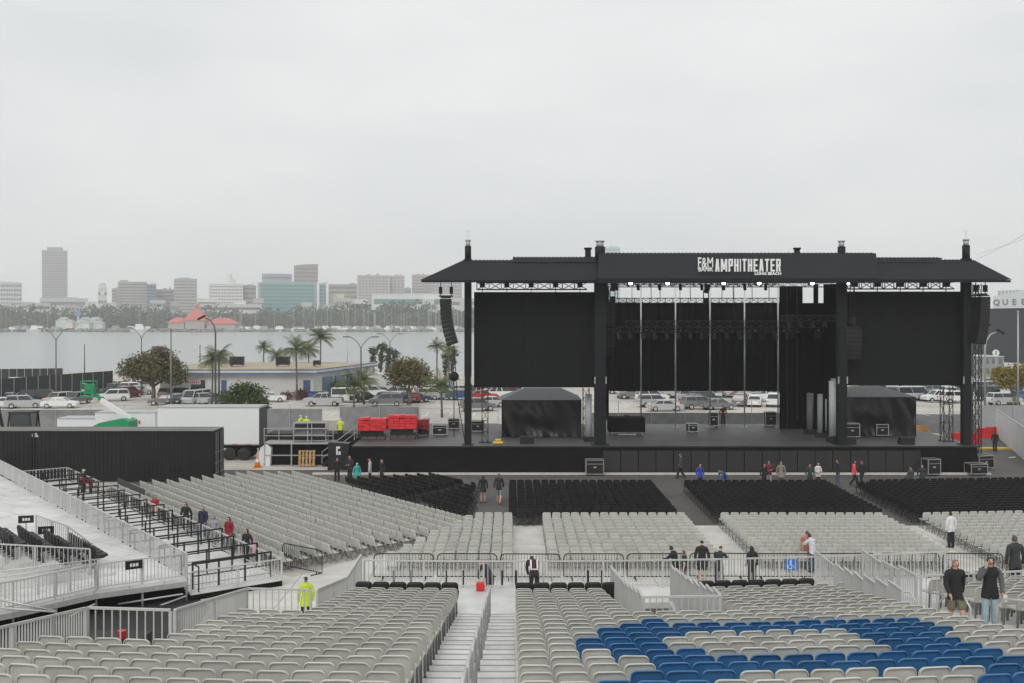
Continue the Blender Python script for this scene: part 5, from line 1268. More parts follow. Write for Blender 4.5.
# ---------------------------------------------------------------- yard: containers, trailer, machines, fences
def container(lab, xr, yb, w, L_, Y, z1, z0=.012):
    t = thing('shipping_container', lab, 'container', (xr, Y, z0), 0, 'black steel containers in a line')
    h = z1 - z0
    b = MB(); b.box(-L_, 0, 0, w, .14, h)
    n = int(L_ / .14)
    for i in range(n):
        x = -L_ + .06 + i * (L_ - .12) / n
        if i % 2: b.box(x, x + .07, -.026, -.002, .28, h - .16)
    b.build('body', CONTB, t)
    b = MB(); 
    for x in (-L_ + .06, -.06): b.bar((x, -.02, .0), (x, -.02, h), .13)
    b.bar((-L_, -.02, h - .06), (0, -.02, h - .06), .10, .12); b.bar((-L_, -.02, .1), (0, -.02, .1), .10, .16); b.build('frame', CONTB, t)
    b = MB(); b.box(-L_ - .03, .03, -.06, w + .06, h + .002, h + .03); b.build('roof', mat('dusty_container_top', (.17, .165, .155), .75, stain=.3), t)
    for y in (.05, w / 2 + .02):
        d = MB(); d.box(.003, .05, y, y + w / 2 - .08, .18, h - .1); dd = d.build('door', CONTB, t)
        d = MB()
        for k in (.3, .75): d.bar((.08, y + k, .2), (.08, y + k, h - .12), .035)
        for zz in (.5, 1.2, 1.9): d.box(.055, .075, y + .1, y + .95, zz, zz + .04)
        d.build('lock_rod', STEELG, dd)
    return t
YC = 70.5
t = container('long black container nearest the stands with its door end visible', gx(213.5, YC), 0, 2.44, 12.1, YC, gz(431, YC))
b = MB(); b.box(-.12, -.05, 0, .0, 0, 0)
container('black container continuing the line out of the picture', gx(213.5, YC) - 12.18, 0, 2.44, 6.06, YC, gz(431, YC))
lg = MB(); lg.prism([(-.28, 0), (.28, 0), (.16, .22), (.0, .48), (-.16, .22)], -.012, 0, 'y'); o = lg.build('container_emblem', PALE); o.location = (gx(35, YC), YC - .045, gz(437, YC)); o.parent = t; o.location = Vector((gx(35, YC), YC - .045, gz(437, YC))) - t.location
def wheel(r, w, m=RUBBER):
    b = MB(); b.tube([(-w / 2, 0, 0), (-w / 2 + .03, 0, 0), (w / 2 - .03, 0, 0), (w / 2, 0, 0)], [r * .9, r, r, r * .9], 14); return b
# white trailer
YT_ = 81
t = thing('box_trailer', 'white box semi trailer parked beside the loading dock', 'trailer', (gx(259, YT_), YT_, 0))
zb, zt = gz(445, YT_), gz(408, YT_); LL = gx(259, YT_) - gx(157.5, YT_)
b = MB(); b.box(-LL, 0, 0, 2.55, zb, zt); b.build('body', WHITEP, t)
b = MB(); b.box(-LL - .02, .02, -.03, 2.58, zt + .002, zt + .08); b.box(-LL, .03, -.03, -.003, zb, zb + .10); b.build('rail_trim', STEELG, t)
b = MB()
for i in range(7): b.box(-LL + .5 + i * 1.05, -LL + .95 + i * 1.05, -.037, -.031, zb + .03, zb + .075)
b.build('reflector_marking', REDP, t)
b = MB(); b.box(.003, .06, .08, 2.47, zb, zt - .05); b.build('rear_door', mat('shadow_door', (.05, .05, .055), .7), t)
b = MB(); b.box(-2.9, -.1, .5, 2.0, zb - .30, zb - .01); b.build('chassis', BLKMET, t)
for x in (-2.3, -1.2):
    for y in (.2, 2.35):
        w_ = wheel(.5, .28); w_.xform(Matrix.Translation((x, y, .5)) @ Matrix.Rotation(PI / 2, 4, 'Z')); w_.build('wheel', RUBBER, t, True)
b = MB(); b.bar((0, .3, .55), (0, 2.2, .55), .1); b.bar((-.1, .5, .6), (-.1, .5, zb), .08); b.bar((-.1, 2.0, .6), (-.1, 2.0, zb), .08); b.build('underrun_bar', BLKMET, t)
# fences
MESHF = mat('fence_scrim', (.20, .205, .21), .8, var=.2, scale=1.2)
def chain_fence(lab, x0, x1, Y, h, scrim=True, m=MESHF, Y1=None, hz_=None):
    p, q = Vector((gx(x0, Y), Y, 0)), Vector((gx(x1, Y1 or Y), Y1 or Y, 0))
    t = thing('chain_link_fence', lab, 'fence', p, 0, 'mesh fences behind the yard and stage'); q = q - p; L_ = q.length; n = max(2, int(L_ / 2.8))
    for i in range(n + 1):
        c = q * (i / n); b = MB(); b.tube([c, c + Vector((0, 0, h))], .035, 6); b.build('post', STEELG, t)
    b = MB(); b.bar(Vector((0, 0, h - .04)), q + Vector((0, 0, h - .04)), .045); b.bar(Vector((0, 0, .1)), q + Vector((0, 0, .1)), .03); b.build('top_rail', STEELG, t)
    if scrim:
        b = MB(); b.bar(Vector((0, .05, (hz_ or h * .85) / 2 + .05)), q + Vector((0, .05, (hz_ or h * .85) / 2 + .05)), .02, hz_ or h * .85); b.build('scrim', m, t)
    return t
chain_fence('grey screened mesh fence behind the black containers', -12, 158, 97, 2.9)
chain_fence('grey screened mesh fence behind the white trailer and dock', 160, 322, 97, 3.0)
chain_fence('taller grey screened mesh fence behind the red carts', 340, 419, 96, 3.1, hz_=2.8)
chain_fence('open mesh fence left of the left end stage tower', 420, 498, 97, 2.7, hz_=1.2)
chain_fence('mesh fence seen under the backdrop behind the deck', 585, 785, 98, 3.3, hz_=2.1)
chain_fence('mesh fence behind the right truss tower', 910, 975, 97, 3.3, hz_=1.5)
chain_fence('grey screened mesh fence at the far right by the black van', 976, 1050, 101, 3.0, m=mat('pale_scrim', (.33, .335, .34), .8))
# dark screened fences on the far left
SCB = mat('black_scrim', (.026, .028, .03), .8)
for lab, p, q, h in (('long black screened fence rising to the right above the car park', at(-25, 401, 128), at(113, 387, 152), 3.4), ('black screened fence at the far left behind the long black fence', at(-30, 386, 168), at(63, 384, 172), 2.8)):
    t = thing('screened_fence', lab, 'fence', (p.x, p.y, 0), 0, 'black screened fences'); d = Vector((q.x - p.x, q.y - p.y, 0)); n = 12
    b = MB(); b.bar(Vector((0, 0, h / 2)), d + Vector((0, 0, h / 2)), .05, h - .05); b.build('scrim', SCB, t)
    for i in range(n + 1): c = d * (i / n); b = MB(); b.tube([c + Vector((0, -.06, 0)), c + Vector((0, -.06, h))], .05, 6); b.build('post', STEELG, t)
# white portable cabins
for x0, x1, y0, y1, lab, red in ((57, 95, 419, 436, 'low white site cabin with red lettering strip behind containers', 1), (95, 155, 413, 436, 'larger white site cabin behind the green boom lift', 1)):
    Y = 90; t = thing('site_cabin', lab, 'cabin', (gx(x0, Y), Y, 0), 0, 'white site cabins'); w = gx(x1, Y) - gx(x0, Y); h = gz(y0, Y)
    b = MB(); b.box(0, w, 0, 2.4, .1, h); b.build('body', WHITEP, t); b = MB(); b.box(-.03, w + .03, -.04, 2.44, h + .002, h + .07); b.build('roof', PALE, t)
    b = MB()
    for i in range(5): b.box(w * .52 + i * .26, w * .52 + i * .26 + .17, -.02, -.003, h - .95, h - .65)
    b.build('lettering', REDP, t)
# boom lift
t = thing('boom_lift', 'green and white boom lift with its basket raised to the left', 'lift', (gx(115, 86), 86, 0))
GRN = GREENP; P = lambda x, y, Y=86: at(x, y, Y) - t.location
b = MB(); b.prism([(-1.5, 1.55), (1.5, 1.55), (1.5, 2.6), (1.0, 2.85), (-.9, 2.5), (-1.5, 2.2)], -1.0, 1.0, 'y'); b.tube([(0, 0, .9), (0, 0, 1.6)], .6, 12); b.build('turret', GRN, t)
b = MB(); b.box(-1.4, 1.4, -1.0, 1.0, .4, 1.0); b.build('chassis', BLKMET, t)
for x in (-1.1, 1.1):
    for y in (-1.1, 1.1): w_ = wheel(.5, .35); w_.xform(Matrix.Translation((x, y, .5)) @ Matrix.Rotation(PI / 2, 4, 'Z')); w_.build('wheel', RUBBER, t, True)
b = MB(); b.bar(P(131, 419), P(101, 400), .32, .36); b.build('upper_boom', WHITEP, t)
b = MB(); b.bar(P(102, 401), P(96, 394), .24, .26); b.bar(P(96, 395), P(90, 396), .22, .2); b.build('jib', GRN, t)
b = MB(); c = P(89, 395)
for sx in (-.5, .5):
    for sy in (-.4, .4): b.bar(c + Vector((sx, sy, -.1)), c + Vector((sx, sy, 1.15)), .06)
for zz in (.5, 1.15):
    for sy in (-.4, .4): b.bar(c + Vector((-.5, sy, zz)), c + Vector((.5, sy, zz)), .06)
    for sx in (-.5, .5): b.bar(c + Vector((sx, -.4, zz)), c + Vector((sx, .4, zz)), .06)
b.obox(c + Vector((0, 0, -.1)), 1.1, .9, .1); b.obox(c + Vector((.1, 0, .5)), .7, .4, .8); b.build('basket', GRN, t)
b = MB(); b.box(-.8, .5, -1.02, -1.005, 1.9, 2.2); b.build('white_marking', WHITEP, t)
# forklift
t = thing('forklift', 'black forklift with orange flank parked behind the container', 'forklift', (gx(22, 84), 84, 0)); t.scale = (1.25,) * 3
b = MB(); b.prism([(-.9, .6), (1.3, .6), (1.3, 1.5), (.5, 1.6), (-.9, 1.2)], -.7, .7, 'y'); b.build('body', mat('forklift_grey', (.05, .05, .05), .5), t)
b = MB(); b.box(.75, 1.32, -.72, -.705, .8, 1.5); b.box(-.85, -.2, -.72, -.705, .75, 1.15); b.build('side_panel', ORANGE, t)
b = MB()
for x, x2 in ((-.7, -.5), (.9, .75)):
    for y in (-.6, .6): b.bar((x, y, 1.3), (x2, y, 2.75), .08)
b.box(-.6, .85, -.66, .66, 2.75, 2.83); b.build('cab_frame', BLKMET, t)
b = MB(); b.box(-.5, .75, -.58, .58, 1.6, 2.74); b.build('cab_glass', GLASSD, t)
b = MB()
for y in (-.4, .4): b.bar((-1.1, y, .3), (-1.75, y, 3.2), .16)
for k in (.2, .5, .8): b.bar((-1.1 - .65 * k, -.4, .3 + 2.9 * k), (-1.1 - .65 * k, .4, .3 + 2.9 * k), .1)
b.build('mast', BLKMET, t)
for x in (-.7, 1.0):
    for y in (-.75, .75): w_ = wheel(.42, .3); w_.xform(Matrix.Translation((x, y, .42)) @ Matrix.Rotation(PI / 2, 4, 'Z')); w_.build('wheel', RUBBER, t, True)
# right hand barriers
for i, x in enumerate((1005, 1010, 1015, 1020)):
    pass
t = thing('white_hoarding', 'white panelled hoarding running along the far right yard edge', 'hoarding', (gx(1003, 92), 92, 0))
p, q = Vector((0, 0, 0)), Vector((gx(1040, 74), 74, 0)) - t.location; p0 = Vector((gx(996, 98), 98, 0)) - t.location
n = 9
for i in range(n):
    a, c = p0.lerp(q, i / n), p0.lerp(q, (i + .97) / n); b = MB(); b.bar(a + Vector((0, 0, 1.25)), c + Vector((0, 0, 1.25)), .12, 2.4); b.build('panel', WHITEP, t)
b = MB(); b.bar(p0 + Vector((0, 0, 2.5)), q + Vector((0, 0, 2.5)), .1); b.build('top_rail', PALE, t)
for i, (x, y, Y) in enumerate(((960, 424, 92.5), (972, 423, 92.2), (985, 418, 96.5), (994, 417, 97.5))):
    b = MB(); b.prism([(-.35, 0), (.35, 0), (.22, .4), (.16, .9), (-.16, .9), (-.22, .4)], -.75, .75, 'x'); o = b.build('water_barrier', REDP); o.location = (gx(x, Y), Y, .0); o.rotation_euler = (0, 0, .15); tag(o, 'red plastic water barrier right of the stage, %s from the left' % nth(i + 1), 'barrier', 'red plastic barriers')
b = MB(); b.ball((0, 0, .35), .75, 8, 5, (1.4, .7, .6), .35); b.obox((.6, 0, .25), .9, .5, .4, .4); o = b.build('orange_bundle', mat('orange_tarp', (.45, .20, .04), .7)); o.location = (gx(922, 90), 91.2, .9); tag(o, 'crumpled orange bundle on boards beyond the right tent', 'bundle')
b = MB()
for i in range(4): b.obox((i * .15, i * .25, .15 + i * .2), 3.2, 1.3, .16, .1 * i)
o = b.build('board_stack', mat('pale_board', (.45, .43, .38), .7)); o.location = (gx(926, 90), 91, 0); tag(o, 'stack of pale boards under the orange bundle', 'boards')
b = MB(); b.box(-2.5, 2.5, -.4, .4, .0, .12); o = b.build('timber_beam', mat('yellow_paint', (.6, .42, .05), .6)); o.location = (gx(982, 88), 88, .012); tag(o, 'yellow timber lying on tarmac beyond the right stage end', 'timber')
b = MB(); b.obox((0, 0, .03), .35, .25, .04, .4); b.obox((.3, .1, .03), .2, .2, .05, 1); o = b.build('litter_scrap', WHITEP); o.location = (gx(1011, 82.5), 82.5, .012); tag(o, 'white paper scrap on the dark tarmac at far right', 'litter')
# ---------------------------------------------------------------- cars
CARP = {'white': (.72, .73, .73), 'silver': (.42, .43, .44), 'grey': (.16, .165, .17), 'black': (.018, .018, .02), 'red': (.38, .02, .025), 'maroon': (.16, .015, .025), 'blue': (.03, .08, .2), 'beige': (.42, .38, .30), 'green': (.03, .09, .05)}
def paint(c): return mat('car_paint_' + c, CARP[c], .25, var=.02, spec=.6)
PROF = {  # body outline (x along length, z), cabin bottom/top
    'sedan': ([(-2.3, .35), (2.3, .35), (2.32, .65), (2.1, .86), (1.0, .98), (-1.45, 1.0), (-2.2, .95), (-2.32, .7)], [(-1.65, .98), (1.1, .98), (.45, 1.42), (-.95, 1.42)]),
    'suv': ([(-2.3, .40), (2.3, .40), (2.32, .75), (2.1, 1.0), (1.1, 1.10), (-2.2, 1.12), (-2.32, .8)], [(-2.2, 1.1), (1.15, 1.1), (.5, 1.70), (-1.95, 1.70)]),
    'pickup': ([(-2.7, .5), (2.6, .5), (2.62, .85), (2.45, 1.1), (1.3, 1.18), (-2.65, 1.18), (-2.72, .8)], [(-.75, 1.16), (1.35, 1.16), (.7, 1.80), (-.6, 1.80)]),
    'van': ([(-2.6, .40), (2.5, .40), (2.55, .9), (2.2, 1.15), (-2.55, 1.15), (-2.62, .8)], [(-2.6, 1.14), (2.15, 1.14), (1.3, 2.05), (-2.55, 2.05)]),
}
CARS = {}
def car(kind, col, x, ybase, hd, lab, Y=None):
    Y = Y or F * H / (ybase - HY); loc = (gx(x, Y), Y, .004); rz = math.radians(hd)
    g = 'cars parked in the lots behind the venue'
    key = (kind, col)
    if key in CARS: return copy_thing(CARS[key], loc, rz, lab)
    t = thing('parked_car' if kind != 'pickup' else 'pickup_truck', lab, 'car' if kind != 'pickup' else 'truck', loc, rz, g); CARS[key] = t; t.scale = (.92,) * 3
    body, cab = PROF[kind]; W = .90
    m = MB(); n = len(body)
    def ring(y, s): return [(px_ * (1 - s * .03), y, pz - (0 if pz < .6 else s * .04)) for px_, pz in body]
    loft(m, [ring(-W, 1), ring(-W + .08, 0), ring(W - .08, 0), ring(W, 1)]); m.build('body', paint(col), t)
    (a0, z0), (a1, _), (a2, z1), (a3, _) = cab
    m = MB(); k = .16; z0 += .004 - .03
    m.hexa([(a0, -W + .07, z0), (a1, -W + .07, z0), (a1, W - .07, z0), (a0, W - .07, z0), (a3, -W + .07 + k, z1 - .05), (a2, -W + .07 + k, z1 - .05), (a2, W - .07 - k, z1 - .05), (a3, W - .07 - k, z1 - .05)]); m.build('glazing', GLASSD, t)
    m = MB(); m.hexa([(a3 - .10, -W + .06 + k, z1 - .055), (a2 + .08, -W + .06 + k, z1 - .055), (a2 + .08, W - .06 - k, z1 - .055), (a3 - .10, W - .06 - k, z1 - .055), (a3 + .1, -W + .2 + k, z1 + .03), (a2 - .1, -W + .2 + k, z1 + .03), (a2 - .1, W - .2 - k, z1 + .03), (a3 + .1, W - .2 - k, z1 + .03)])
    for s in (-1, 1):
        for f0, f1 in ((a0 + .0, a3 - .02), (a1 - .02, a2 + .02), ((a0 + a1) / 2 - .1, (a2 + a3) / 2 - .05)): m.bar((f0, s * (W - .06), z0 + .02), (f1, s * (W - .06 - k), z1 - .04), .09, .06)
    m.build('roof', paint(col), t)
    for wx in (-1.45 if kind != 'pickup' else -1.7, 1.45):
        for s in (-1, 1):
            w_ = wheel(.34 if kind == 'sedan' else .38, .24); w_.xform(Matrix.Translation((wx, s * .80, .36)) @ Matrix.Rotation(PI / 2, 4, 'Z')); wo = w_.build('wheel', RUBBER, t, True)
            h_ = MB(); h_.tube([(wx, s * .90, .36), (wx, s * .935, .36)], .21, 10); h_.build('rim', CHROME, wo)
    e = body[2][0]; zl = body[2][1]
    for s in (-1, 1):
        m = MB(); m.box(e - .10, e + .015, s * .68 - .15, s * .68 + .15, zl - .02, zl + .12); m.build('headlight', CHROME, t)
        m = MB(); b0 = body[-1][0]; m.box(b0 - .015, b0 + .10, s * .70 - .13, s * .70 + .13, body[-1][1] - .02, body[-1][1] + .16); m.build('tail_light', REDP, t)
    m = MB(); m.box(b0 - .02, b0 + .02, -.25, .25, .55, .67); m.build('number_plate', WHITEP, t)
    if kind == 'pickup': m = MB(); m.box(-2.6, -.85, -.72, .72, 1.183, 1.19); m.build('cargo_bed', RUBBER, t)
    return t
for a in [
    ('sedan', 'white', 60, 408, 8, 'white sedan nearest the green boom lift basket, in front row'), ('suv', 'silver', 24, 408, 20, 'silver car in the front row at far left'), ('sedan', 'white', 3, 408, 20, 'white sedan at the left edge of the car park'),
    ('suv', 'white', 34, 402, 20, 'white car behind the silver front row car'), ('suv', 'grey', 46, 399, 25, 'grey estate car beside the black screened fence'), ('van', 'white', 77, 397, 15, 'white minivan left of the raised green basket'),
    ('suv', 'white', 113, 401, 200, 'white crossover right of the raised green basket'), ('sedan', 'grey', 124, 396, 30, 'grey saloon behind the white crossover'), ('suv', 'maroon', 128, 397.5, 70, 'dark maroon car before the big olive tree'), ('suv', 'white', 134, 393, 15, 'white car farthest back left of the olive tree'),
    ('van', 'grey', 62, 395, 10, 'grey minivan in the back row by black fence'), ('sedan', 'silver', 100, 394, 10, 'silver saloon in the back row by the fence end'),
    ('sedan', 'white', 9, 389, 5, 'white saloon behind the long black fence at the edge', 165), ('suv', 'white', 22, 388, 5, 'white van like car behind the long black fence', 167),
    ('sedan', 'silver', 178, 404, 20, 'silver saloon behind the white trailer, left one'), ('suv', 'white', 199, 402, 10, 'white car parked before the flat roofed building'), ('suv', 'grey', 188, 399, 15, 'grey car left of the white one before the building'), ('suv', 'silver', 205, 405, 12, 'silver hatch nearest the tall curved lamp'), ('sedan', 'white', 270, 402, 8, 'white car half hidden by the dark round tree'),
    ('pickup', 'silver', 323, 406, 180, 'silver crew cab pickup before the blue trimmed building'), ('suv', 'white', 348, 402, 170, 'white car right of the silver pickup'), ('sedan', 'white', 350, 397, 170, 'white saloon behind the white car near the pickup'), ('suv', 'white', 372, 397, 15, 'white car facing right beyond the pickup'), ('sedan', 'grey', 381, 396, 20, 'dark saloon right of the young palm'),
    ('suv', 'grey', 386, 406, 185, 'long grey car directly behind the tall screened fence'), ('suv', 'silver', 396, 398, 160, 'silver car under the round brown tree, left one'), ('sedan', 'grey', 400, 401, 170, 'grey saloon under the round brown tree'), ('sedan', 'red', 414, 402, 95, 'bright red saloon under the round brown tree'), ('sedan', 'silver', 421, 399, 200, 'silver saloon right of the red saloon'), ('suv', 'white', 336, 394, 10, 'white car at the building corner'),
    ('sedan', 'red', 482, 400, 15, 'red car behind the ladder truss'), ('pickup', 'white', 497, 399, 185, 'white pickup behind the left black tent'), ('sedan', 'silver', 489, 407, 190, 'silver car left of the left black tent'), ('van', 'maroon', 503, 396, 0, 'maroon car behind the left black tent roof'), ('suv', 'grey', 478, 411, 15, 'grey car just behind the fence under left screen'),
    ('suv', 'white', 622, 394, 170, 'white car in the back row under the backdrop, at left'), ('suv', 'grey', 634, 399, 175, 'dark car right of the white one under the backdrop'), ('suv', 'white', 652, 402, 12, 'white crossover behind the second silver pole'), ('suv', 'silver', 655, 407, 8, 'silver car in front of the white crossover'), ('sedan', 'silver', 665, 411, 5, 'silver saloon nearest the fence under the backdrop'), ('sedan', 'blue', 667, 396, 8, 'blue car in the back row under the backdrop'), ('suv', 'silver', 676, 398, 12, 'silver car in the back row behind the third pole'), ('suv', 'silver', 692, 401, 12, 'silver crossover between the third and fourth poles'), ('sedan', 'grey', 697, 404, 14, 'grey saloon between the third and fourth poles'), ('suv', 'green', 705, 403, 20, 'dark green car behind the fourth pole'), ('suv', 'grey', 699, 409, 14, 'grey car nearest the fence by the fourth pole'), ('sedan', 'grey', 718, 409.5, 12, 'dark grey saloon nearest the fence right of fourth pole'),
    ('sedan', 'white', 750, 396, 10, 'white saloon left of the white pickup under the backdrop'), ('sedan', 'silver', 757, 398, 10, 'silver saloon beside the white pickup under the backdrop'), ('pickup', 'white', 768, 401.5, 15, 'white pickup behind the fifth pole'), ('sedan', 'blue', 748, 394.5, 5, 'blue car behind the white saloon by fifth pole'),
    ('sedan', 'white', 897, 393, 10, 'white saloon farthest back below the right screen'), ('suv', 'white', 917, 392, 10, 'white car in the back row below the right screen'), ('sedan', 'silver', 934, 391, 10, 'silver saloon in the back row right of truss tower'), ('suv', 'white', 938, 402, 190, 'large white car behind the right truss tower'), ('sedan', 'silver', 952, 396, 5, 'silver saloon right of the large white car'), ('sedan', 'maroon', 921, 399, 10, 'maroon car between white ones below the right screen'), ('suv', 'white', 956, 403, 8, 'white car against the last stage tower'), ('sedan', 'white', 909, 398, 12, 'white saloon left of the maroon car below right screen'), ('suv', 'silver', 948, 389, 8, 'silver car farthest right of the last screen'),
    ('van', 'black', 1002, 399, 170, 'black van with bright flank under the yellow tree'), ('suv', 'white', 1004, 405, 10, 'white car before the black van at far right'), ('suv', 'white', 984, 392, 30, 'white car left of the black van'), ('sedan', 'white', 980, 399, 10, 'white saloon between the last tower and black van'), ('suv', 'silver', 1018, 395, 10, 'silver car at the right edge behind the black van'), ('sedan', 'silver', 974, 388, 10, 'silver saloon behind the last stage tower'),
]: car(*a)
FILL = [('packed car rows at far right', 'from the stage end', 868, 1040, 388.5, 15, 5.5), ('second packed car row at far right', 'from the stage end', 872, 1034, 394, 12, 8), ('rear car row under the backdrop', 'from the left', 612, 778, 392.2, 10, 5), ('rear car row beside the left stage tower', 'from the left', 474, 512, 392.5, 4, 4), ('rear car row between brown tree and stage', 'from the left', 418, 470, 394, 3, 4), ('rear car row at the far left', 'from the left', 66, 140, 391, 6, 4), ('middle car row at the far left', 'from the left', 2, 84, 404.5, 5, 4), ('car row behind the white trailer', 'from the left', 158, 232, 405, 5, 4), ('car row before the flat roofed building', 'from the left', 164, 240, 398.5, 5, 4), ('car row right of the silver pickup', 'from the left', 340, 424, 402, 5, 4), ('second rear car row under the backdrop', 'from the left', 614, 780, 397, 8, 6), ('car row at the fence under the backdrop', 'from the left', 730, 782, 406, 3, 4), ('third packed car row at far right', 'from the stage end', 866, 1030, 400.5, 9, 7), ('lower car row under the left screen', 'from the left', 470, 506, 398, 3, 3), ('car row below the round brown tree', 'from the left', 424, 468, 399.5, 3, 3), ('car row along the black fence', 'from the left', 70, 146, 394.5, 5, 4)]
for where_, frm_, x0, x1, yb_, n, jit in FILL:
    for i in range(n):
        x = x0 + (x1 - x0) * (i + .5) / n + rnd.uniform(-2, 2); kd = rnd.choice(['sedan', 'suv', 'suv', 'sedan', 'van']); cl_ = rnd.choice(['white', 'white', 'silver', 'silver', 'grey', 'grey', 'black', 'blue', 'beige'])
        car(kd, cl_, x, yb_ + rnd.uniform(-.4, .4), rnd.choice([12, 12, 75, 190, 255]) + rnd.uniform(-4, 4), '%s car in the %s, %s %s' % (cl_, where_, nth(i + 1), frm_))
# parking bay lines
b = MB()
for r, Y in enumerate((118, 135, 150)):
    for i in range(60): x = -80 + i * 2.7; b.box(x, x + .1, Y, Y + 4.8, .002, .005)
tag(b.build('parking_marking', WHITEP), 'white painted parking bay lines on the car park', None, kind='structure')
# ---------------------------------------------------------------- flat roofed building
YB2 = 142
t = thing('flat_roof_building', 'low white building with blue fascia and flat tan roof', 'building', (gx(313, YB2), YB2, 0))
Lb = gx(313, YB2) - gx(160, YB2); hb = gz(374, YB2); dpt = 22; ex = 5.2
WALLW = mat('white_render', (.58, .58, .57), .8, stain=.15)
b = MB(); b.hexa([(-Lb, 0, 0), (0, 0, 0), (ex, dpt, 0), (-Lb, dpt, 0), (-Lb, 0, hb), (0, 0, hb), (ex, dpt, hb), (-Lb, dpt, hb)]); b.build('wall', WALLW, t)
b = MB(); b.hexa([(-Lb - .5, -.8, hb + .002), (.6, -.8, hb + .002), (ex + .6, dpt + .5, hb + .002), (-Lb - .5, dpt + .5, hb + .002), (-Lb - .5, -.8, hb + .62), (.6, -.8, hb + .62), (ex + .6, dpt + .5, hb + .62), (-Lb - .5, dpt + .5, hb + .62)]); b.build('fascia', mat('white_fascia', (.62, .63, .64), .6), t)
b = MB(); b.bar((-Lb - .5, -.83, hb + .12), (.6, -.83, hb + .12), .05, .22); b.bar((.65, -.8, hb + .12), (ex + .65, dpt + .5, hb + .12), .05, .22); b.bar((-Lb - .5, -.83, hb + .58), (.6, -.83, hb + .58), .06, .12); b.bar((.65, -.8, hb + .58), (ex + .65, dpt + .5, hb + .58), .06, .12); b.build('blue_trim', mat('blue_trim', (.10, .16, .27), .6), t)
b = MB(); b.hexa([(-Lb - .3, -.6, hb + .625), (.4, -.6, hb + .625), (ex + .4, dpt + .3, hb + .625), (-Lb - .3, dpt + .3, hb + .625), (-Lb - .3, -.6, hb + .66), (.4, -.6, hb + .66), (ex + .4, dpt + .3, hb + .66), (-Lb - .3, dpt + .3, hb + .66)]); b.build('roof', mat('tan_roof_gravel', (.42, .36, .26), .9, stain=.3, stain_scale=.2), t)
for x, w_, nm, m in ((-1.3, 1.6, 'door', mat('blue_door', (.06, .10, .2), .5)), (-16.5, 3.2, 'window', GLASSD), (-12.4, 1.2, 'door', mat('blue_door', (.06, .10, .2), .5))):
    b = MB(); b.box(x, x + w_ * .6, -.05, -.003, .2 if nm == 'door' else 1.0, 2.6); b.build(nm, m, t)
b = MB(); b.box(-20.0, -15.2, -.07, -.01, 2.05, 2.55); b.build('sign_panel', WHITEP, t)
b = MB()
for i in range(7): b.box(-17.3 + i * .3, -17.1 + i * .3, -.09, -.072, 2.15, 2.45)
b.build('lettering', REDP, t)
for i in range(4): b = MB(); b.hexa([(1.0 * i + .7 + .24 * 1, 3 + 4.2 * i, 1), (1.0 * i + .75, 3 + 4.2 * i, 1), (1.0 * i + .75 + .75, 3 + 4.2 * i + 3, 1), (1.0 * i + .7 + .75 + .24, 3 + 4.2 * i + 3, 1), (1.0 * i + .94, 3 + 4.2 * i, 2.8), (1.0 * i + .75, 3 + 4.2 * i, 2.8), (1.0 * i + 1.5, 6 + 4.2 * i, 2.8), (1.0 * i + 1.69, 6 + 4.2 * i, 2.8)]); b.build('window', mat('blue_window', (.10, .17, .25), .3), t)
for x, y, lab in ((237, 364, 'dark air unit on the flat tan roof, left one'), (283, 364, 'dark air unit on the flat tan roof, right one'), (317, 363, 'small dark vent near the flat roof corner')):
    Y = 150; b = MB(); s = 1 if x < 300 else .5; b.box(-.9 * s, .9 * s, -.7, .7, .25, 1.1 * s + .3); o = b.build('air_unit', CASE); u = MB()
    for sx in (-.8, .8): u.box(sx * s - .05, sx * s + .05, -.6, .6, 0, .249)
    u.build('stand', STEELG, o); o.location = (gx(x, Y), Y, hb + .66); tag(o, lab, 'air unit', 'air units on the flat roof')
# pale cabin right of the building, blue bin
b = MB(); b.box(-2.6, 2.6, 0, 3, 0, 2.9); b.box(-2.7, 2.7, -.1, 3.1, 2.9, 3.02); o = b.build('pale_shed', WALLW); o.location = (gx(381, 150), 150, 0); tag(o, 'pale plain shed behind the parked white cars', 'shed')
b = MB(); b.box(-.9, .9, -.5, .5, .1, 1.25); o = b.build('skip_bin', mat('bin_blue', (.03, .08, .22), .6)); u = MB(); u.box(-.95, .95, -.55, .55, 1.252, 1.33); u.build('lid', BLKMET, o); o.location = (gx(316, 138), 138, 0); tag(o, 'blue waste bin at the flat roofed building corner', 'bin')
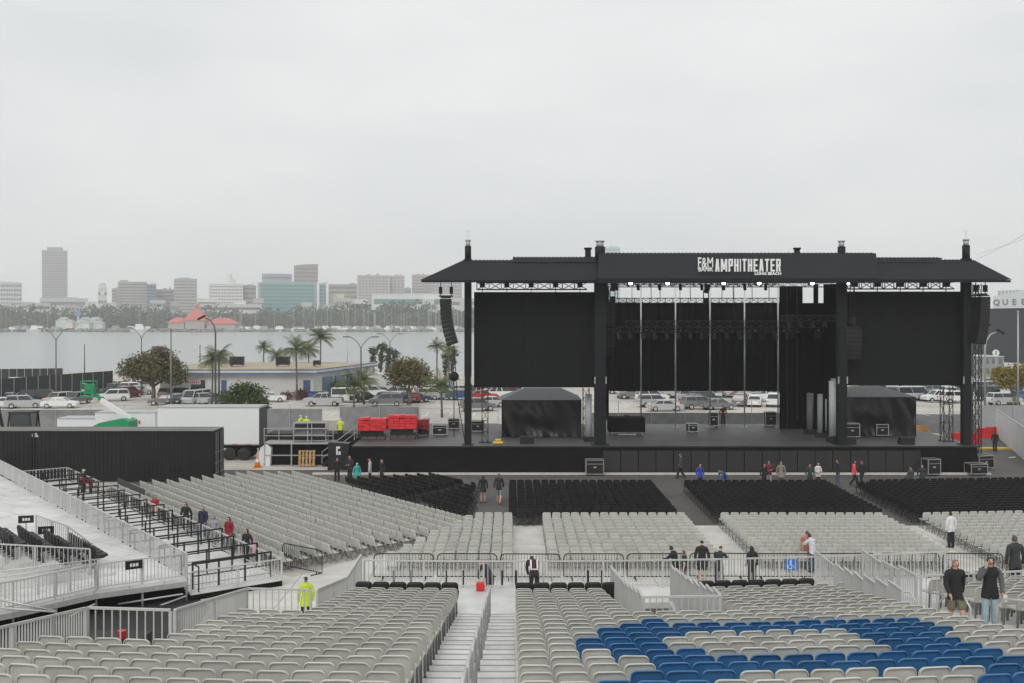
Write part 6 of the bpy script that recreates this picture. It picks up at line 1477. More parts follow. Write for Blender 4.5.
# lamps
LMPG = mat('weathered_lamp_post', (.17, .165, .155), .6)
def lamp(lab, x, yt, yb, kind, Y, m=STEELG, side=-1):
    t = thing('street_lamp', lab, 'lamp', (gx(x, Y), Y, 0), 0, 'street lamps around the car park'); h = gz(yt, Y)
    b = MB()
    if kind == 'double':
        b.tube([(0, 0, 0), (0, 0, h - 1.5)], [.14, .09], 8); b.build('pole', m, t, True)
        for s in (-1, 1):
            b = MB(); b.tube([(0, 0, h - 1.5), (s * .35, 0, h - .9), (s * 1.0, 0, h - .2), (s * 1.5, 0, h)], .05, 6); b.build('arm', m, t, True)
            b = MB(); b.obox((s * 1.9, 0, h + .02), 1.0, .35, .14); b.build('lamp_head', m, t)
    elif kind == 'curve':
        q = [(0, 0, 0), (0, 0, h - 1.6), (side * .15, 0, h - .9), (side * .6, 0, h - .25), (side * 1.2, 0, h)]
        b.tube(q, [.13, .10, .08, .07, .06], 8); b.build('pole', m, t, True); b = MB(); b.obox((side * 1.6, 0, h + .05), .95, .4, .2, 0, 0, .5 * side * -1 * -1); b.build('lamp_head', BLKMET, t)
    else:
        b.tube([(0, 0, 0), (0, 0, h)], [.12, .08], 8); b.build('pole', m, t, True); b = MB(); b.tube([(0, 0, h), (0, 0, h + .15)], .12, 8); b.build('cap', m, t)
    return t
lamp('double armed lamp post at the far left above the parked cars', 56, 329, 405, 'double', 140, LMPG); lamp('double armed lamp post behind the big olive tree', 141.5, 328, 380, 'double', 150, LMPG)
lamp('plain slim pole right of the big olive tree', 171, 330, 402, 'pole', 128, LMPG); lamp('dark curved lamp post before the flat roofed building', 215.5, 318, 405, 'curve', 120, mat('dark_lamp_post', (.08, .08, .08), .5)); lamp('double armed lamp post between the palms and brown tree', 361, 337, 402, 'double', 140, mat('dark_lamp_post', (.08, .08, .08), .5))
lamp('short mooring post in the water left of the olive tree', 84.5, 345, 370, 'pole', 205, mat('dark_lamp_post', (.08, .08, .08), .5)); lamp('short dark post above the young palms at left', 200, 346, 372, 'pole', 190, mat('dark_lamp_post', (.08, .08, .08), .5)); lamp('thin pale mast right of the palm group', 347.5, 335, 372, 'pole', 190, STEELG); lamp('double armed lamp post behind the thin cypress like palms', 390, 334, 372, 'double', 185, LMPG)
lamp('grey curved lamp post beside the last stage tower', 972, 324, 400, 'curve', 118, STEELG, 1); lamp('grey curved lamp post with long arm near the black van', 985, 332, 400, 'curve', 112, STEELG, 1); lamp('tall plain pole before the dark ship hull', 1018, 312, 372, 'pole', 118, STEELG)
# ---------------------------------------------------------------- trees
def leafmat(n, c, v=.35): return mat(n, c, .8, var=v, scale=1.6, spec=.2)
LEAF_O = leafmat('olive_leaf', (.125, .115, .052)); LEAF_D = leafmat('dark_green_leaf', (.060, .090, .032)); LEAF_B = leafmat('brown_olive_leaf', (.135, .115, .045)); LEAF_Y = leafmat('yellow_green_leaf', (.22, .18, .04)); LEAF_P = leafmat('palm_leaf', (.105, .125, .045)); LEAF_F = leafmat('far_leaf', (.085, .105, .065)); LEAF_R = leafmat('red_shrub', (.14, .03, .025)); LEAF_PK = leafmat('pinkish_leaf', (.165, .125, .085))
BARK = mat('bark', (.13, .105, .085), .9, var=.3, scale=4)
def crown_mesh(spec, n, s, jit=.20):
    m = MB()
    for (cx, cy, cz, rx, ry, rz) in spec:
        k = max(40, int(n * rx * rz))
        lob = [(rnd.gauss(0, 1), rnd.gauss(0, 1), rnd.gauss(0, 1)) for _ in range(9)]
        lob = [Vector(v).normalized() for v in lob]
        for _ in range(k):
            v = Vector((rnd.gauss(0, 1), rnd.gauss(0, 1), rnd.gauss(0, 1))).normalized()
            r = rnd.random() ** .38
            r *= .72 + .34 * max(max(v.dot(l) for l in lob), 0) ** 3 + rnd.uniform(-jit, jit)
            p = Vector((cx + v.x * rx * r, cy + v.y * ry * r, cz + v.z * rz * r))
            a = Vector((rnd.gauss(0, 1), rnd.gauss(0, 1), rnd.gauss(0, .6))).normalized(); c = a.cross(Vector((rnd.gauss(0, 1), rnd.gauss(0, 1), rnd.gauss(0, 1)))).normalized()
            q = s * rnd.uniform(.6, 1.3); a *= q; c *= q * .55
            m.add([p - a, p + c, p + a, p - c], [(0, 1, 2, 3)])
    return m
def tree(lab, x, Y, trunk_h, spec, m, n=150, s=.22, group='broad trees around the car park', extra=None):
    t = thing('broadleaf_tree', lab, 'tree', (gx(x, Y), Y, 0), 0, group)
    b = MB(); b.tube([(0, 0, 0), (.1, 0, trunk_h * .5), (-.05, .1, trunk_h)], [.34, .26, .2], 8)
    b.build('trunk', BARK, t, True)
    for i, (cx, cy, cz, rx, ry, rz) in enumerate(spec[:5]):
        b = MB(); b.tube([(-.02, .05, trunk_h * .75), (cx * .5, cy * .5, (trunk_h + cz) / 2 - .3), (cx * .95, cy, cz + rz * .2)], [.17, .11, .04], 6); b.build('limb', BARK, t, True)
    crown_mesh(spec, n, s).build('crown', m, t)
    if extra: crown_mesh(extra[0], n * .6, s).build('blossom_crown', extra[1], t)
    return t
tree('big olive brown tree with reddish top above parked cars', 153, 138, 2.6, [(-2.2, 0, 4.3, 2.3, 2.2, 1.9), (.6, .3, 5.0, 2.6, 2.4, 2.2), (2.6, 0, 3.7, 2.0, 2.0, 1.8), (.2, -.8, 3.9, 2.6, 2, 1.6)], LEAF_O, 520, .19, extra=([(.9, -.3, 6.6, 1.5, 1.3, .9), (3.0, -.4, 5.0, .9, .8, .8)], LEAF_PK))
tree('dark green rounded tree behind the white trailer', 244, 112, 1.2, [(-1.3, 0, 2.2, 1.6, 1.5, 1.4), (.9, .2, 2.5, 1.7, 1.5, 1.5), (-.1, 0, 3.3, 1.3, 1.3, 1.0), (1.9, -.2, 1.8, 1.0, 1.1, 1.1)], LEAF_D, 620, .15)
tree('round brown olive tree left of the stage', 409, 132, 1.9, [(-1.2, 0, 3.8, 1.9, 1.9, 1.7), (1.2, .2, 3.7, 1.9, 1.8, 1.7), (0, 0, 4.7, 2.0, 1.9, 1.5)], LEAF_B, 620, .17)
tree('yellow green tree behind the black van at far right', 1014, 128, 1.8, [(-1.0, 0, 3.8, 1.8, 1.7, 1.5), (1.4, 0, 4.0, 2.0, 1.8, 1.6)], LEAF_Y, 560, .18)
for x, Y, lab, m, sz in ((281, 141, 'small green hedge shrub at the building base, left one', LEAF_D, .55), (287.5, 141, 'reddish shrub at the building base, middle one', LEAF_R, .85), (301, 141, 'larger reddish shrub right of the palm at building base', LEAF_R, 1.1), (338, 148, 'dark green shrub at the building right end', LEAF_D, 1.5), (343, 156, 'second dark shrub beyond the building right end', LEAF_D, 1.6), (1013, 121, 'dark shrub under the yellow green tree', LEAF_D, 1.0)):
    t = thing('shrub', lab, 'shrub', (gx(x, Y), Y, 0), 0, 'shrubs at the flat roofed building')
    crown_mesh([(0, 0, sz * .75, sz, sz, sz * .8)], 420, .14).build('foliage', m, t); b = MB(); b.tube([(0, 0, 0), (0, 0, sz * .6)], .06, 6); b.build('stem', BARK, t)
# palms
def palm_parts(h, nf, fl, droop, r=.16, seed=1, bare=0):
    R_ = random.Random(seed); tr = MB(); lean = R_.uniform(-.25, .25)
    tr.tube([(0, 0, 0), (lean * .3, 0, h * .4), (lean, 0, h)], [r * 1.3, r, r * .8], 8)
    cr_ = MB()
    for i in range(nf):
        az_ = 2 * PI * i / nf + R_.uniform(-.2, .2); el = R_.uniform(-.35, 1.25); L_ = fl * R_.uniform(.8, 1.1)
        pts = []; d = Vector((math.cos(az_) * math.cos(el), math.sin(az_) * math.cos(el), math.sin(el))); p = Vector((lean, 0, h))
        for k in range(8): pts.append(p.copy()); p = p + d * (L_ / 7); d = (d + Vector((0, 0, -droop * (.6 + k * .12)))).normalized()
        for k in range(7):
            a, b_ = pts[k], pts[k + 1]; d_ = (b_ - a).normalized(); sd = d_.cross(Vector((0, 0, 1)))
            sd = sd.normalized() if sd.length > .05 else Vector((1, 0, 0)); w_ = fl * .27 * math.sin(PI * (k + 1.2) / 9)
            for q in range(3):
                u = a.lerp(b_, q / 3); v = a.lerp(b_, (q + .55) / 3)
                for s in (-1, 1):
                    tip = u + sd * s * w_ + d_ * w_ * .55 - Vector((0, 0, w_ * .55)); cr_.add([u, v, tip], [(0, 1, 2)])
            cr_.add([a - sd * .02, a + sd * .02, b_ + sd * .015, b_ - sd * .015], [(0, 1, 2, 3)])
    return tr, cr_
def palm(lab, x, ytop, ybase, Y, nf=16, fl=1.9, droop=.16, seed=1, m=LEAF_P, r=.16):
    t = thing('palm_tree', lab, 'palm', (gx(x, Y), Y, 0), rnd.uniform(0, 6), 'palms around the car park and shore')
    h = gz(ytop, Y) - fl * .45
    a, c = palm_parts(h, nf, fl, droop, r, seed); a.build('trunk', BARK, t, True); c.build('crown', m, t); return t
PN = [(263, 343, 168, 1.6, 'small palm behind the flat roof, left of the group'), (297, 340, 140, 2.6, 'tall palm standing in front of the blue trimmed building'), (277, 350, 170, 1.9, 'low spreading palm behind the flat roof'), (320, 331, 160, 2.5, 'tallest palm of the group behind the flat roof'), (309, 343, 165, 2.3, 'bushy palm between the two tall palms behind the roof'), (212, 352, 132, 2.2, 'young palm left of the dark curved lamp post'), (219, 347, 134, 2.2, 'young palm right of the dark curved lamp post'),
      (354, 375, 128, 2.6, 'spreading green palm behind the parked silver pickup'), (364, 372, 133, 2.2, 'second spreading palm right of the silver pickup'), (437, 341, 150, 1.6, 'palm with tufted head left of the stage tower'), (442, 375, 116, 2.4, 'low green palm beside the left end stage tower'), (449, 343, 156, 1.7, 'leaning palm nearest the hanging speakers')]
for i, (x, yt, Y, fl, lab) in enumerate(PN): palm(lab, x, yt, 0, Y, 34, fl, .21, i + 3, r=.12)
for i, (x, yt, yb) in enumerate(((371.5, 345, 372), (380, 341, 373), (387, 345, 374), (393, 349, 374), (445, 352, 385), (452, 348, 383))):
    Y = 175; t = thing('slim_palm', 'slim shaggy palm by the shore, %s from the left' % nth(i + 1), 'palm', (gx(x, Y), Y, 0), 0, 'slim shaggy palms by the shore'); h = gz(yt, Y)
    b = MB(); b.tube([(0, 0, 0), (.3, 0, h * .9)], .16, 6); b.build('trunk', BARK, t, True)
    crown_mesh([(.3, 0, h * .86, 1.0, 1.0, .8), (.2, 0, h * .62, .65, .65, 1.2), (.05, 0, h * .4, .45, .45, 1.0)], 260, .20).build('crown', leafmat('shaggy_leaf', (.08, .085, .05)), t)
# ---------------------------------------------------------------- far shore: treeline, boats, buildings
def clump_row(name, lab, items, m):
    b = MB()
    for x, Y, w_, h_ in items:
        k = int(26 + w_ * h_ * .35)
        for _ in range(k):
            v = Vector((rnd.gauss(0, .42), rnd.gauss(0, .42), rnd.random() ** .8)); p = Vector((x + v.x * w_, Y + v.y * w_, .3 + v.z * h_ * (1 - .5 * abs(v.x))))
            a = Vector((rnd.gauss(0, 1), rnd.gauss(0, .5), rnd.gauss(0, .8))).normalized() * rnd.uniform(.8, 2.0); c = a.cross(Vector((rnd.gauss(0, .4), 1, rnd.gauss(0, .4)))).normalized() * rnd.uniform(.7, 1.5)
            b.add([p - a, p + c, p + a, p - c], [(0, 1, 2, 3)])
    return tag(b.build(name, m), lab, 'trees', kind='stuff')
def line(x0, x1, Y, h0, h1, step):
    out = []; x = x0
    while x < x1: out.append((gx(x, Y), Y + rnd.uniform(-10, 25), rnd.uniform(7, 20), h0 * .55 + (h1 * 1.08 - h0 * .55) * rnd.random() ** .8)); x += rnd.uniform(.6, 1.4) * step
    return out
clump_row('far_treeline', 'dark mass of trees along the far shore, left of the red pavilion', line(-30, 58, 1120, 18, 26, 3.2) + line(52, 92, 1110, 8, 20, 5) + line(88, 185, 1110, 10, 24, 3.4), leafmat('far_leaf_dark', (.075, .09, .06)))
clump_row('shore_treeline', 'dark mass of trees along the far shore behind the marina', line(205, 330, 1130, 14, 24, 3.6) + line(325, 462, 1125, 20, 29, 3.0) + line(455, 620, 1125, 14, 24, 4), LEAF_F)
for i in range(26):
    x = rnd.choice([rnd.uniform(0, 60), rnd.uniform(88, 180), rnd.uniform(200, 330), rnd.uniform(330, 460), rnd.uniform(330, 460)])
    if i == 0: fp = palm('tall far shore palm, first of the row above the treeline', x, 307, 0, 1075, 12, 4.2, .2, 40, LEAF_F, .4); fp['group'] = 'tall palms along the far shore'
    else: copy_thing(fp, (gx(x, 1075), 1075 + rnd.uniform(-8, 8), 0), rnd.uniform(0, 6), 'tall palm on the far shore standing above the treeline', rnd.uniform(.75, 1.15))['group'] = 'tall palms along the far shore'
fp['label'] = 'tall palm on the far shore standing above the treeline'
HULL = mat('boat_gelcoat', (.70, .71, .71), .35); MASTM = mat('boat_mast', (.55, .56, .57), .4)
def boat_mesh(L_, sail, cab):
    m = MB(); w_ = L_ * .3; h = L_ * .13
    m.add([(-L_ / 2, -w_ / 2, h), (L_ * .2, -w_ / 2, h * 1.1), (L_ / 2, 0, h * 1.3), (L_ * .2, w_ / 2, h * 1.1), (-L_ / 2, w_ / 2, h), (-L_ / 2, -w_ * .35, 0), (L_ * .2, -w_ * .3, 0), (L_ * .42, 0, 0), (L_ * .2, w_ * .3, 0), (-L_ / 2, w_ * .35, 0)],
          [(0, 1, 2, 3, 4), (9, 8, 7, 6, 5), (0, 5, 6, 1), (1, 6, 7, 2), (2, 7, 8, 3), (3, 8, 9, 4), (4, 9, 5, 0)])
    c = MB(); c.hexa([(-L_ * .3, -w_ * .32, h), (L_ * .18, -w_ * .28, h), (L_ * .18, w_ * .28, h), (-L_ * .3, w_ * .32, h), (-L_ * .26, -w_ * .26, h + cab), (L_ * .05, -w_ * .22, h + cab), (L_ * .05, w_ * .22, h + cab), (-L_ * .26, w_ * .26, h + cab)])
    s = MB()
    if sail: s.tube([(L_ * .05, 0, h), (L_ * .05, 0, h + L_ * 1.35)], .11, 5); s.tube([(L_ * .05, 0, h + L_ * .18), (-L_ * .4, 0, h + L_ * .16)], .14, 5)
    return m, c, s
def boat(x, Y, L_, sail, cab, lab, rz, z=-2):
    tone = rnd.choice(['w', 'w', 'g', 'n']) if L_ < 14.5 else rnd.choice('wg'); key = (round(L_), sail, tone); t = BT.get(key)
    if t: copy_thing(t, (gx(x, Y), Y, z), rz, lab); return
    t = thing('sailing_boat' if sail else 'motor_boat', lab, 'boat', (gx(x, Y), Y, z), rz, 'boats moored along the far shore'); BT[key] = t
    m, c, s = boat_mesh(L_, sail, cab); m.build('hull', {'w': HULL, 'g': mat('grey_hull', (.34, .35, .36), .4), 'n': mat('navy_hull', (.06, .08, .12), .4)}[tone], t); c.build('cabin', WHITEP if tone == 'w' else mat('tan_canvas', (.34, .32, .30), .8), t)
    if sail: s.build('mast', MASTM, t)
BT = {}
for i in range(120):
    z_ = rnd.random()
    x = rnd.uniform(330, 462) if z_ < .62 else rnd.uniform(228, 330) if z_ < .85 else rnd.uniform(0, 150)
    sail = rnd.random() < .55; L_ = rnd.choice([12, 15]) if sail else rnd.choice([13, 17])
    Y = rnd.uniform(992, 1085)
    boat(x, Y, L_, sail, 1.8 if sail else 3.0, '%s moored in the far marina' % ('small sailing boat with a bare mast' if sail else 'small motor boat with a low cabin'), rnd.choice([0, .3, 2.8, PI, 1.2]))
boat(141, 985, 18, False, 5, 'large white two deck motor yacht below the tree line', 0); boat(232, 980, 15, False, 4, 'white tour boat right of the red roofed pavilion', 0); boat(36, 985, 16, False, 4, 'white yacht at the far left of the shore', .2); boat(24, 985, 14, False, 4, 'white cruiser moored left of the far left yacht', PI)
def haze_c(c): return c
WINM = mat('far_window_band', (.17, .185, .195), .3, var=.05, scale=.05); WIND = mat('far_window_dark', (.12, .12, .125), .3, var=.05, scale=.05); WINT = mat('far_teal_glass', (.08, .21, .205), .3, var=.1, scale=.03, spec=.8)
def facade(c): return mat('facade_%.2f_%.2f_%.2f' % c, tuple(min(.72, q * 1.22) for q in c), .8, var=.06, scale=.03)
def block(lab, x0, x1, yt, Y, col, floors, name='office_building', depth=30, win=WINM, frac=.5, cols=0, cap=None, yb=327, crown=None, cat='building'):
    xm = gx((x0 + x1) / 2, Y); th = math.atan2(xm, Y); w_ = (gx(x1, Y) - gx(x0, Y)) * math.cos(th); h = gz(yt, Y); t = thing(name, lab, cat, (xm, Y, 0), -th, 'buildings of the far skyline')
    b = MB(); b.box(-w_ / 2, w_ / 2, 0, depth, 0, h); b.build('wall', facade(col), t)
    if floors:
        fh = (h - 4) / floors
        for i in range(floors):
            z0 = 3 + fh * i + fh * (1 - frac) * .6
            b = MB()
            if cols:
                cw = w_ * .96 / cols
                for j in range(cols): b.box(-w_ * .48 + cw * j + cw * .18, -w_ * .48 + cw * (j + 1) - cw * .18, -.25, -.02, z0, z0 + fh * frac)
            else: b.box(-w_ * .475, w_ * .475, -.25, -.02, z0, z0 + fh * frac)
            b.box(-w_ / 2 - .25, -w_ / 2 - .02, 1, depth - 1, z0, z0 + fh * frac); b.box(w_ / 2 + .02, w_ / 2 + .25, 1, depth - 1, z0, z0 + fh * frac)
            b.build('window_band_glazing', win, t)
    b = MB(); b.box(-w_ / 2 - .4, w_ / 2 + .4, -.4, depth + .4, h + .01, h + 1.2); b.build('parapet', facade(col), t)
    if not cap and floors > 3: q_ = rnd.uniform(.1, .5); cap = [(q_, q_ + rnd.uniform(.12, .3), yt - 1.9), (q_ + .32, q_ + .40, yt - 2.6)]
    for (a, c, y2) in (cap or []):
        b = MB(); b.box(-w_ / 2 + w_ * a, -w_ / 2 + w_ * c, 4, depth - 4, h + 1.21, gz(y2, Y)); b.build('penthouse', facade(tuple(q * .9 for q in col)), t)
    return t
Z = 1500
t = block('tall brown grey office tower standing alone at the left', 42, 67.5, 251, 1650, (.34, .325, .345), 27, 'office_tower', 40, mat('tower_window', (.29, .28, .30), .3, var=.05, scale=.03), .45, 0, [(.20, .82, 247)])
block('white framed grid office block at the far left edge', -8, 22, 283, 1450, (.50, .51, .52), 9, 'office_building', 30, WINM, .55, 11, [(.1, .7, 281.5)])
block('low pale civic building left of the clock tower', 40, 88, 299, 1350, (.46, .46, .45), 3, win=WINM, frac=.4, cap=[(.5, .8, 297)])
t = block('cream clock tower building rising above the trees', 98, 107, 289, 1400, (.52, .51, .48), 4, 'clock_tower', 12, WIND, .35, 3)
b = MB(); w_ = 5; h = gz(289, 1400)
b.box(-w_, w_, 2, 12, h + 1.22, h + 6); b.build('belfry', facade((.52, .51, .48)), t); b = MB(); b.tube([(0, 7, h + 6), (0, 7, h + 9)], [4.5, 2], 10); b.build('dome', facade((.45, .45, .44)), t, True); b = MB(); b.tube([(0, -.6, h - 5), (0, -.1, h - 5)], 3, 14); b.build('clock_face', WHITEP, t)
block('stepped beige hotel block behind the trees, left half', 112, 120, 289, 1480, (.34, .33, .31), 11, frac=.4, win=WINM)
block('beige banded hotel slab with dark bluish right end', 118, 147, 282.5, 1450, (.33, .31, .285), 14, frac=.42, win=WINM, cap=[(.08, .35, 280)])
block('narrow blue grey glass tower against the beige hotel slab', 147, 156, 285, 1455, (.16, .21, .25), 12, frac=.6, win=mat('blue_far_glass', (.07, .12, .17), .2))
block('low brown banded block between two hotel towers', 156, 175, 290, 1500, (.25, .24, .235), 9, frac=.5, win=WIND)
block('beige ribbed tower with stepped top left of the white hotel', 174, 197, 279.5, 1500, (.36, .335, .305), 14, frac=.35, win=WINM, cap=[(.2, .75, 277.5)])
t = block('white historic hotel with a slim central turret', 209, 243, 284.5, 1480, (.60, .585, .57), 12, 'grand_hotel', 24, WINM, .4, 12, [(.0, .22, 283), (.60, .80, 279)])
b = MB(); h = gz(284.5, 1480); b.tube([(5, 10, h), (5, 10, gz(277, 1480)), (5, 10, gz(276.9, 1480)), (5, 10, gz(273.5, 1480)), (5, 10, gz(270.5, 1480))], [5, 4.5, 3.0, 3.0, .5], 10); b.build('turret', facade((.56, .55, .54)), t)
block('brown low office block right of the white historic hotel', 243, 257.5, 286, 1500, (.26, .23, .22), 8, frac=.35, win=WIND)
t = block('broad teal glass office block with a white right edge', 259, 316, 283.5, 1350, (.22, .34, .34), 11, 'glass_office', 30, WINT, .80)
b = MB(); w_ = (gx(316, 1350) - gx(259, 1350)) / 2; h = gz(283.5, 1350); b.box(w_ + .3, w_ + 3.2, -1, 20, 0, h + 2); b.box(-w_ - 2.6, -w_ - .3, -1, 20, 0, h + 2); b.build('white_fin', facade((.62, .62, .61)), t)
block('narrow teal glass wing right of the broad teal block', 319.5, 326, 284, 1365, (.25, .36, .36), 11, frac=.75, win=WINT)
block('white blade wall tower right of the teal glass wing', 326.3, 328.3, 282, 1360, (.60, .60, .59), 0)
block('grey teal stepped tower behind the teal glass block', 262, 292, 274.5, 1700, (.26, .30, .31), 8, frac=.5, win=WINM, cap=[(.12, .8, 273.5)])
t = block('brown sloped top tower behind the teal glass block', 294, 318, 266.5, 1750, (.25, .20, .19), 14, 'office_tower', 34, WIND, .35)
b = MB(); w_ = (gx(318, 1750) - gx(294, 1750)) / 2; h = gz(266.5, 1750); b.prism([(-w_, h + 1.21), (w_, h + 1.21), (w_, gz(263.8, 1750)), (-w_ * .2, gz(264.2, 1750))], 2, 32, 'y'); b.build('sloped_crown', facade((.25, .20, .19)), t)
block('wide dull brown block right of the white blade', 328.6, 357, 285, 1600, (.27, .245, .23), 8, frac=.4, win=WIND, cap=[(.75, .95, 283)])
block('low cream block with blank walls behind the marina trees', 328.6, 344, 294.5, 1400, (.52, .49, .40), 0)
block('low beige block beside the low cream block', 344.5, 357, 300, 1410, (.46, .44, .39), 2, frac=.4)
t = block('tall beige twin slab apartment block, left slab', 357.5, 389, 276, 1600, (.36, .33, .315), 16, 'apartment_block', 24, WINM, .4, 9)
block('tall beige twin slab apartment block, right slab', 389.5, 404.5, 276.3, 1620, (.38, .355, .34), 16, 'apartment_block', 24, WINM, .4, 4)
block('low white long hall with a curved pale roof', 372, 452, 294.5, 1330, (.52, .56, .55), 2, 'arena_hall', 60, WINT, .35)
block('brown apartment tower directly left of the roof tip', 412, 432, 275.5, 1620, (.33, .29, .28), 16, 'apartment_block', 24, WIND, .4, 6)
block('pale brown block below the left roof overhang', 431, 462, 281, 1600, (.34, .31, .30), 12, 'apartment_block', 24, WINM, .4, 8)
block('grey block in the gap under the left roof overhang', 404.7, 411, 289, 1580, (.24, .24, .245), 8, frac=.5)
block('pale glass tower peeking above the stage roof by second tower', 604, 620, 247.5, 1700, (.42, .50, .53), 22, 'office_tower', 30, mat('pale_far_glass', (.30, .40, .43), .2), .6)
block('long low pale parking structure behind left shore trees', 200, 262, 305, 1250, (.48, .48, .47), 3, 'parking_structure', 40, WIND, .4)
block('long low pale terminal behind right shore trees', 460, 640, 299, 1500, (.42, .43, .43), 3, 'terminal_building', 40, WINM, .4)
lx_ = 0
for i in range(19):
    x0 = [-6, 22, 30, 66, 84, 107, 150, 172, 196, 232, 255, 300, 318, 334, 352, 380, 398, 424, 444][i] + rnd.uniform(-2, 2); w_ = rnd.uniform(7, 20)
    block('low far shore building half hidden by trees, %s from the left' % nth(i + 1), x0, x0 + w_, rnd.uniform(298.5, 306), 1260 + rnd.uniform(-40, 60), rnd.choice([(.5, .49, .46), (.42, .41, .39), (.36, .34, .33), (.55, .55, .54), (.40, .42, .43)]), rnd.choice([2, 3, 3]), 'low_building', 20, rnd.choice([WINM, WIND]), .42, rnd.choice([0, 5, 8]))
# red roofed pavilion
t = thing('shore_pavilion', 'low waterfront pavilion with bright coral red roofs', 'pavilion', (gx(202, 1010), 1010, 0)); REDR = mat('coral_roof', (.50, .12, .10), .7, var=.1, scale=.1)
for x, w_, yt, ym, nm in ((-25, 17, 317.5, 322.5, 'side'), (-7, 21, 309.5, 320.5, 'main'), (18, 30, 317.8, 323.8, 'long')):
    s = 1010 / F; hw = w_ / 2; z0 = gz(ym, 1010); z1 = gz(yt, 1010)
    b = MB(); b.box(x - hw * .9, x + hw * .9, 0, 16, 0, z0); b.build('wall', facade((.30, .27, .25)), t)
    b = MB(); b.hexa([(x - hw, -1, z0 + .01), (x + hw, -1, z0 + .01), (x + hw, 17, z0 + .01), (x - hw, 17, z0 + .01), (x - hw * .35, 7, z1), (x + hw * .35, 7, z1), (x + hw * .35, 9, z1), (x - hw * .35, 9, z1)]); b.build('roof', REDR, t)
b = MB(); b.tube([(-7, 8, gz(309, 1010)), (-7, 8, gz(306, 1010))], [2.4, 2.0], 8); b.tube([(-7, 8, gz(306, 1010)), (-7, 8, gz(303.5, 1010))], [2.4, .2], 8); b.build('cupola', REDR, t)
b = MB()
for i in range(24): b.tube([(-34 + i * 3.1, -6, -3), (-34 + i * 3.1, -6, .6)], .3, 6)
b.box(-36, 40, -8, 0, .6, 1.0); b.build('pier', PALE, t)
for i in range(13):
    x = rnd.uniform(60, 98); Y = 1030 + rnd.uniform(0, 40); b = MB(); w_ = rnd.uniform(6, 14); h = rnd.uniform(5, 10); b.box(-w_ / 2, w_ / 2, 0, 8, 0, h); o = b.build('shore_kiosk', facade((.5 + rnd.uniform(-.1, .1), .49, .46))); u = MB(); u.hexa([(-w_ / 2 - .4, -.5, h + .01), (w_ / 2 + .4, -.5, h + .01), (w_ / 2 + .4, 8.5, h + .01), (-w_ / 2 - .4, 8.5, h + .01), (-w_ / 4, 3, h + 2), (w_ / 4, 3, h + 2), (w_ / 4, 5, h + 2), (-w_ / 4, 5, h + 2)]); u.build('roof', mat('kiosk_roof', (.35, .36, .36), .7), o); o.location = (gx(x, Y), Y, .2); tag(o, 'small pale waterfront kiosk among far trees left of the clock tower', 'kiosk', 'waterfront kiosks on the far shore')
t = thing('ferris_sign', 'blue and white round attraction among the far kiosks', 'attraction', (gx(78, 1040), 1040, .2)); b = MB(); b.tube([(0, 0, 15), (0, .8, 15)], 2.6, 16); b.build('disc', mat('pale_blue_disc', (.15, .25, .5), .4), t); b = MB(); b.bar((-2, .4, 0), (0, .4, 15), .6); b.bar((2, .4, 0), (0, .4, 15), .6); b.build('leg_frame', WHITEP, t)
# ---------------------------------------------------------------- ship and buildings at the right
t = thing('ocean_liner', 'huge dark hulled ship with pale lettered band at the far right', 'ship', (0, 0, 0))
pa, pb2 = Vector((gx(962, 275), 275, 0)), Vector((gx(1090, 235), 235, 0)); dd = (pb2 - pa).normalized(); nn_ = Vector((dd.y, -dd.x, 0))
b = MB(); q = -nn_ * 26
def wall(mb, z0, z1, off=0.0, s0=0.0, s1=1.0):
    a, c = pa.lerp(pb2, s0) + nn_ * off, pa.lerp(pb2, s1) + nn_ * off; e = -nn_ * (26 - off)
    mb.hexa([a + Vector((0, 0, z0)), c + Vector((0, 0, z0)), c + e + Vector((0, 0, z0)), a + e + Vector((0, 0, z0)), a + Vector((0, 0, z1)), c + Vector((0, 0, z1)), c + e + Vector((0, 0, z1)), a + e + Vector((0, 0, z1))])
wall(b, 0, 13.4); b.build('hull', mat('ship_hull_black', (.028, .032, .037), .5, var=.1, scale=.1), t)
sB = min((abs(px(pa.lerp(pb2, k / 400))[0] - 993), k / 400) for k in range(401))[1]
b = MB(); a_, c_ = pa.lerp(pb2, sB) + nn_ * -.05, pb2 + nn_ * -.05; e_ = -nn_ * 25.9
b.hexa([a_ + Vector((0, 0, 13.41)), c_ + Vector((0, 0, 13.41)), c_ + e_ + Vector((0, 0, 13.41)), a_ + e_ + Vector((0, 0, 13.41)), a_ + Vector((0, 0, 16.4)), c_ + Vector((0, 0, 20.5)), c_ + e_ + Vector((0, 0, 20.5)), a_ + e_ + Vector((0, 0, 16.4))]); b.build('white_band', WHITEP, t)
dist = (pb2 - pa).length
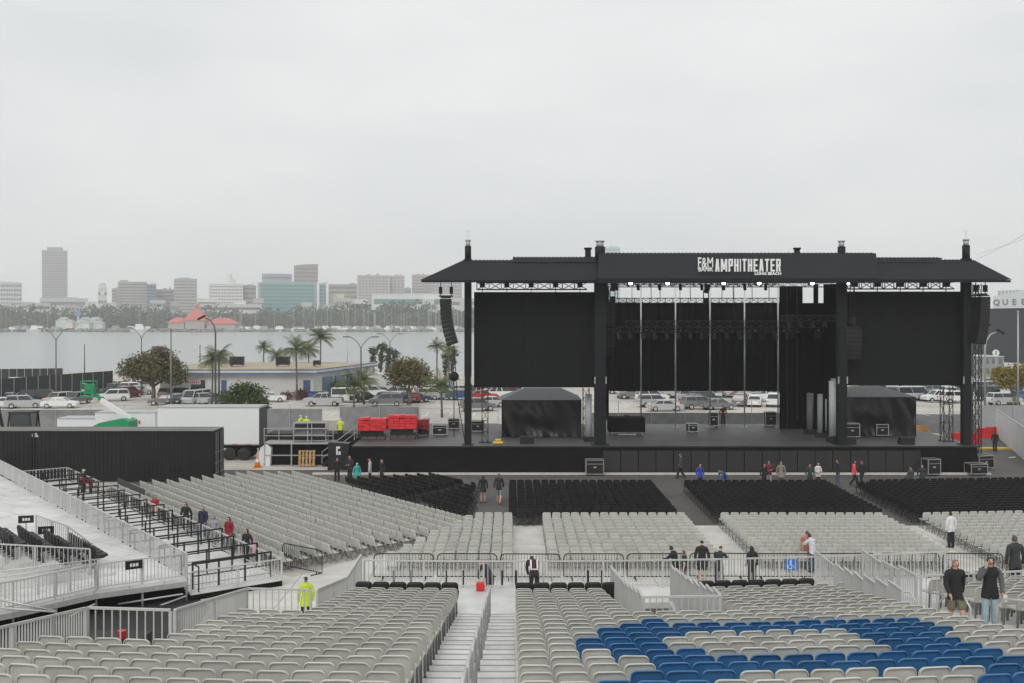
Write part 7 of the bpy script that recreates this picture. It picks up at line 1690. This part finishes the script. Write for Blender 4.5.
for i, ch in enumerate('QUEEN'):
    x_ = 996.5 + i * 9
    s_ = 0.0
    best = min((abs(px(pa.lerp(pb2, k / 400))[0] - x_), k / 400) for k in range(401))[1]
    P_ = pa.lerp(pb2, best) + nn_ * .06 + Vector((0, 0, 14.25)); q = text_mesh('lettering', ch, 2.0, P_, mat('ship_letter', (.22, .23, .24), .6), t, 1.5, PI / 2, .02, 'CENTER', .02, math.atan2(dd.y, dd.x))
b = MB()
for i in range(7): c = pa.lerp(pb2, .27 + .03 * i) - nn_ * 2; b.tube([c + Vector((0, 0, 16.6)), c + Vector((0, 0, 17.9))], .35, 8)
b.build('vent_cowl', PALE, t)
t = thing('gangway_building', 'grey blocky stair building before the dark ship', 'building', (gx(990, 190), 190, 0)); w_ = gx(1003, 190) - gx(975, 190); h = gz(357, 190)
b = MB(); b.box(-w_ / 2, w_ / 2, 0, 8, 0, h); b.build('wall', mat('grey_render', (.24, .245, .25), .8), t)
for j in range(2):
    for i in range(4): b = MB(); b.box(-w_ / 2 + .5 + i * 1.2, -w_ / 2 + 1.1 + i * 1.2, -.06, -.003, 1 + j * 1.7, 1.9 + j * 1.7); b.build('window', WIND, t)
b = MB(); b.box(-w_ / 2, w_ / 2, -.2, 8, h + .005, h + .15); b.build('parapet', PALE, t)
b = MB(); b.tube([(0, 0, 0), (0, .12, 0)], .55, 16); u = MB(); u.box(-.07, .07, -.04, -.002, -.33, .33)
o = b.build('round_sign', WHITEP); u.build('sign_mark', CASE, o); w2 = MB(); w2.bar((0, .06, -4), (0, .06, -.5), .12); w2.build('post', STEELG, o); o.location = (gx(996, 170), 170, gz(353, 170)); tag(o, 'round white sign on a post before the grey stair building', 'sign')
for i, (x0, y0, x1, y1) in enumerate(((960, 268, 1060, 212), (975, 255, 1060, 222))):
    b = MB(); b.tube([at(x0, y0, 250), at((x0 + x1) / 2, (y0 + y1) / 2 + 3, 190), at(x1, y1, 140)], .03, 5); tag(b.build('mooring_line', STEELG), ('lower' if i == 0 else 'upper') + ' thin ship line crossing the sky at far right', 'line', 'thin ship lines against the sky')
